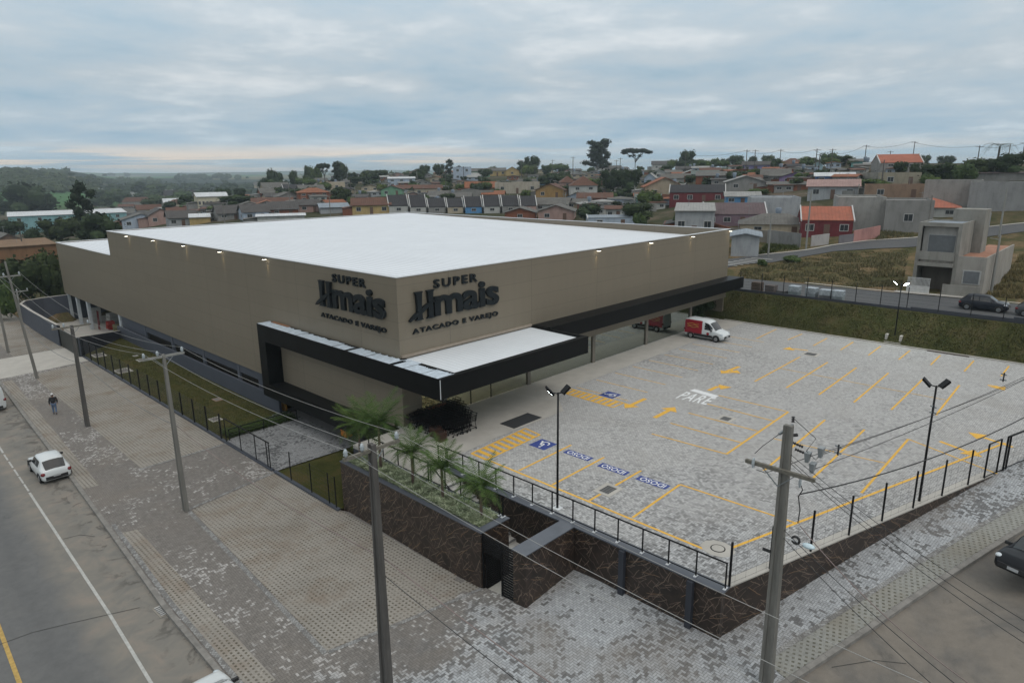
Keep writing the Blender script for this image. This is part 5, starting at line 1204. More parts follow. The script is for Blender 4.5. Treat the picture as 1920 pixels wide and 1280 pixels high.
for kd, mt_, nv_ in (('broad', M_LEAF, 3), ('umbrella', M_ARAU, 1), ('araucaria', M_ARAU, 2), ('low', M_LEAFL, 2), ('cone', M_ARAU, 1)):
    CR[kd] = [crown_mesh(kd, 100+i*7+len(kd)).mesh('crown', mt_) for i in range(nv_)]
tm = MB(); tm.tube([(0,0,-0.6),(0.02,0,0.3),(0,0.02,0.62)], [0.035,0.025,0.012], 6); tm.tube([(0,0,0.25),(0.15,0.08,0.5)], [0.016,0.006], 5); tm.tube([(0,0,0.3),(-0.14,-0.06,0.52)], [0.016,0.006], 5)
TRUNK = tm.mesh('trunk', M_BARK, True)
tcount = [0]
def tree(name, label, base, w, h, kind='broad', group=None, cat='tree', lift=0.0, rz=None):
    i = tcount[0]; tcount[0] += 1; rz = rnd.random()*6.28 if rz is None else rz
    t_ = thing(name, label, cat, base, rz, group)
    c = bpy.data.objects.new('crown', CR[kind][i % len(CR[kind])]); COL.objects.link(c); c.parent = t_; c.scale = (w, w, h*(1-lift)); c.location = (0, 0, h*lift)
    if kind not in ('low',):
        k = bpy.data.objects.new('trunk', TRUNK); COL.objects.link(k); k.parent = t_; kk = min(w, h)*0.9 if kind != 'umbrella' else h*0.9; k.scale = (kk*0.6, kk*0.6, h*1.1)
    return t_
def tree_px(x0, x1, yt, yb, kind='broad', label='', name='tree', r_=None, group=None, lift=0.0, cat='tree'):
    xc = (x0+x1)/2; b = G(xc, yb) if r_ is None else None
    if b is not None and xc > 470 and math.hypot(b.x, b.y) > 620: b = None
    if b is None: q = atr(xc, yb, r_); b = Vector((q.x, q.y, Z(q.x, q.y)))
    rr = math.hypot(b.x, b.y); d_ = ray(xc, yb); dist = (ray(xc, yb)*(rr/math.hypot(d_.x, d_.y))).dot(cF)
    w = (x1-x0)/FPX*dist*1.08; zt = up(b, xc, yt); return tree(name, label, b, w, max(1.0, zt-b.z), kind, group, cat, lift)
# palms in the planter
def frond(mb, O, az, L_, droop, rise, rg):
    n = 7; P = []
    for i in range(n+1):
        t = i/n; P.append(Vector(O)+Vector((math.cos(az)*L_*t*(1-0.15*t), math.sin(az)*L_*t*(1-0.15*t), rise*L_*t-droop*L_*t*t)))
    mb.tube(P, [0.014*(1-0.8*i/n) for i in range(n+1)], 4, False); sv = Vector((-math.sin(az), math.cos(az), 0))
    for i in range(18):
        t = 0.12+0.88*i/17; k = min(n-1, int(t*n)); q = P[k].lerp(P[k+1], t*n-k); tg = (P[k+1]-P[k]).normalized(); ll = L_*0.30*math.sin(math.pi*(0.15+0.8*t))
        for s_ in (-1, 1):
            e = q+(sv*s_*0.8+tg*0.7+Vector((0,0,-0.25+0.3*rg.random()))).normalized()*ll; wv = tg*0.024
            k0 = len(mb.v); mb.v += [tuple(q-wv), tuple(q+wv), tuple(e)]; mb.f.append((k0,k0+1,k0+2))
palms = [((667,848),(667,803),'leftmost palm of the planter row, beside the slate driveway wall'),((722,880),(722,795),'tallest palm of the row, second from the left'),((776,912),(778,850),'middle palm of the row, in front of the shopping carts'),((841,935),(840,878),'fourth palm of the row, at the head of the stairs'),((909,972),(906,915),'rightmost palm of the row, beside the slatted gate')]
for i, (bp_, tp_, lb) in enumerate(palms):
    rg = random.Random(60+i); b = at(*bp_, -0.12); b.x = 19.8; b = Vector((19.8, min(31.3, b.y), -0.12)); h = max(1.0, up(b, *tp_)-b.z); t_ = thing('palm', lb, 'palm tree', b, 0, 'palms in the stone planter')
    mb = MB(); mb.tube([(0,0,-0.1),(0.03,0,h*0.5),(0,0,h)], [0.085,0.07,0.06], 8); mb.build('trunk', plain('palm_bark', (0.13, 0.09, 0.07), 0.9, 0.3, 10), t_, True)
    mb = MB(); nf = 38
    for k in range(nf):
        el = k/nf; frond(mb, (0,0,h), k*2.4+rg.random()*0.4, (1.7, 2.0, 1.5, 1.5, 1.5)[i]*(0.85+0.25*rg.random()), 0.35+0.6*el+0.15*rg.random(), 1.35-0.95*el, rg)
    mb.build('crown', M_PALM, t_)
def leafbed(name, x0, x1, y0, y1, z, n, s, mat, label, kind='stuff', cat='ground cover', h=0.3, seed=3):
    rg = random.Random(seed); mb = MB()
    for _ in range(n):
        x = x0+(x1-x0)*rg.random(); y = y0+(y1-y0)*rg.random(); hh = h*(0.6+0.6*mnoise.noise(Vector((x*2.2, y*2.2, 0))))+0.04; a = rg.random()*6.283; zz_ = z+hh*rg.random()
        L_ = s*(0.7+0.6*rg.random()); d_ = Vector((math.cos(a), math.sin(a), 0.7*rg.random()))*L_; w = Vector((-math.sin(a), math.cos(a), 0))*L_*0.16
        P = Vector((x, y, zz_)); k0 = len(mb.v); mb.v += [tuple(P-w), tuple(P+w), tuple(P+d_)]; mb.f.append((k0,k0+1,k0+2))
    o = mb.build(name, mat); tag(o, label, cat, kind=kind); return o
leafbed('ground_cover', 19.15, 20.42, 20.7, 31.6, -0.12, 20000, 0.17, M_COVER, 'pale green spiky ground cover plants filling the stone planter', h=0.4)
leafbed('ground_cover', 19.0, 24.4, 47.3, 48.9, -2.95, 9000, 0.14, M_LEAFL, 'dark green low hedge plants along the guard rail of the driveway', h=0.5)
# bush in the service passage
t_ = thing('bush', 'dark green bush behind the parked delivery van at the end of the shop front', 'bush', (64.9, 36.0, 0))
mb = MB(); rg = random.Random(8)
for k in range(24):
    c = (-2.6+5.6*rg.random(), -1.8+2.6*rg.random(), 0.3+1.7*rg.random()); mb.blob(c, 0.5, 7, 5); leaves(mb, c, 0.62, 240, 0.07, (1,1,1), rg)
mb.build('foliage', M_LEAF, t_)

M_BLADE = leaf_mat('grass_blade', (0.03, 0.038, 0.012), (0.12, 0.115, 0.045))
blades('grass', [(18.7,47.3),(24.0,47.3),(24.0,89),(18.7,83)], 30000, lambda x, y: -2.93, 'short olive green grass of the long lawn strip by the supermarket', 0.09, M_BLADE, 21)
blades('grass', [(68.2,-4.5),(71.3,-4.5),(71.3,34),(68.2,34)], 30000, lambda x, y: 0.04+2.72*(x-68.1)/3.3+0.1*math.sin((x-68.1)/3.3*math.pi), 'olive green turf of the embankment behind the parking lot', 0.14, M_BLADE, 22)
# ================================================================== TOWN
def wmat(c, nm=None):
    key = 'wall_%02d_%02d_%02d' % tuple(int(x*99) for x in c)
    if key in MATS: return MATS[key]
    mt, t, b = newmat(key); v = tcoord(t); s = tcoord(t, 'Object', (1, 1, 0.3))
    n = nz(t, s, 0.9, 6, 0.68); n2_ = nz(t, v, 0.35, 5, 0.6)
    k = ramp(t, n, [(0.3, tuple(x*0.7 for x in c)), (0.5, c), (0.7, tuple(min(0.9, x*1.12) for x in c))]).outputs[0]
    k = mix(t, mth(t, 'MULTIPLY', ramp(t, n2_, [(0.52, 0), (0.66, 1)]).outputs[0], 0.3), k, tuple(x*0.5 for x in c))
    bsin(b, 'Base Color', k, t); bsin(b, 'Roughness', 0.9); bsin(b, 'Specular IOR Level', 0.2); MATS[key] = mt; return mt
RC = {'fib': ((0.13,0.125,0.115), (0.06,0.055,0.048)), 'fibd': ((0.075,0.07,0.068), (0.04,0.035,0.03)), 'dark': ((0.035,0.034,0.038), (0.02,0.02,0.02)), 'terr': ((0.26,0.095,0.045), (0.09,0.05,0.03)), 'brown': ((0.12,0.055,0.035), (0.05,0.035,0.03)),
      'white': ((0.58,0.6,0.62), (0.35,0.35,0.35)), 'mauve': ((0.12,0.085,0.09), (0.08,0.06,0.06)), 'red': ((0.36,0.12,0.075), (0.2,0.09,0.06)), 'pink': ((0.33,0.22,0.2), (0.2,0.13,0.12)), 'blue': ((0.25,0.29,0.33), (0.15,0.17,0.2)), 'greenr': ((0.13,0.16,0.15), (0.08,0.09,0.08)), 'lgrey': ((0.3,0.3,0.29), (0.17,0.16,0.15))}
def rmat(k): return rib_mat('roof_'+k, RC[k][0], 0, 0.55, 0.16, 0.85, RC[k][1], 0.5, 0.65, 0.2) if 'roof_'+k not in MATS else MATS['roof_'+k]
M_PANE = plain('house_pane', (0.03, 0.035, 0.04), 0.15); M_FRM = plain('house_frame', (0.42, 0.42, 0.41), 0.7); M_DOOR = plain('house_door', (0.12, 0.07, 0.05), 0.7); M_FASC = plain('fascia_white', (0.5, 0.5, 0.49), 0.7)
def win(par, x, z, w=1.2, h=1.0, y=0.0, fm=None, side=None):
    """window standing 3 cm proud of the front wall (y) or a side wall"""
    f = MB(); p_ = MB(); t_ = 0.09
    if side is None:
        for q in ((x-w/2-t_, z-t_, x+w/2+t_, z), (x-w/2-t_, z+h, x+w/2+t_, z+h+t_), (x-w/2-t_, z, x-w/2, z+h), (x+w/2, z, x+w/2+t_, z+h), (x-.02, z, x+.02, z+h)): f.box(q[0], y-0.06, q[1], q[2], y-0.002, q[3])
        p_.box(x-w/2, y-0.03, z, x+w/2, y-0.004, z+h)
    else:
        X = side; s_ = 1 if X > 0 else -1; a_, b_ = sorted((X+s_*0.002, X+s_*0.06)); c_, d_ = sorted((X+s_*0.004, X+s_*0.03))
        for q in ((x-w/2-t_, z-t_, x+w/2+t_, z), (x-w/2-t_, z+h, x+w/2+t_, z+h+t_), (x-w/2-t_, z, x-w/2, z+h), (x+w/2, z, x+w/2+t_, z+h)): f.box(a_, q[0], q[1], b_, q[2], q[3])
        p_.box(c_, x-w/2, z, d_, x+w/2, z+h)
    wo_ = f.build('window', fm or M_FRM, par); p_.build('pane', M_PANE, wo_)
def roofpart(t_, kind, w, dp, he, hr, rm, oh=0.45, wm=None):
    th = 0.12; mb = MB()
    if kind == 'gf':     # ridge parallel to the front
        s_ = (hr-he)/(dp/2); zo = oh*s_
        A = [(-w/2-oh, -oh, he-zo), (-w/2-oh, dp/2, hr), (-w/2-oh, dp+oh, he-zo), (-w/2-oh, dp+oh, he-zo+th), (-w/2-oh, dp/2, hr+th), (-w/2-oh, -oh, he-zo+th)]
        mb.loft(A, [(-x, y, z) for x, y, z in A])
    elif kind == 'gs':
        s_ = (hr-he)/(w/2); zo = oh*s_
        A = [(-w/2-oh, -oh, he-zo), (0, -oh, hr), (w/2+oh, -oh, he-zo), (w/2+oh, -oh, he-zo+th), (0, -oh, hr+th), (-w/2-oh, -oh, he-zo+th)]
        mb.loft(A, [(x, dp+oh, z) for x, y, z in A])
    elif kind == 'hip':
        k = min(dp, w)*0.45; k0 = 0; a = oh; B = [(-w/2-a, -a, he), (w/2+a, -a, he), (w/2+a, dp+a, he), (-w/2-a, dp+a, he)]
        if w > dp: T = [(-w/2+k, dp/2, hr), (w/2-k, dp/2, hr)]; F = [(0,1,5,4), (1,2,5), (2,3,4,5), (3,0,4)]
        else: T = [(0, k, hr), (0, dp-k, hr)]; F = [(0,1,4), (1,2,5,4), (2,3,5), (3,0,4,5)]
        mb.v = B+T; mb.f = F+[(3,2,1,0)]
    elif kind == 'shed':
        A = [(-w/2-0.2, -oh, he), (-w/2-0.2, dp+0.2, hr), (-w/2-0.2, dp+0.2, hr+th), (-w/2-0.2, -oh, he+th)]; mb.loft(A, [(-x, y, z) for x, y, z in A])
    elif kind == 'shedx':   # falls sideways
        A = [(-w/2-0.2, -oh, he), (w/2+0.2, -oh, hr), (w/2+0.2, -oh, hr+th), (-w/2-0.2, -oh, he+th)]; mb.loft(A, [(x, dp+0.2, z) for x, y, z in A])
    else: mb.box(-w/2+0.15, 0.15, he-0.25, w/2-0.15, dp-0.15, he-0.15)
    o = mb.build('roof', rm, t_)
    g_ = MB(); e = 0.01
    if kind == 'gf':
        for X in (-w/2, w/2-0.15): g_ = MB(); g_.loft([(X,e,he-e), (X,dp/2,hr-e), (X,dp-e,he-e)], [(X+0.15,e,he-e), (X+0.15,dp/2,hr-e), (X+0.15,dp-e,he-e)]); g_.build('gable_wall', wm, t_)
        g_ = MB()
    elif kind == 'gs': g_.loft([(-w/2+e,0.0,he-e), (0,0.0,hr-e), (w/2-e,0.0,he-e)], [(-w/2+e,0.15,he-e), (0,0.15,hr-e), (w/2-e,0.15,he-e)])
    elif kind == 'shed':
        for X in (-w/2, w/2-0.15): g_ = MB(); g_.loft([(X,e,he-e), (X,dp-e,hr-e), (X,dp-e,he-e)], [(X+0.15,e,he-e), (X+0.15,dp-e,hr-e), (X+0.15,dp-e,he-e)]); g_.build('gable_wall', wm, t_)
        g_ = MB()
    elif kind == 'shedx': g_.loft([(-w/2+e,0,he-e), (w/2-e,0,hr-e), (w/2-e,0,he-e)], [(-w/2+e,0.15,he-e), (w/2-e,0.15,hr-e), (w/2-e,0.15,he-e)])
    if g_.v: g_.build('gable_wall', wm, t_)
    return o
def house(x0, x1, yb, ye, yr, kind, wc, rk, label, rot=0.0, nw=2, dp=None, floors=1, gable_edge=False, name='house', cat='house', group=None, door=True, r_=None, below=2.0, ww=1.2):
    xc = (x0+x1)/2; b = G(xc, yb) if r_ is None else None
    if b is None: q = atr(xc, yb, r_); b = Vector((q.x, q.y, Z(q.x, q.y)))
    rr = math.hypot(b.x, b.y); d_ = ray(xc, yb); dist = (d_*(rr/math.hypot(d_.x, d_.y))).dot(cF); w = (x1-x0)/FPX*dist
    az = math.atan2(b.y, b.x); dp = dp or max(5.0, min(10.0, w*0.8)); zb = b.z
    if rot: w = w/(abs(math.cos(rot))+abs(math.sin(rot))*dp/max(w, 1)) if w > 4 else w
    he = max(1.8, up(b, xc, ye)-zb)
    if kind in ('gf', 'hip'): bb = b*((rr+dp/2)/rr); hr = up(bb, xc, yr)-zb
    elif kind == 'shed': bb = b*((rr+dp)/rr); hr = up(bb, xc, yr)-zb
    else: hr = up(b, xc, yr)-zb
    hr = max(hr, he+0.35) if kind != 'flat' else he
    hr = min(hr, he+0.6*max(w, dp))
    t_ = thing(name, label, cat, b, az-math.pi/2+rot, group)
    wm = wmat(wc); mb = MB(); mb.box(-w/2, 0, -below, w/2, dp, he-0.01); mb.build('wall', wm, t_)
    ro = roofpart(t_, kind, w, dp, he, hr, rmat(rk) if rk in RC else rk, 0.12 if gable_edge else 0.45, wm)
    hr_ = random.Random(int(x0*7+yb*13))
    if kind != 'flat' and hr_.random() < 0.55 and w > 5 and not gable_edge:
        sg = hr_.choice((-1, 1)); aw = hr_.uniform(2.0, 3.6); ah = min(he*0.82, 2.6); e0, e1 = sorted((sg*(w/2+0.003), sg*(w/2+aw))); y0 = hr_.uniform(0.3, 1.6); wm2 = wmat(hr_.choice((CON, GRY, BRK, wc)))
        mb = MB(); mb.box(e0, y0, -below, e1, dp*0.8, ah-0.3); lt = mb.build('lean_to', wm2, t_)
        A = [(sg*(w/2+0.01), y0-0.3, ah), (sg*(w/2+aw+0.2), y0-0.3, ah-0.45), (sg*(w/2+aw+0.2), y0-0.3, ah-0.37), (sg*(w/2+0.01), y0-0.3, ah+0.08)]
        mb = MB(); mb.loft(A, [(x, dp*0.85, z) for x, y, z in A]); mb.build('lean_to_roof', rmat(hr_.choice(('fib', 'fibd', 'lgrey', 'brown'))), lt)
    if kind != 'flat' and hr_.random() < 0.12:
        mb = MB(); tx = hr_.uniform(-w*.3, w*.3); zt_ = (he+hr)/2+0.3; mb.tube([(tx, dp*0.7, he-0.2), (tx, dp*0.7, zt_+0.5), (tx, dp*0.7, zt_+1.3), (tx, dp*0.7, zt_+1.45)], [0.12, 0.5, 0.6, 0.3], 10); mb.build('water_tank', plain('tank_blue', (0.16,0.2,0.25), 0.6), t_, True)
    if hr_.random() < 0.5:
        mb = MB(); tx = hr_.uniform(-w*.4, w*.4); mb.bar((tx, dp*0.5, hr-0.3), (tx, dp*0.5, hr+1.5), 0.05); mb.bar((tx-.5, dp*0.5, hr+1.3), (tx+.5, dp*0.5, hr+1.4), 0.04); mb.build('aerial', M_STEEL, t_)
    if kind == 'flat':
        mb = MB()
        for q in ((-w/2, 0, w/2, 0.14), (-w/2, dp-0.14, w/2, dp), (-w/2, 0.14, -w/2+0.14, dp-0.14), (w/2-0.14, 0.14, w/2, dp-0.14)): mb.box(q[0], q[1], he-0.01, q[2], q[3], he+0.3)
        mb.build('parapet', wm, t_)
    if gable_edge and kind == 'gf':
        for X in (-w/2-0.22, w/2+0.02): mb = MB(); mb.loft([(X,-0.3,he-0.2), (X,dp/2,hr+0.05), (X,dp/2,hr+0.32), (X,-0.3,he+0.1)], [(X+0.2,-0.3,he-0.2), (X+0.2,dp/2,hr+0.05), (X+0.2,dp/2,hr+0.32), (X+0.2,-0.3,he+0.1)]); mb.build('gable_coping', M_FASC, ro)
    fl = floors if floors > 1 else (2 if he > 5 else 1); fh = he/fl
    for f_ in range(fl):
        zc = f_*fh+fh*0.38
        n = nw
        for i in range(n):
            x = -w/2+w*(i+0.5)/n
            if door and f_ == 0 and i == n//2 and n > 1:
                mb = MB(); mb.box(x-0.45, -0.05, 0, x+0.45, -0.002, min(2.1, fh*0.8)); mb.build('door', M_DOOR, t_); continue
            win(t_, x, zc, min(ww, w/n*0.5), min(1.1, fh*0.36))
    if nw: win(t_, dp*0.4, fh*0.38, 1.1, min(1.0, fh*0.35), side=w/2); win(t_, dp*0.4, fh*0.38, 1.1, min(1.0, fh*0.35), side=-w/2)
    return t_
WHT=(0.42,0.42,0.4); CRM=(0.42,0.36,0.27); GRY=(0.24,0.235,0.225); LGY=(0.33,0.345,0.36); PNK=(0.36,0.24,0.21); BRK=(0.22,0.085,0.05); BLU=(0.10,0.25,0.45); YEL=(0.42,0.31,0.14); GRN=(0.16,0.30,0.20); TEAL=(0.15,0.33,0.31); PUR=(0.25,0.17,0.33); RED=(0.14,0.03,0.035); BGE=(0.32,0.27,0.2); MAU=(0.2,0.14,0.17); LBL=(0.36,0.42,0.5); CON=(0.21,0.205,0.19)
HS = [
# --- right of the supermarket, nearest rows
(1265,1336,445,396,381,'shed',LGY,'lgrey','tall grey two storey house with pale shed roof behind the supermarket corner',0.0,3,12),
(1318,1436,424,402,381,'gf',MAU,'mauve','wide mauve house with plum coloured roof and white gable edges',0.1,4,9,1,True),
(1256,1356,381,361,347,'gf',RED,'dark','long dark red house with dark roof, white gable copings and a porch',0.0,4,8,1,True),
(1360,1424,384,368,360,'gf',BLU,'lgrey','bright sky blue house with pale grey roof',0.08,3,6),
(1404,1500,410,373,371,'flat',LGY,'lgrey','big blank blue grey flat walled building behind the ruined roof',0.1,0,12),
(1388,1520,440,424,400,'hip',CRM,'fib','cream house under a mossy patched grey roof, behind the stained block wall',0.05,2,9),
(1500,1597,444,413,388,'gf',RED,'red','dark red house with salmon roof and white framed windows',0.12,3,8,1,True),
(1371,1420,481,443,438,'gs',LGY,'blue','small blue grey garage with a large white door beside the side road',0.0,0,8),
(1206,1285,371,350,333,'gs',BGE,'terr','beige gabled house with orange tiled roof above a brick yard wall',0.15,2,9),
(1305,1360,347,330,322,'shed',BRK,'fib','raw brick house with grey sheet roof',0.0,0,6),
(1360,1434,358,341,330,'gs',GRY,'lgrey','unpainted grey gabled house with two dark windows',0.1,2,9),
(1428,1478,341,328,317,'gf',WHT,'fib','long white house with weathered grey roof',0.0,3,7),
(1460,1521,344,333,323,'gs',PUR,'fibd','purple gabled house with dark eaves',-0.1,2,8),
(1441,1515,359,352,341,'gf',BRK,'fib','low brick house under a wide grey sheet roof',0.0,2,6),
(1517,1603,373,349,337,'gf',LGY,'pink','pale house with faded pink roof and open porch',0.0,3,8),
(1530,1598,344,330,324,'gf',(0.06,0.16,0.4),'white','small deep blue house with white roof edge',0.05,3,6),
(1393,1441,322,309,303,'gf',(0.22,0.2,0.36),'fibd','lilac house among trees near the skyline',0.0,3,7),
(1464,1506,315,307,297,'hip',BRK,'brown','dark brown tiled hip roofed house on the skyline',0.0,2,8),
(1524,1541,319,309,303,'gs',(0.3,0.42,0.46),'lgrey','little pale blue gabled house below the skyline',0.0,1,6),
(1193,1237,389,370,364,'gf',TEAL,'greenr','low teal green house with green grey roof',0.0,3,7),
(1206,1229,349,333,325,'gs',LBL,'lgrey','narrow two storey pale blue gabled house',-0.1,1,8),
(1222,1247,335,324,318,'gs',WHT,'white','white gabled house with white roof on the slope',0.0,1,7),
(1241,1300,345,334,326,'gf',WHT,'fib','white house with long grey roof and one dark window',0.0,2,6),
(1298,1352,336,328,320,'gf',(0.12,0.16,0.16),'greenr','long low house with dull green roof',0.0,2,6),
(1268,1330,324,318,312,'gf',GRY,'fibd','long dark roofed house under the skyline trees',0.0,2,6),
(1222,1258,319,308,302,'gf',WHT,'fibd','two storey house with dark roof on the skyline left of the round trees',0.0,2,7),
(1646,1730,326,305,290,'gf',GRY,'red','tall grey block house with red tiled roof crowning the hill',0.25,2,10,2,True),
(1651,1723,349,326,324,'flat',(0.29,0.26,0.2),'lgrey','beige unrendered box house below the red roofed house',0.1,2,8),
(1624,1736,374,349,347,'flat',(0.25,0.17,0.12),'lgrey','half brick half cement box building with flat top',0.05,2,9),
(1565,1656,432,373,371,'flat',(0.29,0.285,0.27),'lgrey','tall windowless cement building beside the salmon roofed house',0.1,0,12),
(1656,1743,436,379,377,'flat',(0.24,0.235,0.225),'lgrey','stained cement building with one dark window above the dry verge',0.08,1,11),
(1700,1788,408,389,371,'hip',WHT,'red','salmon hip roofed house with dark doorways behind the concrete tower',0.0,3,10),
(1735,1827,394,341,339,'flat',(0.27,0.265,0.25),'lgrey','long grey cement warehouse wall on the upper terrace',0.0,0,10),
(1822,1925,396,345,342,'flat',(0.26,0.26,0.26),'lgrey','grey blue rendered warehouse side at the right edge',0.0,0,9),
(1800,1925,340,336,326,'hip',GRY,'mauve','wide plum grey warehouse roof at the right edge',0.0,0,16),
(1597,1629,315,309,303,'gs',TEAL,'greenr','small teal house beside the skyline hedge',0.0,1,6),
(1835,1853,425,408,407,'flat',LBL,'lgrey','tiny blue grey hut on the dry lot by the upper road',0.0,0,3),
# --- centre
(728,768,400,386,366,'gf',WHT,'dark','first big dark roofed terrace house with tall white gable',0.1,1,9,1,True),
(768,802,400,388,366,'gf',WHT,'dark','second big dark roofed terrace house with white gable, by the white box house',0.1,1,9,1,True),
(802,838,400,388,372,'gf',GRY,'dark','dark roofed row house with a white canopy in front',0.1,1,8,1,True),
(838,871,400,388,372,'gf',CRM,'dark','dark roofed row house left of the blue walled one',0.1,1,8,1,True),
(871,906,400,388,369,'gf',BLU,'dark','dark roofed row house with bright blue front wall',0.1,1,8,1,True),
(906,940,400,387,367,'gf',WHT,'dark','dark roofed row house with a small white water tank',0.1,1,8,1,True),
(940,975,400,386,367,'gf',GRY,'dark','dark roofed row house, last but one of the row',0.1,1,8,1,True),
(975,1008,400,386,368,'gf',PNK,'dark','dark roofed row house with pinkish wall at the right end of the row',0.1,1,8,1,True),
(998,1068,396,383,371,'gf',WHT,'fib','whitish house with weathered roof at the end of the dark roofed row',-0.2,3,8),
(1006,1078,414,396,385,'gs',PNK,'fib','pink gabled house with grey roof right behind the supermarket roof',-0.1,2,9),
(944,1006,412,400,390,'gs',BRK,'fib','brown gabled shed roof just behind the supermarket',-0.1,1,8),
(1100,1192,424,414,408,'gf',LBL,'blue','low blue grey roofed house with white verge behind the supermarket',0.1,2,8,1,True),
(1068,1122,373,348,330,'hip',WHT,'brown','white two storey house with dark brown hip roof',0.1,2,9,2),
(1050,1080,362,342,330,'hip',PNK,'brown','salmon two storey house behind the white one',0.1,1,8,2),
(873,930,360,352,341,'gf',(0.3,0.1,0.05),'terr','orange tiled low house beside the long stained white building',0.0,2,8),
(928,1012,363,343,342,'flat',(0.38,0.34,0.28),'lgrey','long stained white building with small square windows',0.0,3,8),
(842,926,374,359,358,'flat',CON,'fib','long grey cement yard building',0.0,0,5),
(999,1062,372,356,345,'gs',(0.32,0.2,0.08),'brown','ochre gabled house with brown roof',-0.25,2,9),
(917,948,330,320,315,'gf',YEL,'fib','yellow and blue two storey house on the rise',0.0,3,6),
(948,973,330,320,313,'gs',YEL,'terr','bright yellow gabled house beside the yellow and blue one',0.0,1,6),
(884,919,332,321,316,'gf',GRN,'fib','pale green two storey house with balconies',0.0,3,6),
(850,884,338,314,313,'flat',LBL,'lgrey','tall pale blue block house on the rise',0.0,2,7),
(1044,1096,332,327,320,'gs',WHT,'white','white sheet roofed hall among the trees',0.0,0,8),
(999,1021,347,338,333,'gs',BLU,'fib','small blue gabled house in front of the trees',0.0,1,6),
(1083,1147,382,372,362,'gf',(0.25,0.07,0.05),'brown','dark red house with brown roof behind the white two storey house',0.0,3,7),
(1136,1166,411,392,386,'gf',WHT,'brown','white house with brown roof half hidden by trees',0.0,2,7),
(972,1006,352,344,336,'gf',GRY,'fib','grey roofed house between the yellow house and the blue gable',0.0,2,6),
# --- centre left
(560,620,377,361,352,'hip',BRK,'terr','brick house with bright orange tiled roof',0.1,3,9,2),
(662,732,402,384,371,'gf',YEL,'brown','yellow house with brown cross roof right behind the supermarket',0.0,3,9),
(600,656,400,392,381,'gf',LGY,'blue','long pale sheet metal shed roof',0.1,0,9),
(713,756,368,355,348,'gs',GRN,'brown','green gabled house with brown roof',-0.1,2,8),
(777,830,369,353,347,'gf',CRM,'brown','cream house with maroon shuttered windows',0.05,3,7),
(728,779,350,335,332,'shed',LBL,'white','pale blue house with white sloping roof',0.0,3,8,2),
(617,647,358,343,342,'flat',CRM,'lgrey','pinkish cream box house beside the orange roof',0.0,1,7),
(514,541,355,344,338,'gs',WHT,'white','white gabled house left of the dark roofs',-0.15,1,7),
(532,574,368,357,346,'gf',LGY,'dark','blue grey house with dark roof and pale verges',0.15,2,8,1,True),
(492,531,369,358,352,'gs',WHT,'fib','whitish house with low gable, behind the brown roofs',0.1,2,8),
(478,520,352,346,341,'gf',CRM,'fib','beige house with weathered roof at the left of the rise',0.0,2,7),
(455,508,414,397,383,'gf',LBL,'fibd','pale blue plank house with brown grey roof behind the supermarket',0.15,2,9),
(505,561,405,392,378,'gf',BRK,'fibd','brick house with brownish roof and white canopy',0.1,2,9),
(408,456,412,400,385,'gf',GRY,'fibd','grey house with steep brown grey roof, beside the pale blue plank house',0.15,2,9),
(560,602,398,384,374,'gf',PNK,'fibd','pinkish house with grey brown roof by the white shed',0.1,2,8),
(486,570,418,405,401,'gf',WHT,'white','white roofed annexe directly behind the supermarket roof',0.0,0,8),
(476,548,390,381,371,'gf',CRM,'brown','long brown roofed house in the middle of the left rise',0.0,2,8),
# --- left
(40,230,430,402,394,'shed',(0.2,0.36,0.38),'white','long teal school like building with white roof edge at the left',0.05,6,16,1,False,'building','building'),
(233,303,427,411,401,'gs',LBL,'fib','whitish gabled house with balcony at the edge of the town',0.1,3,9),
(279,330,421,404,391,'gs',PNK,'fibd','pink gabled house behind the whitish one',0.15,2,9),
(318,372,424,408,395,'gf',LGY,'fibd','pale house with grey brown roof right of the pink gable',0.1,3,9),
(372,430,392,368,361,'gf',(0.5,0.46,0.35),'white','long cream hall with narrow slot windows',0.15,8,9,1,False,'building','building'),
(312,368,377,366,357,'gf',(0.3,0.25,0.18),'dark','wide dark roofed hall behind the round trees',0.1,4,10,1,False,'building','building'),
(310,346,392,381,372,'gf',WHT,'white','white house between the two round trees',0.1,2,8),
(358,394,420,408,401,'shed',YEL,'white','small canopy with white roof over an ochre wall',0.0,0,6),
(-12,52,468,456,438,'gs',(0.2,0.14,0.11),'fib','brown gabled shed roof at the left edge',0.2,0,9),
(-30,104,492,462,457,'shed',(0.2,0.11,0.06),(0,),'low building with a plain orange roof at the left edge',0.1,0,14,1,False,'building','building'),
]
M_ORG = wmat((0.2,0.13,0.08))
for h in HS:
    h = list(h)
    if h[7] == (0,): h[7] = M_ORG
    x0, x1, yb, ye, yr, kd, wc, rk, lb = h[:9]; o = h[9:]; kw = {}
    for k_, v_ in zip(('rot', 'nw', 'dp', 'floors', 'gable_edge', 'name', 'cat'), o): kw[k_] = v_
    if x0 == 728 or 'dark roofed' in lb: kw['door'] = False
    house(x0, x1, yb, ye, yr, kd, wc, rk, lb, **kw)
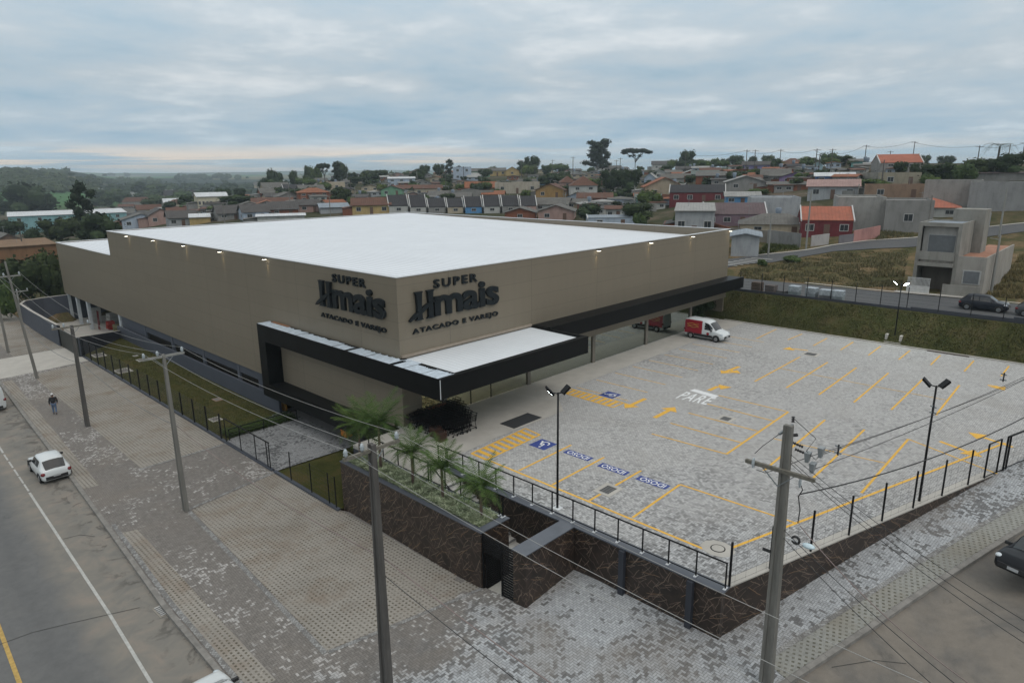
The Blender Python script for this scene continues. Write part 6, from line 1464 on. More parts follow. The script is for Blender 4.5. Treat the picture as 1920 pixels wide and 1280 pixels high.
# distant little houses: many alike
used_ = []
def fill(n, xa, xb, ya, yb, label, group, cols, roofs, hpx, seed):
    rg = random.Random(seed); k = 0; tries = 0
    while k < n and tries < n*30:
        tries += 1; x = rg.uniform(xa, xb); y = rg.uniform(ya, yb)
        if any(abs(x-a) < 15 and abs(y-b_) < 4 for a, b_ in used_): continue
        g0_ = G(x, y)
        if g0_ is None or (x > 470 and math.hypot(g0_.x, g0_.y) > 620): continue
        used_.append((x, y)); w = rg.uniform(*hpx); hh = w*0.2
        house(x-w/2, x+w/2, y, y-hh, y-hh-w*0.17, rg.choice(('gf','gf','gs','hip')), rg.choice(cols), rg.choice(roofs), label, rg.uniform(-0.3, 0.3), 2, 7, group=group, door=False, below=3); k += 1
PAL = [WHT, WHT, CRM, LGY, PNK, BRK, BGE, LBL, GRY]; RF = ['fib', 'fibd', 'fib', 'terr', 'brown', 'lgrey', 'dark']
fill(26, 150, 470, 356, 392, 'tiny distant house in the valley on the left', 'tiny houses in the valley', PAL, RF, (16, 26), 1)
fill(16, 180, 420, 392, 408, 'small roof among the trees above the teal building', 'small roofs near the teal building', PAL, RF, (22, 34), 2)
fill(38, 480, 900, 322, 352, 'tiny distant house below the skyline, left of centre', 'tiny houses below the skyline left of centre', PAL, RF, (18, 30), 3)
fill(22, 480, 1000, 352, 386, 'small house in the dense middle rows of the town', 'small houses in the middle rows', PAL, RF, (26, 40), 4)
fill(32, 960, 1260, 316, 348, 'tiny distant house on the rise behind the big dark trees', 'tiny houses behind the big trees', PAL, RF, (18, 30), 5)
fill(30, 1240, 1700, 304, 332, 'small house near the skyline on the right hill', 'small houses on the right hill crest', PAL, RF, (24, 38), 6)
fill(10, 1370, 1660, 338, 362, 'small house between the upper rows on the right', 'small houses between the right rows', PAL, RF, (34, 48), 7)
fill(8, 1080, 1250, 380, 405, 'small house half hidden by the trees behind the supermarket', 'small houses behind the supermarket', PAL, RF, (34, 46), 8)
fill(26, 480, 1240, 356, 396, 'weathered roof squeezed between the middle rows of the town', 'weathered roofs of the middle rows', PAL, ['fib', 'fibd', 'fib', 'brown', 'terr'], (36, 54), 9)
fill(14, 200, 480, 386, 410, 'weathered roof among the trees left of the supermarket roof', 'weathered roofs left of the supermarket', PAL, ['fib', 'fibd', 'fib', 'brown'], (34, 50), 10)
fill(14, 1240, 1600, 326, 362, 'weathered roof between the upper right rows', 'weathered roofs of the upper right rows', PAL, ['fib', 'fibd', 'terr', 'lgrey'], (34, 50), 12)
# ---- free-standing walls
def gwall(pts, h, mat_c, label, t=0.16, name='yard_wall', below=0.6):
    P = [G(*p_) for p_ in pts]; mb = MB()
    for a, b in zip(P[:-1], P[1:]):
        d_ = (b-a); d_.z = 0; n = Vector((-d_.y, d_.x, 0)).normalized()*t/2; e = d_.normalized()*0.003
        mb.loft([a-n+e-Vector((0,0,below)), a+n+e-Vector((0,0,below)), a+n+e+Vector((0,0,h)), a-n+e+Vector((0,0,h))], [b-n-Vector((0,0,below)), b+n-Vector((0,0,below)), b+n+Vector((0,0,h)), b-n+Vector((0,0,h))])
    return tag(mb.build(name, wmat(mat_c)), label, 'wall')
gwall([(1438,456),(1500,464)], 2.2, (0.23,0.23,0.225), 'stained block wall with vegetation at its foot, near the crosswalk')
gwall([(1368,448),(1438,455)], 2.0, (0.2,0.18,0.155), 'brownish block wall running behind the blue grey garage')
gwall([(1337,436),(1370,447)], 1.8, BRK, 'brick yard wall beside the tall grey house')
gwall([(1520,462),(1553,458)], 1.7, (0.4,0.38,0.37), 'pale wall with a grey metal gate beside the red house')
gwall([(1599,455),(1648,445)], 1.9, (0.42,0.22,0.2), 'pink yard wall beside the dry verge')
gwall([(1572,458),(1599,455)], 1.4, (0.17,0.16,0.17), 'grey mesh fronted yard wall by the red house')
gwall([(1595,336),(1651,338)], 1.8, (0.26,0.25,0.22), 'pale long yard wall below the skyline hedge')
gwall([(1206,372),(1268,376)], 1.6, (0.2,0.08,0.045), 'dark brick yard wall under the beige gabled house')
rg = random.Random(31)
for k in range(34):
    x = rg.uniform(480, 1600); y = rg.uniform(345, 396) if x < 1240 else rg.uniform(322, 372); w = rg.uniform(18, 44); a, b = G(x, y), G(x+w, y+rg.uniform(-2, 3))
    if a is None or b is None or (a-b).length > 16: continue
    gwall([(x, y), (x+w, y+1)], rg.uniform(1.4, 2.2), rg.choice((CON, GRY, BRK, (0.3,0.29,0.27), PNK)), 'low yard wall between the crowded houses of the town')['group'] = 'low yard walls of the town'
# ---- unfinished concrete house across the back street
cb = G(1716, 545); XH = cb.x; zg = cb.z-0.05
q = lambda px, py: onx(px, py, XH)
uh = thing('unfinished_house', 'two storey unfinished concrete house with a stair tower and white gate', 'house', (XH, q(1760,545).y, zg))
def ub(name, mb, mat, par=None):
    o = mb.build(name, mat, par or uh)
    if par is None: o.matrix_parent_inverse = Matrix.Translation(-uh.location)
    return o
yL, yM, yR_ = q(1716,480).y, q(1797,480).y, q(1849,500).y; zt = q(1716,416).z; zw = q(1800,480).z
MC = wmat((0.27,0.26,0.235)); MCL = wmat((0.45,0.43,0.4)); MC2 = wmat((0.33,0.31,0.28))
mb = MB(); mb.box(XH, yL-0.35, zg-0.5, XH+0.3, yL, zt); mb.box(XH, yM, zg-0.5, XH+0.3, yM+0.35, zt); mb.box(XH, yM+0.35, zt-0.4, XH+0.3, yL-0.35, zt)
mb.box(XH+0.3, yM, zg-0.5, XH+6, yM+0.15, zt); mb.box(XH+0.3, yL-0.15, zg-0.5, XH+6, yL, zt); mb.box(XH+5.85, yM+0.15, zg, XH+6, yL-0.15, zt)
zf = q(1760,490).z; zf2 = q(1760,472).z
mb.box(XH-0.35, yM+0.35, zf-0.55, XH+0.3-0.002, yL-0.35, zf-0.15); mb.box(XH-0.35, yM+0.35, zf+0.15, XH-0.2, yL-0.35, zf2)
ub('wall', mb, MC)
mb = MB(); mb.box(XH+0.9, yM+0.35, zf-0.5, XH+1.05, yL-0.35, zt-0.4); ub('upper_wall', mb, MCL)
mb = MB(); mb.box(XH+2.6, yM+0.3, zg, XH+2.7, yL-0.3, zf-0.5); ub('garage_back', mb, wmat((0.16,0.14,0.12)))
mb = MB(); mb.box(XH+0.3, yM+0.15, zt-0.3, XH+5.85, yL-0.15, zt-0.15); ub('roof', mb, rmat('blue'))
mb = MB(); c = (yL+yM)/2; mb.box(XH+0.84, c-1.5, zf2-0.3, XH+0.89, c+1.2, zt-1.3); w_ = ub('window', mb, M_FRM); mb = MB(); mb.box(XH+0.8, c-1.4, zf2-0.2, XH+0.838, c+1.1, zt-1.4); o = mb.build('pane', plain('curtained_pane', (0.15,0.16,0.17), 0.3), w_)
yT0, yT1 = onx(1838,450,XH+5).y, onx(1777,450,XH+5).y; zT = onx(1800,393,XH+5).z
mb = MB(); mb.box(XH+5.9+0.15, yT0, zg, XH+9, yT1, zT); ub('stair_tower', mb, MC)
mb = MB(); mb.box(XH+5.98, (yT0+yT1)/2-0.5, zw+0.6, XH+6.04, (yT0+yT1)/2+0.3, zw+1.3); ub('window', mb, M_PANE)
mb = MB(); mb.box(XH, yR_, zg-0.5, XH+17, yR_+0.16, zw); mb.box(XH, yR_+0.16, zg-0.5, XH+0.16, yM, zw); ub('wing_wall', mb, MC2)
mb = MB(); mb.box(XH+0.16, yR_+0.16, zw-0.35, XH+16.8, yM-0.004, zw-0.2); ub('wing_roof', mb, wmat((0.36,0.19,0.13)))
mb = MB(); wy = q(1826,500).y; mb.box(XH-0.05, wy-0.75, zg+1.3, XH-0.002, wy+0.9, zg+2.8); w_ = ub('window', mb, M_FRM); mb = MB(); mb.box(XH-0.08, wy-0.62, zg+1.4, XH-0.052, wy+0.78, zg+2.7); mb.build('pane', plain('curtained_pane', (0.15,0.16,0.17), 0.3), w_)
mb = MB(); mb.box(XH-1.9, yR_-0.1, zg-0.5, XH-1.75, q(1775,530).y, zg+1.35); ub('front_wall', mb, MC)
g_ = thing('white_gate', 'white slatted driveway gate in front of the unfinished concrete house', 'gate', (XH-1.9, yL, zg))
mb = MB(); Lg = yL-q(1752,530).y
mb.box(-0.05, -Lg, 0.05, 0.0, 0, 0.95)
mb.build('gate_panel', plain('gate_white', (0.5,0.5,0.49), 0.6), g_)
mb = MB(); mb.box(-0.05, -Lg, 1.75, 0, 0, 1.82)
for k in range(18): y = -Lg*(k+.5)/18; mb.box(-0.04, y-0.03, 0.952, -0.01, y+0.03, 1.748)
mb.build('slats', plain('gate_white', (0.5,0.5,0.49), 0.6), g_)
# ---- roads and ground around the back street
psheet('back_street', [(72.9,70),(72.9,30),(73.1,16),(73.3,0),(73.6,-14)], [(82.5,70),(81.3,38),(82.2,22),(82.6,12),(83.5,-14)], M_ASB, 0.07, 8)
psheet('back_street_walk', [(71.5,62),(71.5,30),(71.52,16),(71.6,-12)], [(72.9,62),(72.9,30),(73.1,16),(73.5,-12)], M_CONC, 0.2, 3)
RL = [G(*p_) for p_ in ((1340,508),(1385,497),(1447,493),(1500,483),(1564,472),(1640,467),(1710,464),(1830,448),(1925,434))]
RU = [G(*p_) for p_ in ((1340,488),(1372,486),(1418,480),(1512,470),(1560,461),(1622,453),(1713,447),(1832,429),(1925,419))]
psheet('upper_road', RL, RU, M_ASB, 0.09, 6, None, 'structure', 2.0)
strip('upper_road_kerb', [(p_.x, p_.y) for p_ in RU[2:]], 0.5, M_CONC, 0.16)
strip('back_street_kerb', [(82.4,30),(82.35,22),(82.8,12),(83.6,-14)], 0.4, M_CONC, 0.16)
psheet('house_forecourt', [(82.6,q(1700,545).y+0.6),(82.8,q(1840,545).y-0.5)], [(XH-1.9,q(1700,545).y+0.6),(XH-1.9,q(1840,545).y-0.5)], M_CONC, 0.17, 3)
cw = thing('crosswalk', 'white zebra crossing at the mouth of the upper road', 'road marking'); 
for k in range(7):
    a = G(1362+k*11, 498-k*1.9); mb = MB(); z = Z(a.x, a.y)+0.13; mb.quad((a.x-0.2,a.y-1.6,z), (a.x+0.25,a.y-1.6,z), (a.x+0.25,a.y+1.6,z), (a.x-0.2,a.y+1.6,z)); mb.build('stripe', M_WHITE, cw)
# dry weeds on the empty lot and verges
def weeds(name, px_poly, n, mat, label, s=0.45, seed=2):
    rg = random.Random(seed); P = [G(*p_) for p_ in px_poly]; P2 = [(p_.x, p_.y) for p_ in P]; xs = [p_[0] for p_ in P2]; ys_ = [p_[1] for p_ in P2]; mb = MB(); k = 0
    while k < n:
        x = rg.uniform(min(xs), max(xs)); y = rg.uniform(min(ys_), max(ys_))
        if not inpoly(x, y, P2): continue
        k += 1; c_ = mnoise.noise(Vector((x*0.35, y*0.35, 1)));
        if c_ < -0.15 and rg.random() < 0.75: continue
        z = Z(x, y)-0.05; a = rg.random()*6.283; L_ = s*(0.5+0.8*rg.random())*(1+c_); d_ = Vector((math.cos(a)*0.5, math.sin(a)*0.5, 1)).normalized()*L_; w = Vector((-math.sin(a), math.cos(a), 0))*0.06
        P0 = Vector((x, y, z)); k0 = len(mb.v); mb.v += [tuple(P0-w), tuple(P0+w), tuple(P0+d_)]; mb.f.append((k0, k0+1, k0+2))
    return tag(mb.build(name, mat), label, 'weeds', kind='stuff')
M_DRY = leaf_mat('dry_weed', (0.05, 0.062, 0.024), (0.23, 0.19, 0.10))
weeds('weeds', [(1380,522),(1505,530),(1690,545),(1705,470),(1640,471),(1560,476),(1500,487),(1440,497),(1390,505)], 26000, M_DRY, 'dry brown and green weeds covering the empty lot between the roads', s=0.33)
weeds('weeds', [(1855,556),(1925,562),(1925,470),(1905,490),(1850,549)], 6000, M_DRY, 'dry brown weeds beside the unfinished house', seed=5)
weeds('weeds', [(1640,452),(1712,446),(1712,425),(1650,436)], 3000, M_DRY, 'dry weeds on the verge by the pink wall', seed=6)
weeds('weeds', [(1420,478),(1500,468),(1490,462),(1438,458)], 3000, leaf_mat('green_weed', (0.03,0.045,0.012), (0.12,0.13,0.04)), 'green weeds at the foot of the stained block wall', seed=7)
# ---- distant poles
gdp = 'distant utility poles on the skyline'
for i, (px, yt, yb) in enumerate(((1284,287,318),(1397,281,325),(1413,281,320),(1461,280,312),(1527,279,325),(1534,288,318),(1557,279,315),(1620,272,305),(1625,277,300),(1710,265,300),(1718,277,298),(1832,273,300),(1915,266,300),(1667,283,300),(1074,294,335),(1162,296,330),(1155,300,325),(978,300,330),(1036,300,325),(870,312,345),(836,315,350),(1003,310,335))):
    b = G(px, yb+8)
    if b is None: continue
    tz = up(b, px, yt); t_ = thing('utility_pole', 'thin distant pole rising above the skyline roofs', 'utility pole', b, 0, gdp)
    mb = MB(); mb.tube([(0,0,-1),(0,0,tz-b.z)], [0.17,0.12], 6); mb.build('post', M_POLED, t_)
    mb = MB(); az = math.atan2(b.y, b.x)+math.pi/2+0.3; mb.bar((-math.cos(az)*1.1, -math.sin(az)*1.1, tz-b.z-0.4), (math.cos(az)*1.1, math.sin(az)*1.1, tz-b.z-0.4), 0.12); mb.build('cross_arm', M_POLED, t_)
sky_pts = [((1560,287),(1620,274)),((1620,274),(1710,266)),((1710,266),(1832,274)),((1832,274),(1930,266)),((1284,290),(1397,283)),((1397,283),(1461,282)),((1461,282),(1527,281)),((1527,281),(1560,283))]
for i, (a, b) in enumerate(sky_pts): cable('power_cable', 'distant wire sagging along the skyline poles', atr(*a, 235), atr(*b, 235), 0.9, 0.035, M_WIRED, 10, 'distant skyline wires')
# mid poles behind the supermarket
for px, yt, yb, lb, m_ in ((1440,402,482,'slim concrete lamp post in front of the stained block wall',M_POLEL),(1511,358,468,'tall concrete pole beside the red house',M_POLEL),(1873,352,444,'pale pole beside the upper road at the right',M_POLEL),(1858,440,548,'pole with a round lamp at the corner of the unfinished house',M_POLEL),(1093,378,412,'short grey pole just behind the supermarket roof',M_POLEL),(1188,348,415,'slim green grey pole among the trees behind the supermarket',M_POLEL),(1060,362,400,'white topped post by the whitish house',M_POLEL),(545,346,392,'pole beside the dark roofed blue grey house',M_POLE),(659,333,378,'dark pole right of the orange roofed brick house',M_POLED),(667,350,382,'pale pole beside the dark one in the town',M_POLEL),(783,322,360,'pole near the pale blue house',M_POLEL),(422,380,420,'pole at the left end of the brown roofs',M_POLE),(620,366,408,'pole in front of the pinkish house',M_POLE),(1652,300,352,'pole below the red roofed hill house',M_POLED),(1608,345,372,'pale post beside the pink roofed house',M_POLEL),(1738,366,440,'thin post at the corner of the salmon roofed house',M_POLE),(1885,270,330,'leaning pale pole by the big palm on the hill',M_POLEL),(46,430,480,'dark pole above the orange roof at the left edge',M_POLED),(132,376,400,'slim pole above the teal building',M_POLE)):
    b = G(px, yb)
    if b is None: continue
    tz = up(b, px, yt); t_ = thing('utility_pole', lb, 'utility pole', b); h_ = tz-b.z
    mb = MB(); mb.tube([(0,0,-1),(0,0,h_)], [0.16,0.1], 8); mb.build('post', m_, t_)
    az = math.atan2(b.y, b.x)-math.pi/2; mb = MB(); mb.bar((0,0,h_-0.5), (-math.cos(az)*0.9, -math.sin(az)*0.9, h_-0.35), 0.07); mb.build('arm', m_, t_)
# ---- trees
TR = [
(0,106,341,412,'broad','big dark broad tree at the left edge above the teal building'),(80,160,402,458,'broad','bushy tree in front of the teal building'),(136,192,341,452,'araucaria','tall narrow dark pine rising past the teal building'),(150,232,396,462,'broad','round bushy tree right of the tall narrow pine'),(-20,48,408,455,'broad','dark tree at the left edge below the teal building'),(45,85,425,462,'broad','small dark tree between the shed and the teal building'),
(-30,60,480,566,'broad','dark tree mass at the left edge behind the slate yard wall'),(20,110,470,572,'broad','large dark tree behind the slate yard wall'),(70,130,462,570,'broad','dark tree against the far end of the supermarket'),(-10,40,520,600,'low','scrubby bush at the left edge by the far poles'),
(264,319,368,397,'broad','dense round tree left of the white house'),(336,379,363,393,'broad','dense round tree right of the white house'),(280,300,357,372,'broad','small tree above the dense round tree'),(412,482,363,392,'broad','wide dark tree beside the cream hall'),(388,440,383,400,'low','low shrubs below the cream hall'),
(513,534,322,344,'broad','round dark tree standing alone before the green fields'),(596,623,302,348,'umbrella','tall flat topped araucaria left of its twin'),(619,646,304,348,'araucaria','tall dark araucaria right of its twin'),(553,600,330,354,'low','wide low tree group below the araucarias'),(575,600,340,352,'broad','dark shrub between the roofs'),(652,672,322,342,'broad','small dark tree right of the twin araucarias'),(672,704,318,344,'broad','broad tree between roofs, left of centre'),(622,664,349,385,'broad','dark tree beside the orange roofed house'),(650,668,366,386,'low','shrub beside the yellow house'),(775,800,318,345,'broad','tree near the pale blue house'),(708,730,316,336,'broad','small skyline tree left of the tall bare one'),(832,853,299,322,'araucaria','thin skyline tree near the centre'),(853,870,310,322,'broad','small round skyline tree near the centre'),(982,1014,288,328,'broad','round very dark tree standing on the skyline'),(1012,1034,308,330,'broad','small tree beside the round dark skyline tree'),(1030,1068,304,326,'low','wide low trees on the skyline'),(1089,1150,262,316,'araucaria','largest dark araucaria clump on the skyline'),(1110,1148,264,314,'araucaria','second crown of the big araucaria clump'),(1162,1219,274,318,'umbrella','flat topped umbrella araucaria on the skyline'),(1122,1180,310,364,'broad','massive dark broad tree below the araucarias'),(1160,1206,312,366,'broad','massive dark tree right of its twin, below the umbrella araucaria'),(1076,1132,380,416,'broad','bushy tree behind the supermarket roof'),(1160,1226,374,420,'broad','big bushy tree right of the slim grey pole'),(1020,1054,322,345,'broad','dark tree in front of the salmon house'),(1100,1130,340,368,'broad','tree right of the white two storey house'),(1196,1240,352,392,'low','low shrubs before the teal green house'),(975,1000,354,372,'low','dark shrub before the ochre gabled house'),(1186,1210,395,430,'low','shrub by the supermarket roof edge'),
(1264,1296,300,314,'broad','left one of three round skyline trees'),(1288,1322,297,314,'broad','middle one of three round skyline trees'),(1320,1346,302,315,'broad','right one of three round skyline trees'),(1362,1402,318,340,'broad','round light green tree before the white long house'),(1431,1449,291,306,'broad','dark round tree crown on the right skyline'),(1442,1466,296,322,'broad','dark tree beside the purple house'),(1374,1394,296,310,'low','shrub on the skyline near two tall poles'),(1563,1602,290,312,'broad','round green tree crown on the skyline'),(1600,1660,333,352,'low','hedge below the pale long yard wall'),(1672,1701,299,330,'broad','dark tree in front of the red roofed house, left one'),(1703,1723,304,332,'broad','dark tree in front of the red roofed house, right one'),(1720,1746,290,304,'broad','small skyline tree right of the red roof'),(1757,1792,289,305,'broad','rounded green tree on the right skyline'),(1722,1790,303,345,'broad','brownish tree mass beside the beige box house'),(1775,1830,302,345,'low','reddish brown scrub below the skyline'),(1806,1868,292,335,'broad','dark tree left of the hill palm'),(1856,1925,283,335,'broad','large dark green tree at the right edge'),(1722,1760,325,350,'low','dark scrub right of the box house'),(1500,1512,300,312,'cone','small conifer on the right skyline'),(1268,1292,346,362,'low','shrub beside the beige gabled house'),(1400,1440,352,366,'low','bushes before the grey gabled house'),(1258,1275,395,440,'low','shrub left of the tall grey house'),(1420,1436,484,500,'low','small bush beside the crosswalk'),(1465,1500,478,492,'low','weedy bush at the edge of the empty lot'),(1215,1240,318,335,'broad','small tree between white gabled houses')]
for x0, x1, yt, yb, kd, lb in TR: tree_px(x0, x1, yt, yb, kd, lb, 'araucaria_tree' if kd in ('umbrella', 'araucaria') else ('shrub' if kd == 'low' else 'broadleaf_tree'), cat='tree' if kd != 'low' else 'shrub', lift=0.0 if kd == 'low' else (0.28 if kd == 'umbrella' else 0.06))
rg = random.Random(77)
for k in range(210):      # many alike town trees
    x = rg.choice((rg.uniform(180, 480), rg.uniform(480, 1240), rg.uniform(480, 1240), rg.uniform(1240, 1600))); y = rg.uniform(*((362, 402) if x < 480 else (322, 392) if x < 1240 else (304, 356))); w = rg.uniform(14, 32)
    tree_px(x-w/2, x+w/2, y-w*0.75, y, rg.choice(('broad', 'low', 'broad')), 'small garden tree among the town roofs', 'garden_tree', group='small garden trees of the town', lift=0.04)
for k in range(46):
    x = rg.uniform(-10, 480); y = 330+rg.random()**1.5*40; w = rg.uniform(7, 16)
    tree_px(x-w/2, x+w/2, y-w*0.6, y, 'broad', 'hazy distant tree standing in the valley fields', 'distant_tree', group='hazy trees of the valley', lift=0.0)
# hill palm
b = G(1868, 318); t_ = thing('palm', 'tall palm on the right skyline', 'palm tree', b); h = up(b, 1868, 275)-b.z; rg = random.Random(5)
mb = MB(); mb.tube([(0,0,-1),(0,0,h)], [0.3,0.22], 7); mb.build('trunk', M_BARK, t_)
mb = MB()
for k in range(16): frond(mb, (0,0,h), k*2.4, 5.2, 0.8+0.5*rg.random(), 0.75, rg); 
mb2 = MB(); mb.build('crown', M_LEAF, t_)
# wooded ridges far off
def forest(name, spots, label, seed, hgt=9.0, mat=None):
    rg = random.Random(seed); mb = MB()
    for (xa, xb, ya, yb, n) in spots:
        for _ in range(n):
            px = rg.uniform(xa, xb); py = rg.uniform(ya, yb); g_ = G(px, py, 560)
            if g_ is None or math.hypot(g_.x, g_.y) > 6000: continue
            k = max(1.0, math.hypot(g_.x, g_.y)/1100); r_ = hgt*(0.5+0.6*rg.random())*min(k, 2.2)*0.8; c_ = (g_.x, g_.y, g_.z+r_*0.45); mb.blob(c_, r_*0.82, 6, 4, (1.2, 1.2, 0.9)); leaves(mb, c_, r_, 16, r_*0.22, (1.2, 1.2, 0.9), rg)
    return tag(mb.build(name, mat or M_LEAF), label, 'forest', kind='stuff')
forest('forest', [(-40,125,322,345,300),(-40,190,338,362,230),(180,300,340,347,60)], 'dark wooded ridge on the left horizon', 3, 6.5)
forest('forest', [(300,520,350,356,70),(200,330,352,360,70),(180,420,364,374,90),(330,480,334,337,30)], 'distant belts of trees between the green fields', 4, 7)
forest('forest', [(560,780,318,330,160),(780,1000,318,326,90),(1180,1420,306,316,90),(1400,1700,300,310,100)], 'far tree line behind the town roofs', 9, 3.2)
# haze
hz = MB(); hz.box(-400, -900, -80, 4200, 4200, 70)
mt = bpy.data.materials.new('haze'); mt.use_nodes = True; t = mt.node_tree; t.nodes.clear()
pv = N(t, 'ShaderNodeVolumePrincipled'); pv.inputs['Color'].default_value = (0.80, 0.93, 1.0, 1); pv.inputs['Density'].default_value = 0.00026; pv.inputs['Anisotropy'].default_value = 0.2
out = N(t, 'ShaderNodeOutputMaterial'); lk(t, pv.outputs[0], out.inputs['Volume'])
tag(hz.build('haze', mt), kind='stuff')
# ================================================================== VEHICLES
M_TYRE = plain('tyre', (0.012,0.012,0.012), 0.85); M_RIM = plain('rim', (0.3,0.31,0.32), 0.3, metal=0.8); M_CGL = plain('car_glass', (0.012,0.015,0.018), 0.05, 0.05, 2.0, spec=0.8)
M_PLAST = plain('black_plastic', (0.015,0.015,0.016), 0.6); M_TAIL = plain('tail_red', (0.16,0.008,0.012), 0.2); M_HEAD = plain('head_lamp', (0.55,0.6,0.63), 0.1); M_PLATE = plain('plate', (0.4,0.41,0.42), 0.5)
def paint(name, c):
    if name in MATS: return MATS[name]
    mt, t, b = newmat(name); bsin(b, 'Base Color', c); bsin(b, 'Roughness', 0.28); b.inputs['Coat Weight'].default_value = 0.35 if sum(c) > 0.5 else 0.0; b.inputs['Coat Roughness'].default_value = 0.05; b.inputs['Specular IOR Level'].default_value = 0.3 if sum(c) > 0.5 else 0.22; MATS[name] = mt; return mt
def car(name, label, cat, loc, rz, st, Wd, pt, wheels=(0.78, 3.35), wr=0.31, side=None, rear=None, front=None, group=None, pillars=None, roof_rack=False, slope=0.0):
    """st: stations along x (rear 0 -> front L): (x, z_low, z_belt, z_top, wf_belt, wf_top). Built x forward, y left."""
    t_ = thing(name, label, cat, loc, rz, group); t_.rotation_euler = (0, slope, rz)
    L = st[-1][0]; hw = Wd/2
    def S(x):
        xs = [s_[0] for s_ in st]; return [interp(x, xs, [s_[k] for s_ in st]) for k in range(1, 6)]
    def ring(x, off=0.0):
        zl, zb, zt, wb, wt = S(x); a = hw*wb+off; b = hw*wt+off; zm = zl+(zb-zl)*0.45
        R_ = [(0, zl-off), (a*0.86, zl-off), (a*0.97, zl+0.12), (a, zm), (a*0.985, zb-0.06), (a*0.95, zb)]
        if zt-zb > 0.06: R_ += [(b*1.02, zb+(zt-zb)*0.6), (b*0.95, zt-0.09), (b*0.8, zt-0.02+off), (0, zt+0.02+off)]
        else: R_ += [(a*0.9, zb+0.02+off), (a*0.8, zb+0.035+off), (a*0.6, zb+0.045+off), (0, zb+0.06+off)]
        return R_
    xs = []; 
    for a, b in zip(st[:-1], st[1:]):
        n = max(1, int((b[0]-a[0])/0.12))
        xs += [a[0]+(b[0]-a[0])*i/n for i in range(n)]
    xs.append(L); mb = MB(); nr = 19
    for x in xs:
        r_ = ring(x); full = [(x, y, z) for y, z in r_]+[(x, -y, z) for y, z in r_[-2:0:-1]]; nr = len(full); mb.v += full
    for i in range(len(xs)-1):
        for j in range(nr):
            a = i*nr+j; b = i*nr+(j+1) % nr; mb.f.append((a, b, b+nr, a+nr))
    mb.f.append(tuple(range(nr))); mb.f.append(tuple(range((len(xs)-1)*nr, len(xs)*nr)))
    body = mb.build('body', pt, t_, True)
    # glass: follows the cabin skin, 8 mm proud
    def patch(name, x0, x1, f0, f1, sgn, mat, off=0.008, n=6, zf=None):
        """side patch between body ring heights (fractions of cabin)"""
        mb = MB()
        for i in range(n+1):
            x = x0+(x1-x0)*i/n; zl, zb, zt, wb, wt = S(x); a = hw*wb*0.95; b = hw*wt
            for k in range(3):
                f_ = f0+(f1-f0)*k/2; z = zb+(zt-zb)*f_
                y = interp(f_, [0, 0.6, 1.0], [a, b*1.02, b*0.93])+off; mb.v.append((x, sgn*y, z))
        for i in range(n):
            for k in range(2): q = i*3+k; mb.f.append((q, q+1, q+4, q+3))
        return mb.build(name, mat, t_)
    sw_ = side or ((1.0, 1.95), (2.02, 2.85))
    for sg in (1, -1):
        for (a, b) in sw_: patch('side_window', a, b, 0.08, 0.80, sg, M_CGL)
    def screen(name, xa, xb, fr=0.9, mat=M_CGL):
        """windscreen / rear window laid on the sloping skin between stations xa (low) and xb (high)"""
        mb = MB(); n = 6; sgn = 1 if xb > xa else -1
        for i in range(n+1):
            x = xa+(xb-xa)*i/n; zl, zb, zt, wb, wt = S(x); y = hw*wt*fr*1.0
            for k in range(5): 
                yy = y*(k/2-1); z = zt+0.02+0.012-0.045*abs(k/2-1)**2; mb.v.append((x-sgn*0.012, yy, z))
        for i in range(n):
            for k in range(4): q = i*5+k; mb.f.append((q, q+1, q+6, q+5))
        return mb.build(name, mat, t_)
    if front: screen('windscreen', front[0], front[1])
    if rear: screen('rear_window', rear[0], rear[1])
    for wx in wheels:
        for sg in (1, -1):
            y0 = sg*(hw-0.2); y1 = sg*(hw+0.012); w_ = MB(); w_.tube([(wx, y0, wr), (wx, y0+sg*0.02, wr), (wx, y1-sg*0.02, wr), (wx, y1, wr)], [wr*0.93, wr, wr, wr*0.93], 18); wo_ = w_.build('wheel', M_TYRE, t_, True)
            w_ = MB(); w_.tube([(wx, y1+sg*0.001, wr), (wx, y1+sg*0.012, wr)], [wr*0.62, wr*0.58], 14); w_.build('rim', M_RIM, wo_)
            ar = MB(); P = [(wx+(wr+0.05)*math.cos(a), sg*(hw*1.0+0.004), wr+(wr+0.05)*math.sin(a)) for a in [math.pi*i/10 for i in range(11)]]
            ar.tube(P, 0.035, 5); ar.build('wheel_arch', M_PLAST if 'van' in name else M_PLAST, t_, True)
    zb0 = S(0.05); zf0 = S(L-0.05)
    for sg in (1, -1):
        mb = MB(); z = zf0[1]-0.12; sh_ = S(L-0.3); mb.blob((L-0.3, sg*hw*sh_[3]*0.84, sh_[1]-0.05), 0.17, 10, 6, (1.25, 0.85, 0.5)); mb.build('headlight', M_HEAD, t_, True)
        mb = MB(); z = zb0[1]-0.14; mb.blob((0.11, sg*hw*zb0[3]*0.93, z+0.03), 0.17, 8, 6, (0.95, 0.85, 0.8)); mb.build('tail_light', M_TAIL, t_, True)
        mb = MB(); x = (front[0]-0.35) if front else L-1.3; mb.box(x-0.05, sg*hw*0.88 if sg > 0 else sg*hw*0.88-0.26, S(x)[1]-0.02, x+0.06, sg*hw*0.88+0.26 if sg > 0 else sg*hw*0.88, S(x)[1]+0.12); mb.build('mirror', M_PLAST, t_, bevel=0.02)
    mb = MB(); mb.box(-0.03, -hw*0.72, zb0[0]+0.04, 0.1, hw*0.72, zb0[0]+0.26); mb.build('rear_bumper', M_PLAST, t_, bevel=0.02)
    mb = MB(); mb.box(L-0.1, -hw*0.68, zf0[0]+0.05, L+0.03, hw*0.68, zf0[0]+0.26); mb.build('front_bumper', M_PLAST, t_, bevel=0.02)
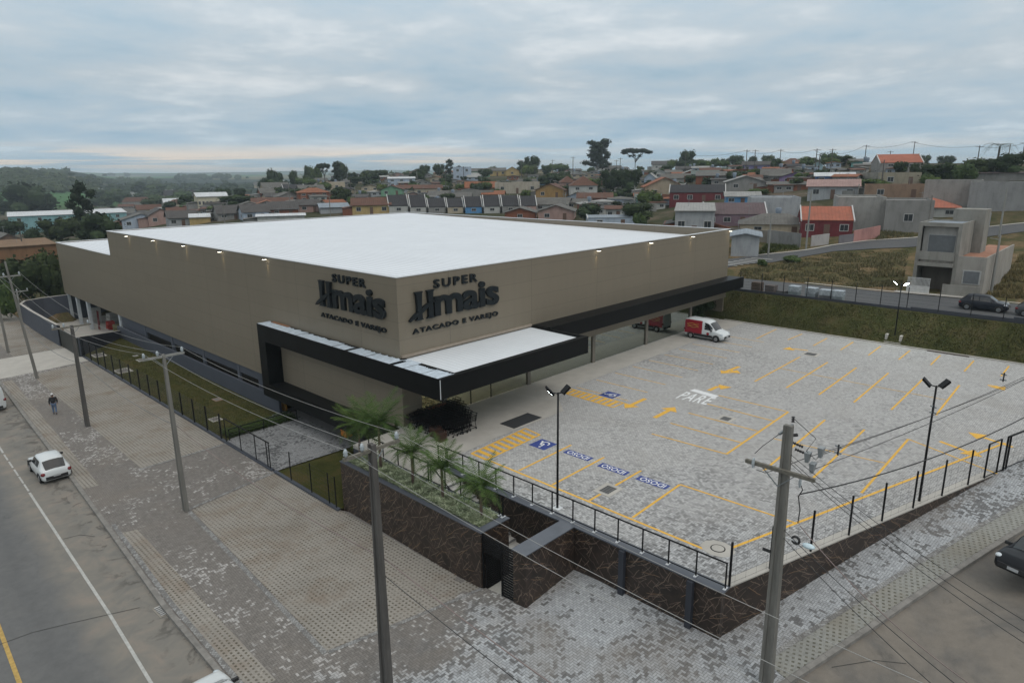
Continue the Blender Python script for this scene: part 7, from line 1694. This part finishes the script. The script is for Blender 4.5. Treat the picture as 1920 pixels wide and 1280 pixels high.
    mb = MB(); mb.box(-0.045, -0.2, zb0[0]+0.2, -0.032, 0.2, zb0[0]+0.32); mb.build('licence_plate', M_PLATE, t_)
    mb = MB(); mb.box(L+0.032, -0.2, zf0[0]+0.1, L+0.045, 0.2, zf0[0]+0.22); mb.build('licence_plate', M_PLATE, t_)
    return t_, S
HATCH = [(0,0.32,0.72,0.74,0.82,0.6),(0.08,0.24,0.9,0.95,0.94,0.7),(0.28,0.2,0.94,1.12,0.97,0.74),(0.62,0.2,0.95,1.44,1.0,0.76),(1.1,0.2,0.95,1.49,1.0,0.78),(1.9,0.2,0.93,1.5,1.0,0.78),(2.35,0.2,0.92,1.44,1.0,0.76),(2.95,0.2,0.92,1.02,1.0,0.74),(3.1,0.2,0.92,0.94,0.99,0.74),(3.6,0.22,0.84,0.86,0.96,0.7),(3.85,0.26,0.68,0.7,0.86,0.6),(3.95,0.34,0.56,0.58,0.76,0.5)]
SEDAN = [(0,0.34,0.75,0.77,0.84,0.6),(0.1,0.24,0.95,0.98,0.95,0.7),(0.6,0.2,0.98,1.02,0.98,0.74),(0.95,0.2,0.96,1.08,1.0,0.74),(1.5,0.2,0.95,1.42,1.0,0.76),(2.3,0.2,0.94,1.46,1.0,0.78),(2.75,0.2,0.93,1.4,1.0,0.76),(3.4,0.2,0.92,1.0,1.0,0.74),(3.6,0.2,0.91,0.93,0.99,0.74),(4.15,0.22,0.82,0.84,0.95,0.7),(4.4,0.28,0.66,0.68,0.85,0.6),(4.5,0.36,0.55,0.57,0.72,0.5)]
W1 = paint('white_car_paint', (0.62,0.65,0.66)); K1 = paint('black_car_paint', (0.006,0.007,0.010)); K2 = paint('dark_car_paint', (0.015,0.018,0.026)); G1 = paint('grey_car_paint', (0.07,0.075,0.08))
a = at(80,906,-3.13); b = at(129,893,-3.13)
car('parked_car', 'white hatchback parked at the kerb with its red tail lights towards the viewer', 'car', (8.4,48.9,-3.13), R(90), HATCH, 1.72, W1, (0.7,3.25), 0.31, ((0.95,1.6),(1.66,2.55)), (0.1,0.6), (3.0,2.4))
q_ = at(412,1262,-2.0); print('car2', q_)
car('parked_car', 'white car cut off by the bottom edge, its bonnet and windscreen showing', 'car', (7.1,q_.y-3.6,-3.13), R(90), SEDAN, 1.75, W1, (0.8,3.55), 0.31, ((1.15,1.95),(2.02,3.0)), (0.98,1.5), (3.42,2.78))
q_ = G(1893,1058); print('car3', q_)
ang = math.atan2(0.297, -0.955)
car('parked_car', 'black car at the right edge parked facing down the side street', 'car', (q_.x-2.0+4.2*0.955, q_.y-0.35-4.2*0.297, gnear(q_.x+0.0, 2)-0.13+0.0), ang, SEDAN, 1.76, K1, (0.8,3.55), 0.31, ((1.15,1.95),(2.02,3.0)), (0.98,1.5), (3.42,2.78), slope=R(-7.5))
q0 = onx(1797,572,76.0); q1 = onx(1882,582,76.0)
car('parked_car', 'dark blue hatchback on the back street behind the embankment', 'car', (77.2, (onx(1798,575,76.3)).y+0.1, 2.57), R(-90), HATCH, 1.7, K2, (0.7,3.25), 0.31, ((0.95,1.6),(1.66,2.55)), (0.1,0.6), (3.0,2.4))
car('parked_car', 'dark grey car cut off by the right edge on the back street', 'car', (76.8, onx(1903,583,76.0).y+0.0, 2.57), R(-90), HATCH, 1.7, G1, (0.7,3.25), 0.31, ((0.95,1.6),(1.66,2.55)), (0.1,0.6), (3.0,2.4))
VANL = [(0,0.3,1.1,2.0,0.95,0.86),(0.06,0.24,1.1,2.15,1.0,0.9),(1.5,0.22,1.1,2.25,1.0,0.9),(3.2,0.22,1.1,2.2,1.0,0.9),(3.7,0.22,1.1,2.0,1.0,0.86),(4.3,0.22,1.1,1.25,1.0,0.8),(4.8,0.25,0.95,0.98,0.95,0.7),(5.0,0.35,0.7,0.72,0.85,0.6)]
v1 = at(15,769,-3.13); print('van left', v1)
car('white_van', 'white van cut off by the left edge, parked facing away', 'van', (v1.x-0.95, v1.y, -3.13), R(90), VANL, 1.9, W1, (0.9,4.1), 0.33, ((3.0,3.9),), None, (4.3,3.6))
# delivery van with red box
FIO = [(0,0.36,1.0,1.72,0.93,0.86),(0.05,0.3,1.0,1.88,0.98,0.9),(0.35,0.24,1.0,1.95,1.0,0.93),(1.8,0.24,1.0,1.95,1.0,0.93),(1.95,0.24,1.0,1.93,1.0,0.92),(2.3,0.24,1.0,1.9,1.0,0.86),(2.6,0.24,1.0,1.76,1.0,0.82),(3.2,0.24,1.0,1.12,1.0,0.8),(3.35,0.24,0.98,1.0,0.99,0.78),(3.8,0.26,0.86,0.88,0.95,0.7),(4.05,0.32,0.68,0.7,0.85,0.6),(4.12,0.38,0.6,0.62,0.8,0.5)]
fv, Sv = car('delivery_van', 'small white delivery van with a red wrapped cargo box beside the shop front', 'van', (59.0,32.35,0.0), R(-90), FIO, 1.7, W1, (0.72,3.38), 0.31, ((2.15,2.95),), None, (3.25,2.65))
M_VRED = plain('van_red', (0.30,0.012,0.025), 0.35, 0.1, 2); M_GOLD = plain('van_gold', (0.55,0.33,0.08), 0.4)
for sg in (1, -1):
    mb = MB(); n = 10
    for i in range(n+1):
        x = 0.06+1.85*i/n; zl, zb, zt, wb, wt = Sv(x); x2 = x+ (0.0)
        for (f_, yy) in ((0.62, hw_) for hw_ in ()): pass
        P = [(0.85*wb, 0.55), (0.85*wb*1.0, zb-0.06), (0.85*wb*0.95, zb), (0.85*wt*1.02, zb+(zt-zb)*0.6), (0.85*wt*0.95, zt-0.09)]
        mb.v += [(x, sg*(y+0.008), z) for y, z in P]
    for i in range(n):
        for k in range(4): q = i*5+k; mb.f.append((q, q+1, q+6, q+5))
    mb.build('red_wrap', M_VRED, fv, True)
    mb = MB(); rg = random.Random(4)
    for k in range(3):
        P = []
        for i in range(9): t = i/8; P.append((0.35+1.2*t, sg*(0.85*0.99+0.02), 1.18+0.16*k+0.05*math.sin(t*9+k*2)))
        mb.tube(P, 0.022, 5)
    mb.build('gold_scroll', M_GOLD, fv)
    mb = MB(); mb.tube([(2.55, sg*0.853, 0.72), (2.55, sg*0.87, 0.72)], 0.14, 12); mb.build('door_badge', M_VRED, fv)
    mb = MB(); mb.box(1.1, sg*0.86 if sg > 0 else sg*0.86-0.02, 0.36, 3.0, sg*0.86+0.02 if sg > 0 else sg*0.86, 0.6); mb.build('side_trim', M_PLAST, fv)
# ================================================================== SHOPPING CARTS
def cart_meshes():
    f = MB(); w = 0.27
    for s_ in (-1, 1):
        f.bar((-0.42, s_*w, 0.12), (0.38, s_*w*0.85, 0.16), 0.028); f.bar((-0.42, s_*w, 0.12), (-0.32, s_*w, 0.5), 0.028); f.bar((-0.32, s_*w, 0.48), (-0.52, s_*w, 1.02), 0.03); f.bar((0.3, s_*w*0.85, 0.16), (0.1, s_*w*0.9, 0.5), 0.024)
    f.bar((-0.42, -w, 0.12), (-0.42, w, 0.12), 0.028)
    b = MB(); zt = 0.92
    C0 = [(-0.42,-w,0.55),(0.45,-w*0.75,0.62),(0.45,w*0.75,0.62),(-0.42,w,0.55)]; C1 = [(-0.46,-w*1.05,0.92),(0.55,-w*0.85,0.86),(0.55,w*0.85,0.86),(-0.46,w*1.05,0.92)]
    for k in range(4): b.bar(C0[k], C0[(k+1) % 4], 0.018); b.bar(C1[k], C1[(k+1) % 4], 0.022); b.bar(C0[k], C1[k], 0.018)
    for k in range(1, 8):
        t = k/8
        for i in range(4): a = Vector(C0[i]).lerp(Vector(C0[(i+1) % 4]), t); c = Vector(C1[i]).lerp(Vector(C1[(i+1) % 4]), t); b.bar(a, c, 0.01)
        b.bar(Vector(C0[0]).lerp(Vector(C0[1]), t), Vector(C0[3]).lerp(Vector(C0[2]), t), 0.01)
    for z in (0.35, 0.7):
        L_ = [Vector(C0[i]).lerp(Vector(C1[i]), z) for i in range(4)]
        for i in range(4): b.bar(L_[i], L_[(i+1) % 4], 0.01)
    h = MB(); h.bar((-0.54,-w*1.08,1.03), (-0.54,w*1.08,1.03), 0.04)
    wh = MB(); wh.tube([(0,-0.02,0.06),(0,0.02,0.06)], 0.06, 8)
    return f.mesh('frame', M_BMET), b.mesh('basket', M_BMET), h.mesh('handle', M_BMET), wh.mesh('wheel', M_TYRE)
CM = cart_meshes()
def make_cart():
    t_ = thing('shopping_cart', 'black wire shopping cart nested in the rows of carts under the canopy', 'shopping cart', group='nested shopping carts by the entrance')
    for nm, me in zip(('frame', 'basket', 'handle'), CM[:3]): o = bpy.data.objects.new(nm, me); COL.objects.link(o); o.parent = t_
    for (x, y) in ((-0.42,-0.27),(-0.42,0.27),(0.36,-0.22),(0.36,0.22)): o = bpy.data.objects.new('wheel', CM[3]); COL.objects.link(o); o.parent = t_; o.location = (x, y, 0)
    return t_
cart0 = None
# rows run parallel to the shop front, handles towards +X
for r_ in range(6):
    y = 29.95+r_*0.6
    x_start = 26.9+r_*0.3; n_ = int((x_start-(25.7 if r_ < 2 else 25.0))/0.33)+1
    for k in range(n_):
        x = x_start-0.33*k
        if cart0 is None: c = cart0 = make_cart()
        else: c = dup(cart0)
        c.location = (x+rnd.uniform(-.03, .03), y+rnd.uniform(-.03, .03), 0.014); c.rotation_euler = (0, 0, math.pi+rnd.uniform(-.05, .05))
        if r_ == 0 and k == 0: c['label'] = 'black shopping cart standing out at the right end of the front row'; del c['group']; c.location.x += 0.2; c.rotation_euler[2] = math.pi+0.12
        elif c is not cart0: c['label'] = 'black wire shopping cart nested in the rows of carts under the canopy'; c['group'] = 'nested shopping carts by the entrance'
mb = MB(); mb.box(26.4, 32.7, 0.02, 27.6, 33.2, 0.9); mb.box(26.4, 32.7, 0.901, 27.6, 32.75, 1.1); tag(mb.build('reddish_glow_box', plain('glow_reddish', (0.10,0.035,0.015), 0.8)), 'low box coloured as a reddish reflection among the shopping carts', 'crate')  # added box, its colour stands in for the reddish reflection between the carts
for k, (x, y) in enumerate(((24.75, 29.95), (25.0, 30.75))):
    t_ = thing('wire_crate', ('left', 'right')[k]+' one of two brown wire crates in front of the shopping carts', 'crate', (x, y, 0.014), 0, 'brown wire crates by the carts')
    mb = MB()
    for i in range(9): u = -0.28+0.07*i; mb.bar((u,-0.28,0), (u,-0.28,0.6), 0.014); mb.bar((u,0.28,0), (u,0.28,0.6), 0.014); mb.bar((-0.28,u,0), (-0.28,u,0.6), 0.014); mb.bar((0.28,u,0), (0.28,u,0.6), 0.014)
    for i in range(6): z = 0.12*i; mb.bar((-.28,-.28,z), (.28,-.28,z), 0.012); mb.bar((-.28,.28,z), (.28,.28,z), 0.012); mb.bar((-.28,-.28,z), (-.28,.28,z), 0.012); mb.bar((.28,-.28,z), (.28,.28,z), 0.012)
    mb.build('cage', plain('crate_brown', (0.10,0.045,0.03), 0.7), t_)
    mb = MB(); mb.box(-.26,-.26,0.01,.26,.26,0.5); mb.build('filling', plain('crate_dark', (0.03,0.018,0.014), 0.8), t_)
# ================================================================== PALLETS ON THE BACK PAVEMENT
M_WRAP = plain('shrink_wrap', (0.30,0.34,0.37), 0.2, 0.35, 5, spec=0.8); M_PALW = plain('pallet_wood', (0.25,0.17,0.10), 0.9, 0.2, 8); M_PBR = plain('paver_stack', (0.15,0.145,0.14), 0.9, 0.25, 9)
pls = [(1419,'brown pallet load of stone with a board on top, leftmost of the row',(0.11,0.085,0.07),0,1.0),(1445,'low brown grey stone heap on a pallet, second from the left',(0.12,0.105,0.1),0,0.8),(1466,'flat remnant of a paver pallet, the lowest of the row',(0.10,0.10,0.10),0,0.4),(1489,'wrapped paver pallet next to the flat remnant',(0.2,0.24,0.25),1,0.95),(1521,'most brightly wrapped paver pallet in the middle of the row',(0.25,0.28,0.3),1,0.95),(1547,'dark grey half wrapped paver pallet, second from the right',(0.13,0.135,0.14),1,0.9),(1571,'rightmost wrapped paver pallet on the back pavement',(0.22,0.25,0.26),1,0.95)]
for px, lb, c_, wr_, h_ in pls:
    q_ = onx(px, 553+(px-1419)*0.085, 72.2); t_ = thing('paver_pallet', lb, 'pallet', (72.25, q_.y, 2.72), rnd.uniform(-.1, .1), 'pallets of pavers on the back pavement')
    mb = MB(); [mb.box(-0.5, -0.55+k*0.22, 0.1, 0.5, -0.55+k*0.22+0.12, 0.13) for k in range(6)]; [mb.box(-0.5+k*0.44, -0.55, 0, -0.4+k*0.44, 0.67-0.0, 0.099) for k in range(3)]; mb.build('pallet', M_PALW, t_)
    mb = MB(); nl = max(1, int(h_/0.16))
    for l_ in range(nl):
        e = 0.02*(l_ % 2); mb.box(-0.47+e, -0.5+e, 0.131+l_*0.165, 0.47-e, 0.55-e, 0.131+l_*0.165+0.15)
    mb.build('pavers', wmat(c_), t_)
    if wr_:
        mb = MB(); mb.box(-0.49, -0.52, h_*0.45+0.1, 0.49, 0.57, h_+0.2); o = mb.build('plastic_wrap', M_WRAP, t_, False, 0.05)
        o.modifiers.new('s', 'SUBSURF').levels = 1
# ================================================================== LOADING YARD
t_ = thing('yard_wall', 'dark slate blue yard wall with pale coping, curving at its far end', 'wall')
YW = [(18.15,89.9,-0.5),(18.1,96,-0.5),(18.15,103,-0.5),(18.35,109.2,-0.5),(19.3,111.5,-0.5),(21.5,112.6,-0.55),(30,113.6,-0.6)]
mb = MB(); mc = MB()
for a, b in zip(YW[:-1], YW[1:]):
    A = Vector((a[0], a[1], 0)); B = Vector((b[0], b[1], 0)); d_ = (B-A).normalized(); n = Vector((-d_.y, d_.x, 0))*0.1; e = Vector((0,0,0))
    mb.loft([A-n+Vector((0,0,-5)), A+n+Vector((0,0,-5)), A+n+Vector((0,0,a[2])), A-n+Vector((0,0,a[2]))], [B-n+Vector((0,0,-5)), B+n+Vector((0,0,-5)), B+n+Vector((0,0,b[2])), B-n+Vector((0,0,b[2]))])
    n *= 1.4; mc.loft([A-n+Vector((0,0,a[2])), A+n+Vector((0,0,a[2])), A+n+Vector((0,0,a[2]+.06)), A-n+Vector((0,0,a[2]+.06))], [B-n+Vector((0,0,b[2])), B+n+Vector((0,0,b[2])), B+n+Vector((0,0,b[2]+.06)), B-n+Vector((0,0,b[2]+.06))])
mb.build('wall_face', M_GREYP, t_); mc.build('coping', M_CONC, t_)
t_ = thing('yard_wall', 'dark slate yard wall between the truck gate and the supermarket, facing the lawn', 'wall')
A = Vector((18.35,82.6,0)); B = Vector((24.7,89.4,0)); d_ = (B-A).normalized(); n = Vector((-d_.y, d_.x, 0))*0.1
mb = MB(); mb.loft([A-n+Vector((0,0,-5)), A+n+Vector((0,0,-5)), A+n+Vector((0,0,-0.8)), A-n+Vector((0,0,-0.8))], [B-n+Vector((0,0,-5)), B+n+Vector((0,0,-5)), B+n+Vector((0,0,-2.2)), B-n+Vector((0,0,-2.2))]); mb.build('wall_face', M_GREYD, t_)
mb = MB(); n *= 1.3; mb.loft([A-n+Vector((0,0,-0.8)), A+n+Vector((0,0,-0.8)), A+n+Vector((0,0,-0.75)), A-n+Vector((0,0,-0.75))], [B-n+Vector((0,0,-2.2)), B+n+Vector((0,0,-2.2)), B+n+Vector((0,0,-2.15)), B-n+Vector((0,0,-2.15))]); mb.build('coping', M_CONC, t_)
t_ = thing('truck_gate', 'dark sheet metal truck gate between the two slate yard walls', 'gate', (18.25, 86.2, -3))
mb = MB(); mb.box(-0.05, -3.5, 0, 0.05, 3.6, 2.1); mb.build('gate_leaf', plain('gate_black', (0.014,0.018,0.016), 0.5), t_)
mb = MB(); mb.box(-0.12, 3.6, 0, 0.12, 3.8, 2.4); mb.build('gate_post', M_BMET, t_)
mb = MB(); mb.v = [(18.3,82.7,-4.25),(24.8,89.3,-4.25),(34,89.3,-4.25),(34,113.4,-4.25),(18.3,113,-4.25)]; mb.f = [(0,1,4),(1,2,3),(1,3,4)]; struct('yard_floor', mb, M_CONC)
M_COLW = plain('yard_column_paint', (0.42,0.45,0.47), 0.8)
for i, y in enumerate((112.9,108.5,103.5,90.15)):
    mb = MB(); mb.box(X0+0.02, y-0.28, -4.25, X0+0.38, y+0.28, -0.4); sb('yard_column', mb, M_COLW)
mb = MB(); mb.box(34, 89.7, -4.25, 34.2, 113.8, 6.7); sb('yard_back_wall', mb, plain('yard_back', (0.3,0.31,0.32), 0.8))
rg = random.Random(12)
for i, (x, y, w, l, h, c_, lb) in enumerate(((26.5,107.5,1.2,1.0,2.2,(0.45,0.45,0.43),'tall pale crate in the loading yard behind the columns'),(26.6,101.5,1.0,1.2,1.5,(0.4,0.06,0.05),'red crate in the loading yard'),(27.0,98.5,1.6,1.4,1.2,(0.2,0.18,0.1),'low olive crate in the loading yard'),(27.5,95.5,1.5,1.5,2.4,(0.05,0.045,0.04),'dark tall crate in the loading yard'),(26.2,93,1.1,1.4,1.1,(0.3,0.07,0.06),'reddish crate nearest the supermarket wall in the yard'),(27.8,104.5,1.3,1.3,2.0,(0.5,0.5,0.48),'white wrapped crate in the loading yard'),(20.4,104.8,2.6,1.8,0.8,(0.24,0.13,0.06),'brown wooden crate stack by the curved yard wall'))):
    t_ = thing('storage_crate', lb, 'crate', (x, y, -4.25), rg.uniform(-.3, .3)); m_ = wmat(c_)
    for k in range(max(1, int(h/0.55))):
        e = rg.uniform(0, .08); mb = MB(); z = k*0.55; mb.box(-w/2+e, -l/2+e, z+0.1, w/2-e, l/2, z+0.53); mb.box(-w/2, -l/2+e, z+.02, w/2-e, -l/2+e+0.1, z+0.099); mb.box(-w/2, l/2-0.12, z+.02, w/2-e, l/2, z+0.099); mb.build('layer', m_, t_)
t_ = thing('red_barrow', 'red framed hand trolley leaning at the yard column', 'trolley', (25.4, 102.4, -4.25))
mb = MB(); mb.bar((0,-0.25,0), (0.1,-0.25,2.6), 0.09); mb.build('rail', M_TAIL, t_); mb = MB(); mb.bar((0,0.25,0), (0.1,0.25,2.6), 0.09); mb.build('rail', M_TAIL, t_); mb = MB(); [mb.bar((0.02+0.03*k,-0.2,0.4+0.6*k), (0.02+0.03*k,0.2,0.4+0.6*k), 0.06) for k in range(4)]; mb.build('rungs', M_TAIL, t_)
# covers and slabs in the lawn and pavement
for i, (pc, lx, ly, lb, m_) in enumerate((((185,666),0.9,0.6,'long grey slab in the far end of the lawn',M_CONC),((231,695),0.9,0.7,'grey concrete slab in the lawn beside the mesh fence',M_CONC),((265,675),0.55,0.4,'pale inspection cover frame in the middle of the lawn',M_FASC),((254,667),0.3,0.22,'small white inspection cover in the lawn',M_FASC),((407,749),0.45,0.3,'reddish edged cover in the near lawn',wmat((0.3,0.2,0.16))),((404,786),0.5,0.4,'small grey slab in the lawn by the fence',M_CONC))):
    c = at(*pc, -2.92); t_ = thing('inspection_cover', lb, 'cover', c, 0.0)
    mb = MB(); mb.box(-ly, -lx, -0.1, ly, lx, 0.03); mb.build('frame', m_, t_); mb = MB(); mb.box(-ly*0.7, -lx*0.75, 0.031, ly*0.7, lx*0.75, 0.04); mb.build('lid', plain('lid_grey', (0.16,0.15,0.14), 0.8), t_)
c = at(308,1142,-3.12); t_ = thing('storm_drain', 'storm drain grating in the gutter of the left road', 'drain', (c.x, c.y, -3.125), R(2))
mb = MB(); mb.box(-0.36, -0.5, -0.2, 0.36, 0.5, 0.012); mb.build('frame', plain('drain_concrete', (0.24,0.22,0.19), 0.9), t_)
mb = MB(); mb.box(-0.28, -0.42, 0.0121, 0.28, 0.42, 0.016); mb.build('pit', M_DARK, t_); mb = MB()
for k in range(6): mb.box(-0.28, -0.40+k*0.15, 0.017, 0.28, -0.34+k*0.15, 0.035)
mb.box(-0.03, -0.42, 0.018, 0.03, 0.42, 0.036); mb.build('bars', M_FASC, t_)
c = at(1346,1028,0); t_ = thing('manhole', 'round manhole in a pale concrete collar at the sharp corner of the lot', 'manhole', (c.x, c.y, 0))
mb = MB(); mb.prism([(0.62*math.cos(a)*1.05, 0.75*math.sin(a)) for a in [2*math.pi*k/10 for k in range(10)]], -0.1, 0.012); mb.build('collar', M_CONC, t_)
mb = MB(); mb.prism([(0.32*math.cos(a), 0.32*math.sin(a)) for a in [2*math.pi*k/20 for k in range(20)]], 0.0121, 0.022); mb.build('rim', M_DARK, t_)
mb = MB(); mb.prism([(0.27*math.cos(a), 0.27*math.sin(a)) for a in [2*math.pi*k/20 for k in range(20)]], 0.0221, 0.028); mb.build('lid', M_CONC, t_)
# ================================================================== PERSON
pb_ = G(104,776); t_ = thing('person', 'person in a black jacket, blue jeans and white cap walking on the pavement', 'person', (pb_.x, pb_.y, -2.99), R(75))
def skin(name, V, E, rad, mat, par, sub=2, root=0):
    me = bpy.data.meshes.new(name); me.from_pydata([Vector(v) for v in V], E, []); o = bpy.data.objects.new(name, me); COL.objects.link(o); o.parent = par; me.materials.append(mat)
    o.modifiers.new('skin', 'SKIN')
    for i, r_ in enumerate(rad): s_ = me.skin_vertices[0].data[i]; s_.radius = (r_, r_) if isinstance(r_, float) else r_; s_.use_root = (i == root)
    m2 = o.modifiers.new('sub', 'SUBSURF'); m2.levels = sub; m2.render_levels = sub; return o
M_SKIN = plain('skin', (0.32,0.19,0.14), 0.6); M_JACK = plain('jacket_black', (0.014,0.015,0.018), 0.85); M_JEAN = plain('jeans', (0.085,0.13,0.21), 0.85); M_CAPW = plain('cap_white', (0.65,0.66,0.66), 0.8); M_SHOE = plain('shoe', (0.03,0.03,0.035), 0.7)
# x forward, y left
V = [(0,0,0.95),(0,0,1.15),(0,0,1.38),(0.01,0,1.5),(0.02,0,1.62),(0,0.09,0.92),(0.10,0.10,0.50),(0.05,0.10,0.09),(0,-0.09,0.92),(-0.02,-0.10,0.50),(-0.22,-0.10,0.13),(0,0.19,1.40),(-0.06,0.26,1.12),(0.06,0.28,0.88),(0,-0.19,1.40),(0.02,-0.26,1.12),(0.16,-0.25,0.90)]
Eg = [(0,1),(1,2),(2,3),(3,4),(0,5),(5,6),(6,7),(0,8),(8,9),(9,10),(2,11),(11,12),(12,13),(2,14),(14,15),(15,16)]
hand_r = []
nv0 = len(V); rad = [(0.13,0.16),(0.12,0.15),(0.12,0.17),0.055,0.085,0.09,0.06,0.045,0.09,0.06,0.045,0.06,0.045,0.032,0.06,0.045,0.032]
for (wi, sy) in ((13, 1), (16, -1)):
    w_ = Vector(V[wi]); p_ = len(V); V.append(tuple(w_+Vector((0.015,0,-0.08)))); rad.append(0.03); Eg.append((wi, p_))
    for k in range(4):
        V.append(tuple(w_+Vector((0.035-0.024*k,0.004*sy,-0.13)))); rad.append(0.009); Eg.append((p_, len(V)-1)); V.append(tuple(w_+Vector((0.035-0.024*k,-0.012*sy,-(0.175,0.185,0.18,0.165)[k])))); rad.append(0.008); Eg.append((len(V)-2, len(V)-1))
    V.append(tuple(w_+Vector((0.05,-0.02*sy,-0.06)))); rad.append(0.01); Eg.append((p_, len(V)-1)); V.append(tuple(w_+Vector((0.06,-0.03*sy,-0.1)))); rad.append(0.009); Eg.append((len(V)-2, len(V)-1))
skin('body', V, Eg, rad, M_SKIN, t_)
skin('jacket', [(0,0,0.93),(0,0,1.12),(0,0,1.40),(0.01,0,1.49),(0,0.20,1.40),(-0.06,0.27,1.12),(0.05,0.28,0.91),(0,-0.20,1.40),(0.02,-0.27,1.12),(0.14,-0.25,0.93)], [(0,1),(1,2),(2,3),(2,4),(4,5),(5,6),(2,7),(7,8),(8,9)], [(0.16,0.19),(0.155,0.19),(0.15,0.19),0.075,0.085,0.068,0.05,0.085,0.068,0.05], M_JACK, t_)
skin('jeans', [(0,0,0.96),(0,0.09,0.88),(0.10,0.10,0.50),(0.05,0.10,0.12),(0,-0.09,0.88),(-0.02,-0.10,0.50),(-0.21,-0.10,0.16)], [(0,1),(1,2),(2,3),(0,4),(4,5),(5,6)], [(0.14,0.165),0.105,0.078,0.066,0.105,0.078,0.066], M_JEAN, t_)
for (x, y, z, p_) in ((0.05,0.10,0.0,0.0),(-0.22,-0.10,0.04,0.5)):
    mb = MB(); mb.blob((x+0.05,y,z+0.05), 0.1, 10, 6, (1.5,0.5,0.5)); mb.build('shoe', M_SHOE, t_, True)
mb = MB(); mb.blob((0.02,0,1.655), 0.105, 12, 8, (1.05,0.85,1.12)); mb.blob((0.135,0,1.645), 0.018, 6, 4); mb.build('head', M_SKIN, t_, True)
for sy in (1, -1): mb = MB(); mb.blob((0.02,0.09*sy,1.65), 0.03, 6, 4, (0.6,0.4,1)); mb.build('ear', M_SKIN, t_, True)
mb = MB(); mb.blob((0.01,0,1.715), 0.115, 12, 6, (1.05,0.9,0.75)); mb.loft([(0.08,-0.08,1.70),(0.2,-0.055,1.685),(0.2,0.055,1.685),(0.08,0.08,1.70)], [(0.08,-0.08,1.715),(0.2,-0.055,1.70),(0.2,0.055,1.70),(0.08,0.08,1.715)]); mb.build('cap', M_CAPW, t_, True)
mb = MB(); mb.blob((-0.01,0,1.64), 0.107, 12, 6, (1.0,0.9,0.9)); mb.build('hair', M_BARK, t_, True)
# traffic sign on the far house front
q_ = G(1824,548); t_ = thing('street_sign', 'small white street name board in front of the unfinished house', 'sign', (q_.x-1.2, q_.y, q_.z)); h_ = up(q_, 1822, 527)-q_.z
mb = MB(); mb.tube([(0,0,0),(0,0,h_)], 0.03, 6); mb.build('post', M_POLEL, t_); mb = MB(); mb.box(-0.02,-0.45,h_-0.3,0.02,0.45,h_); mb.build('board', M_FASC, t_)
q_ = G(1836,551)
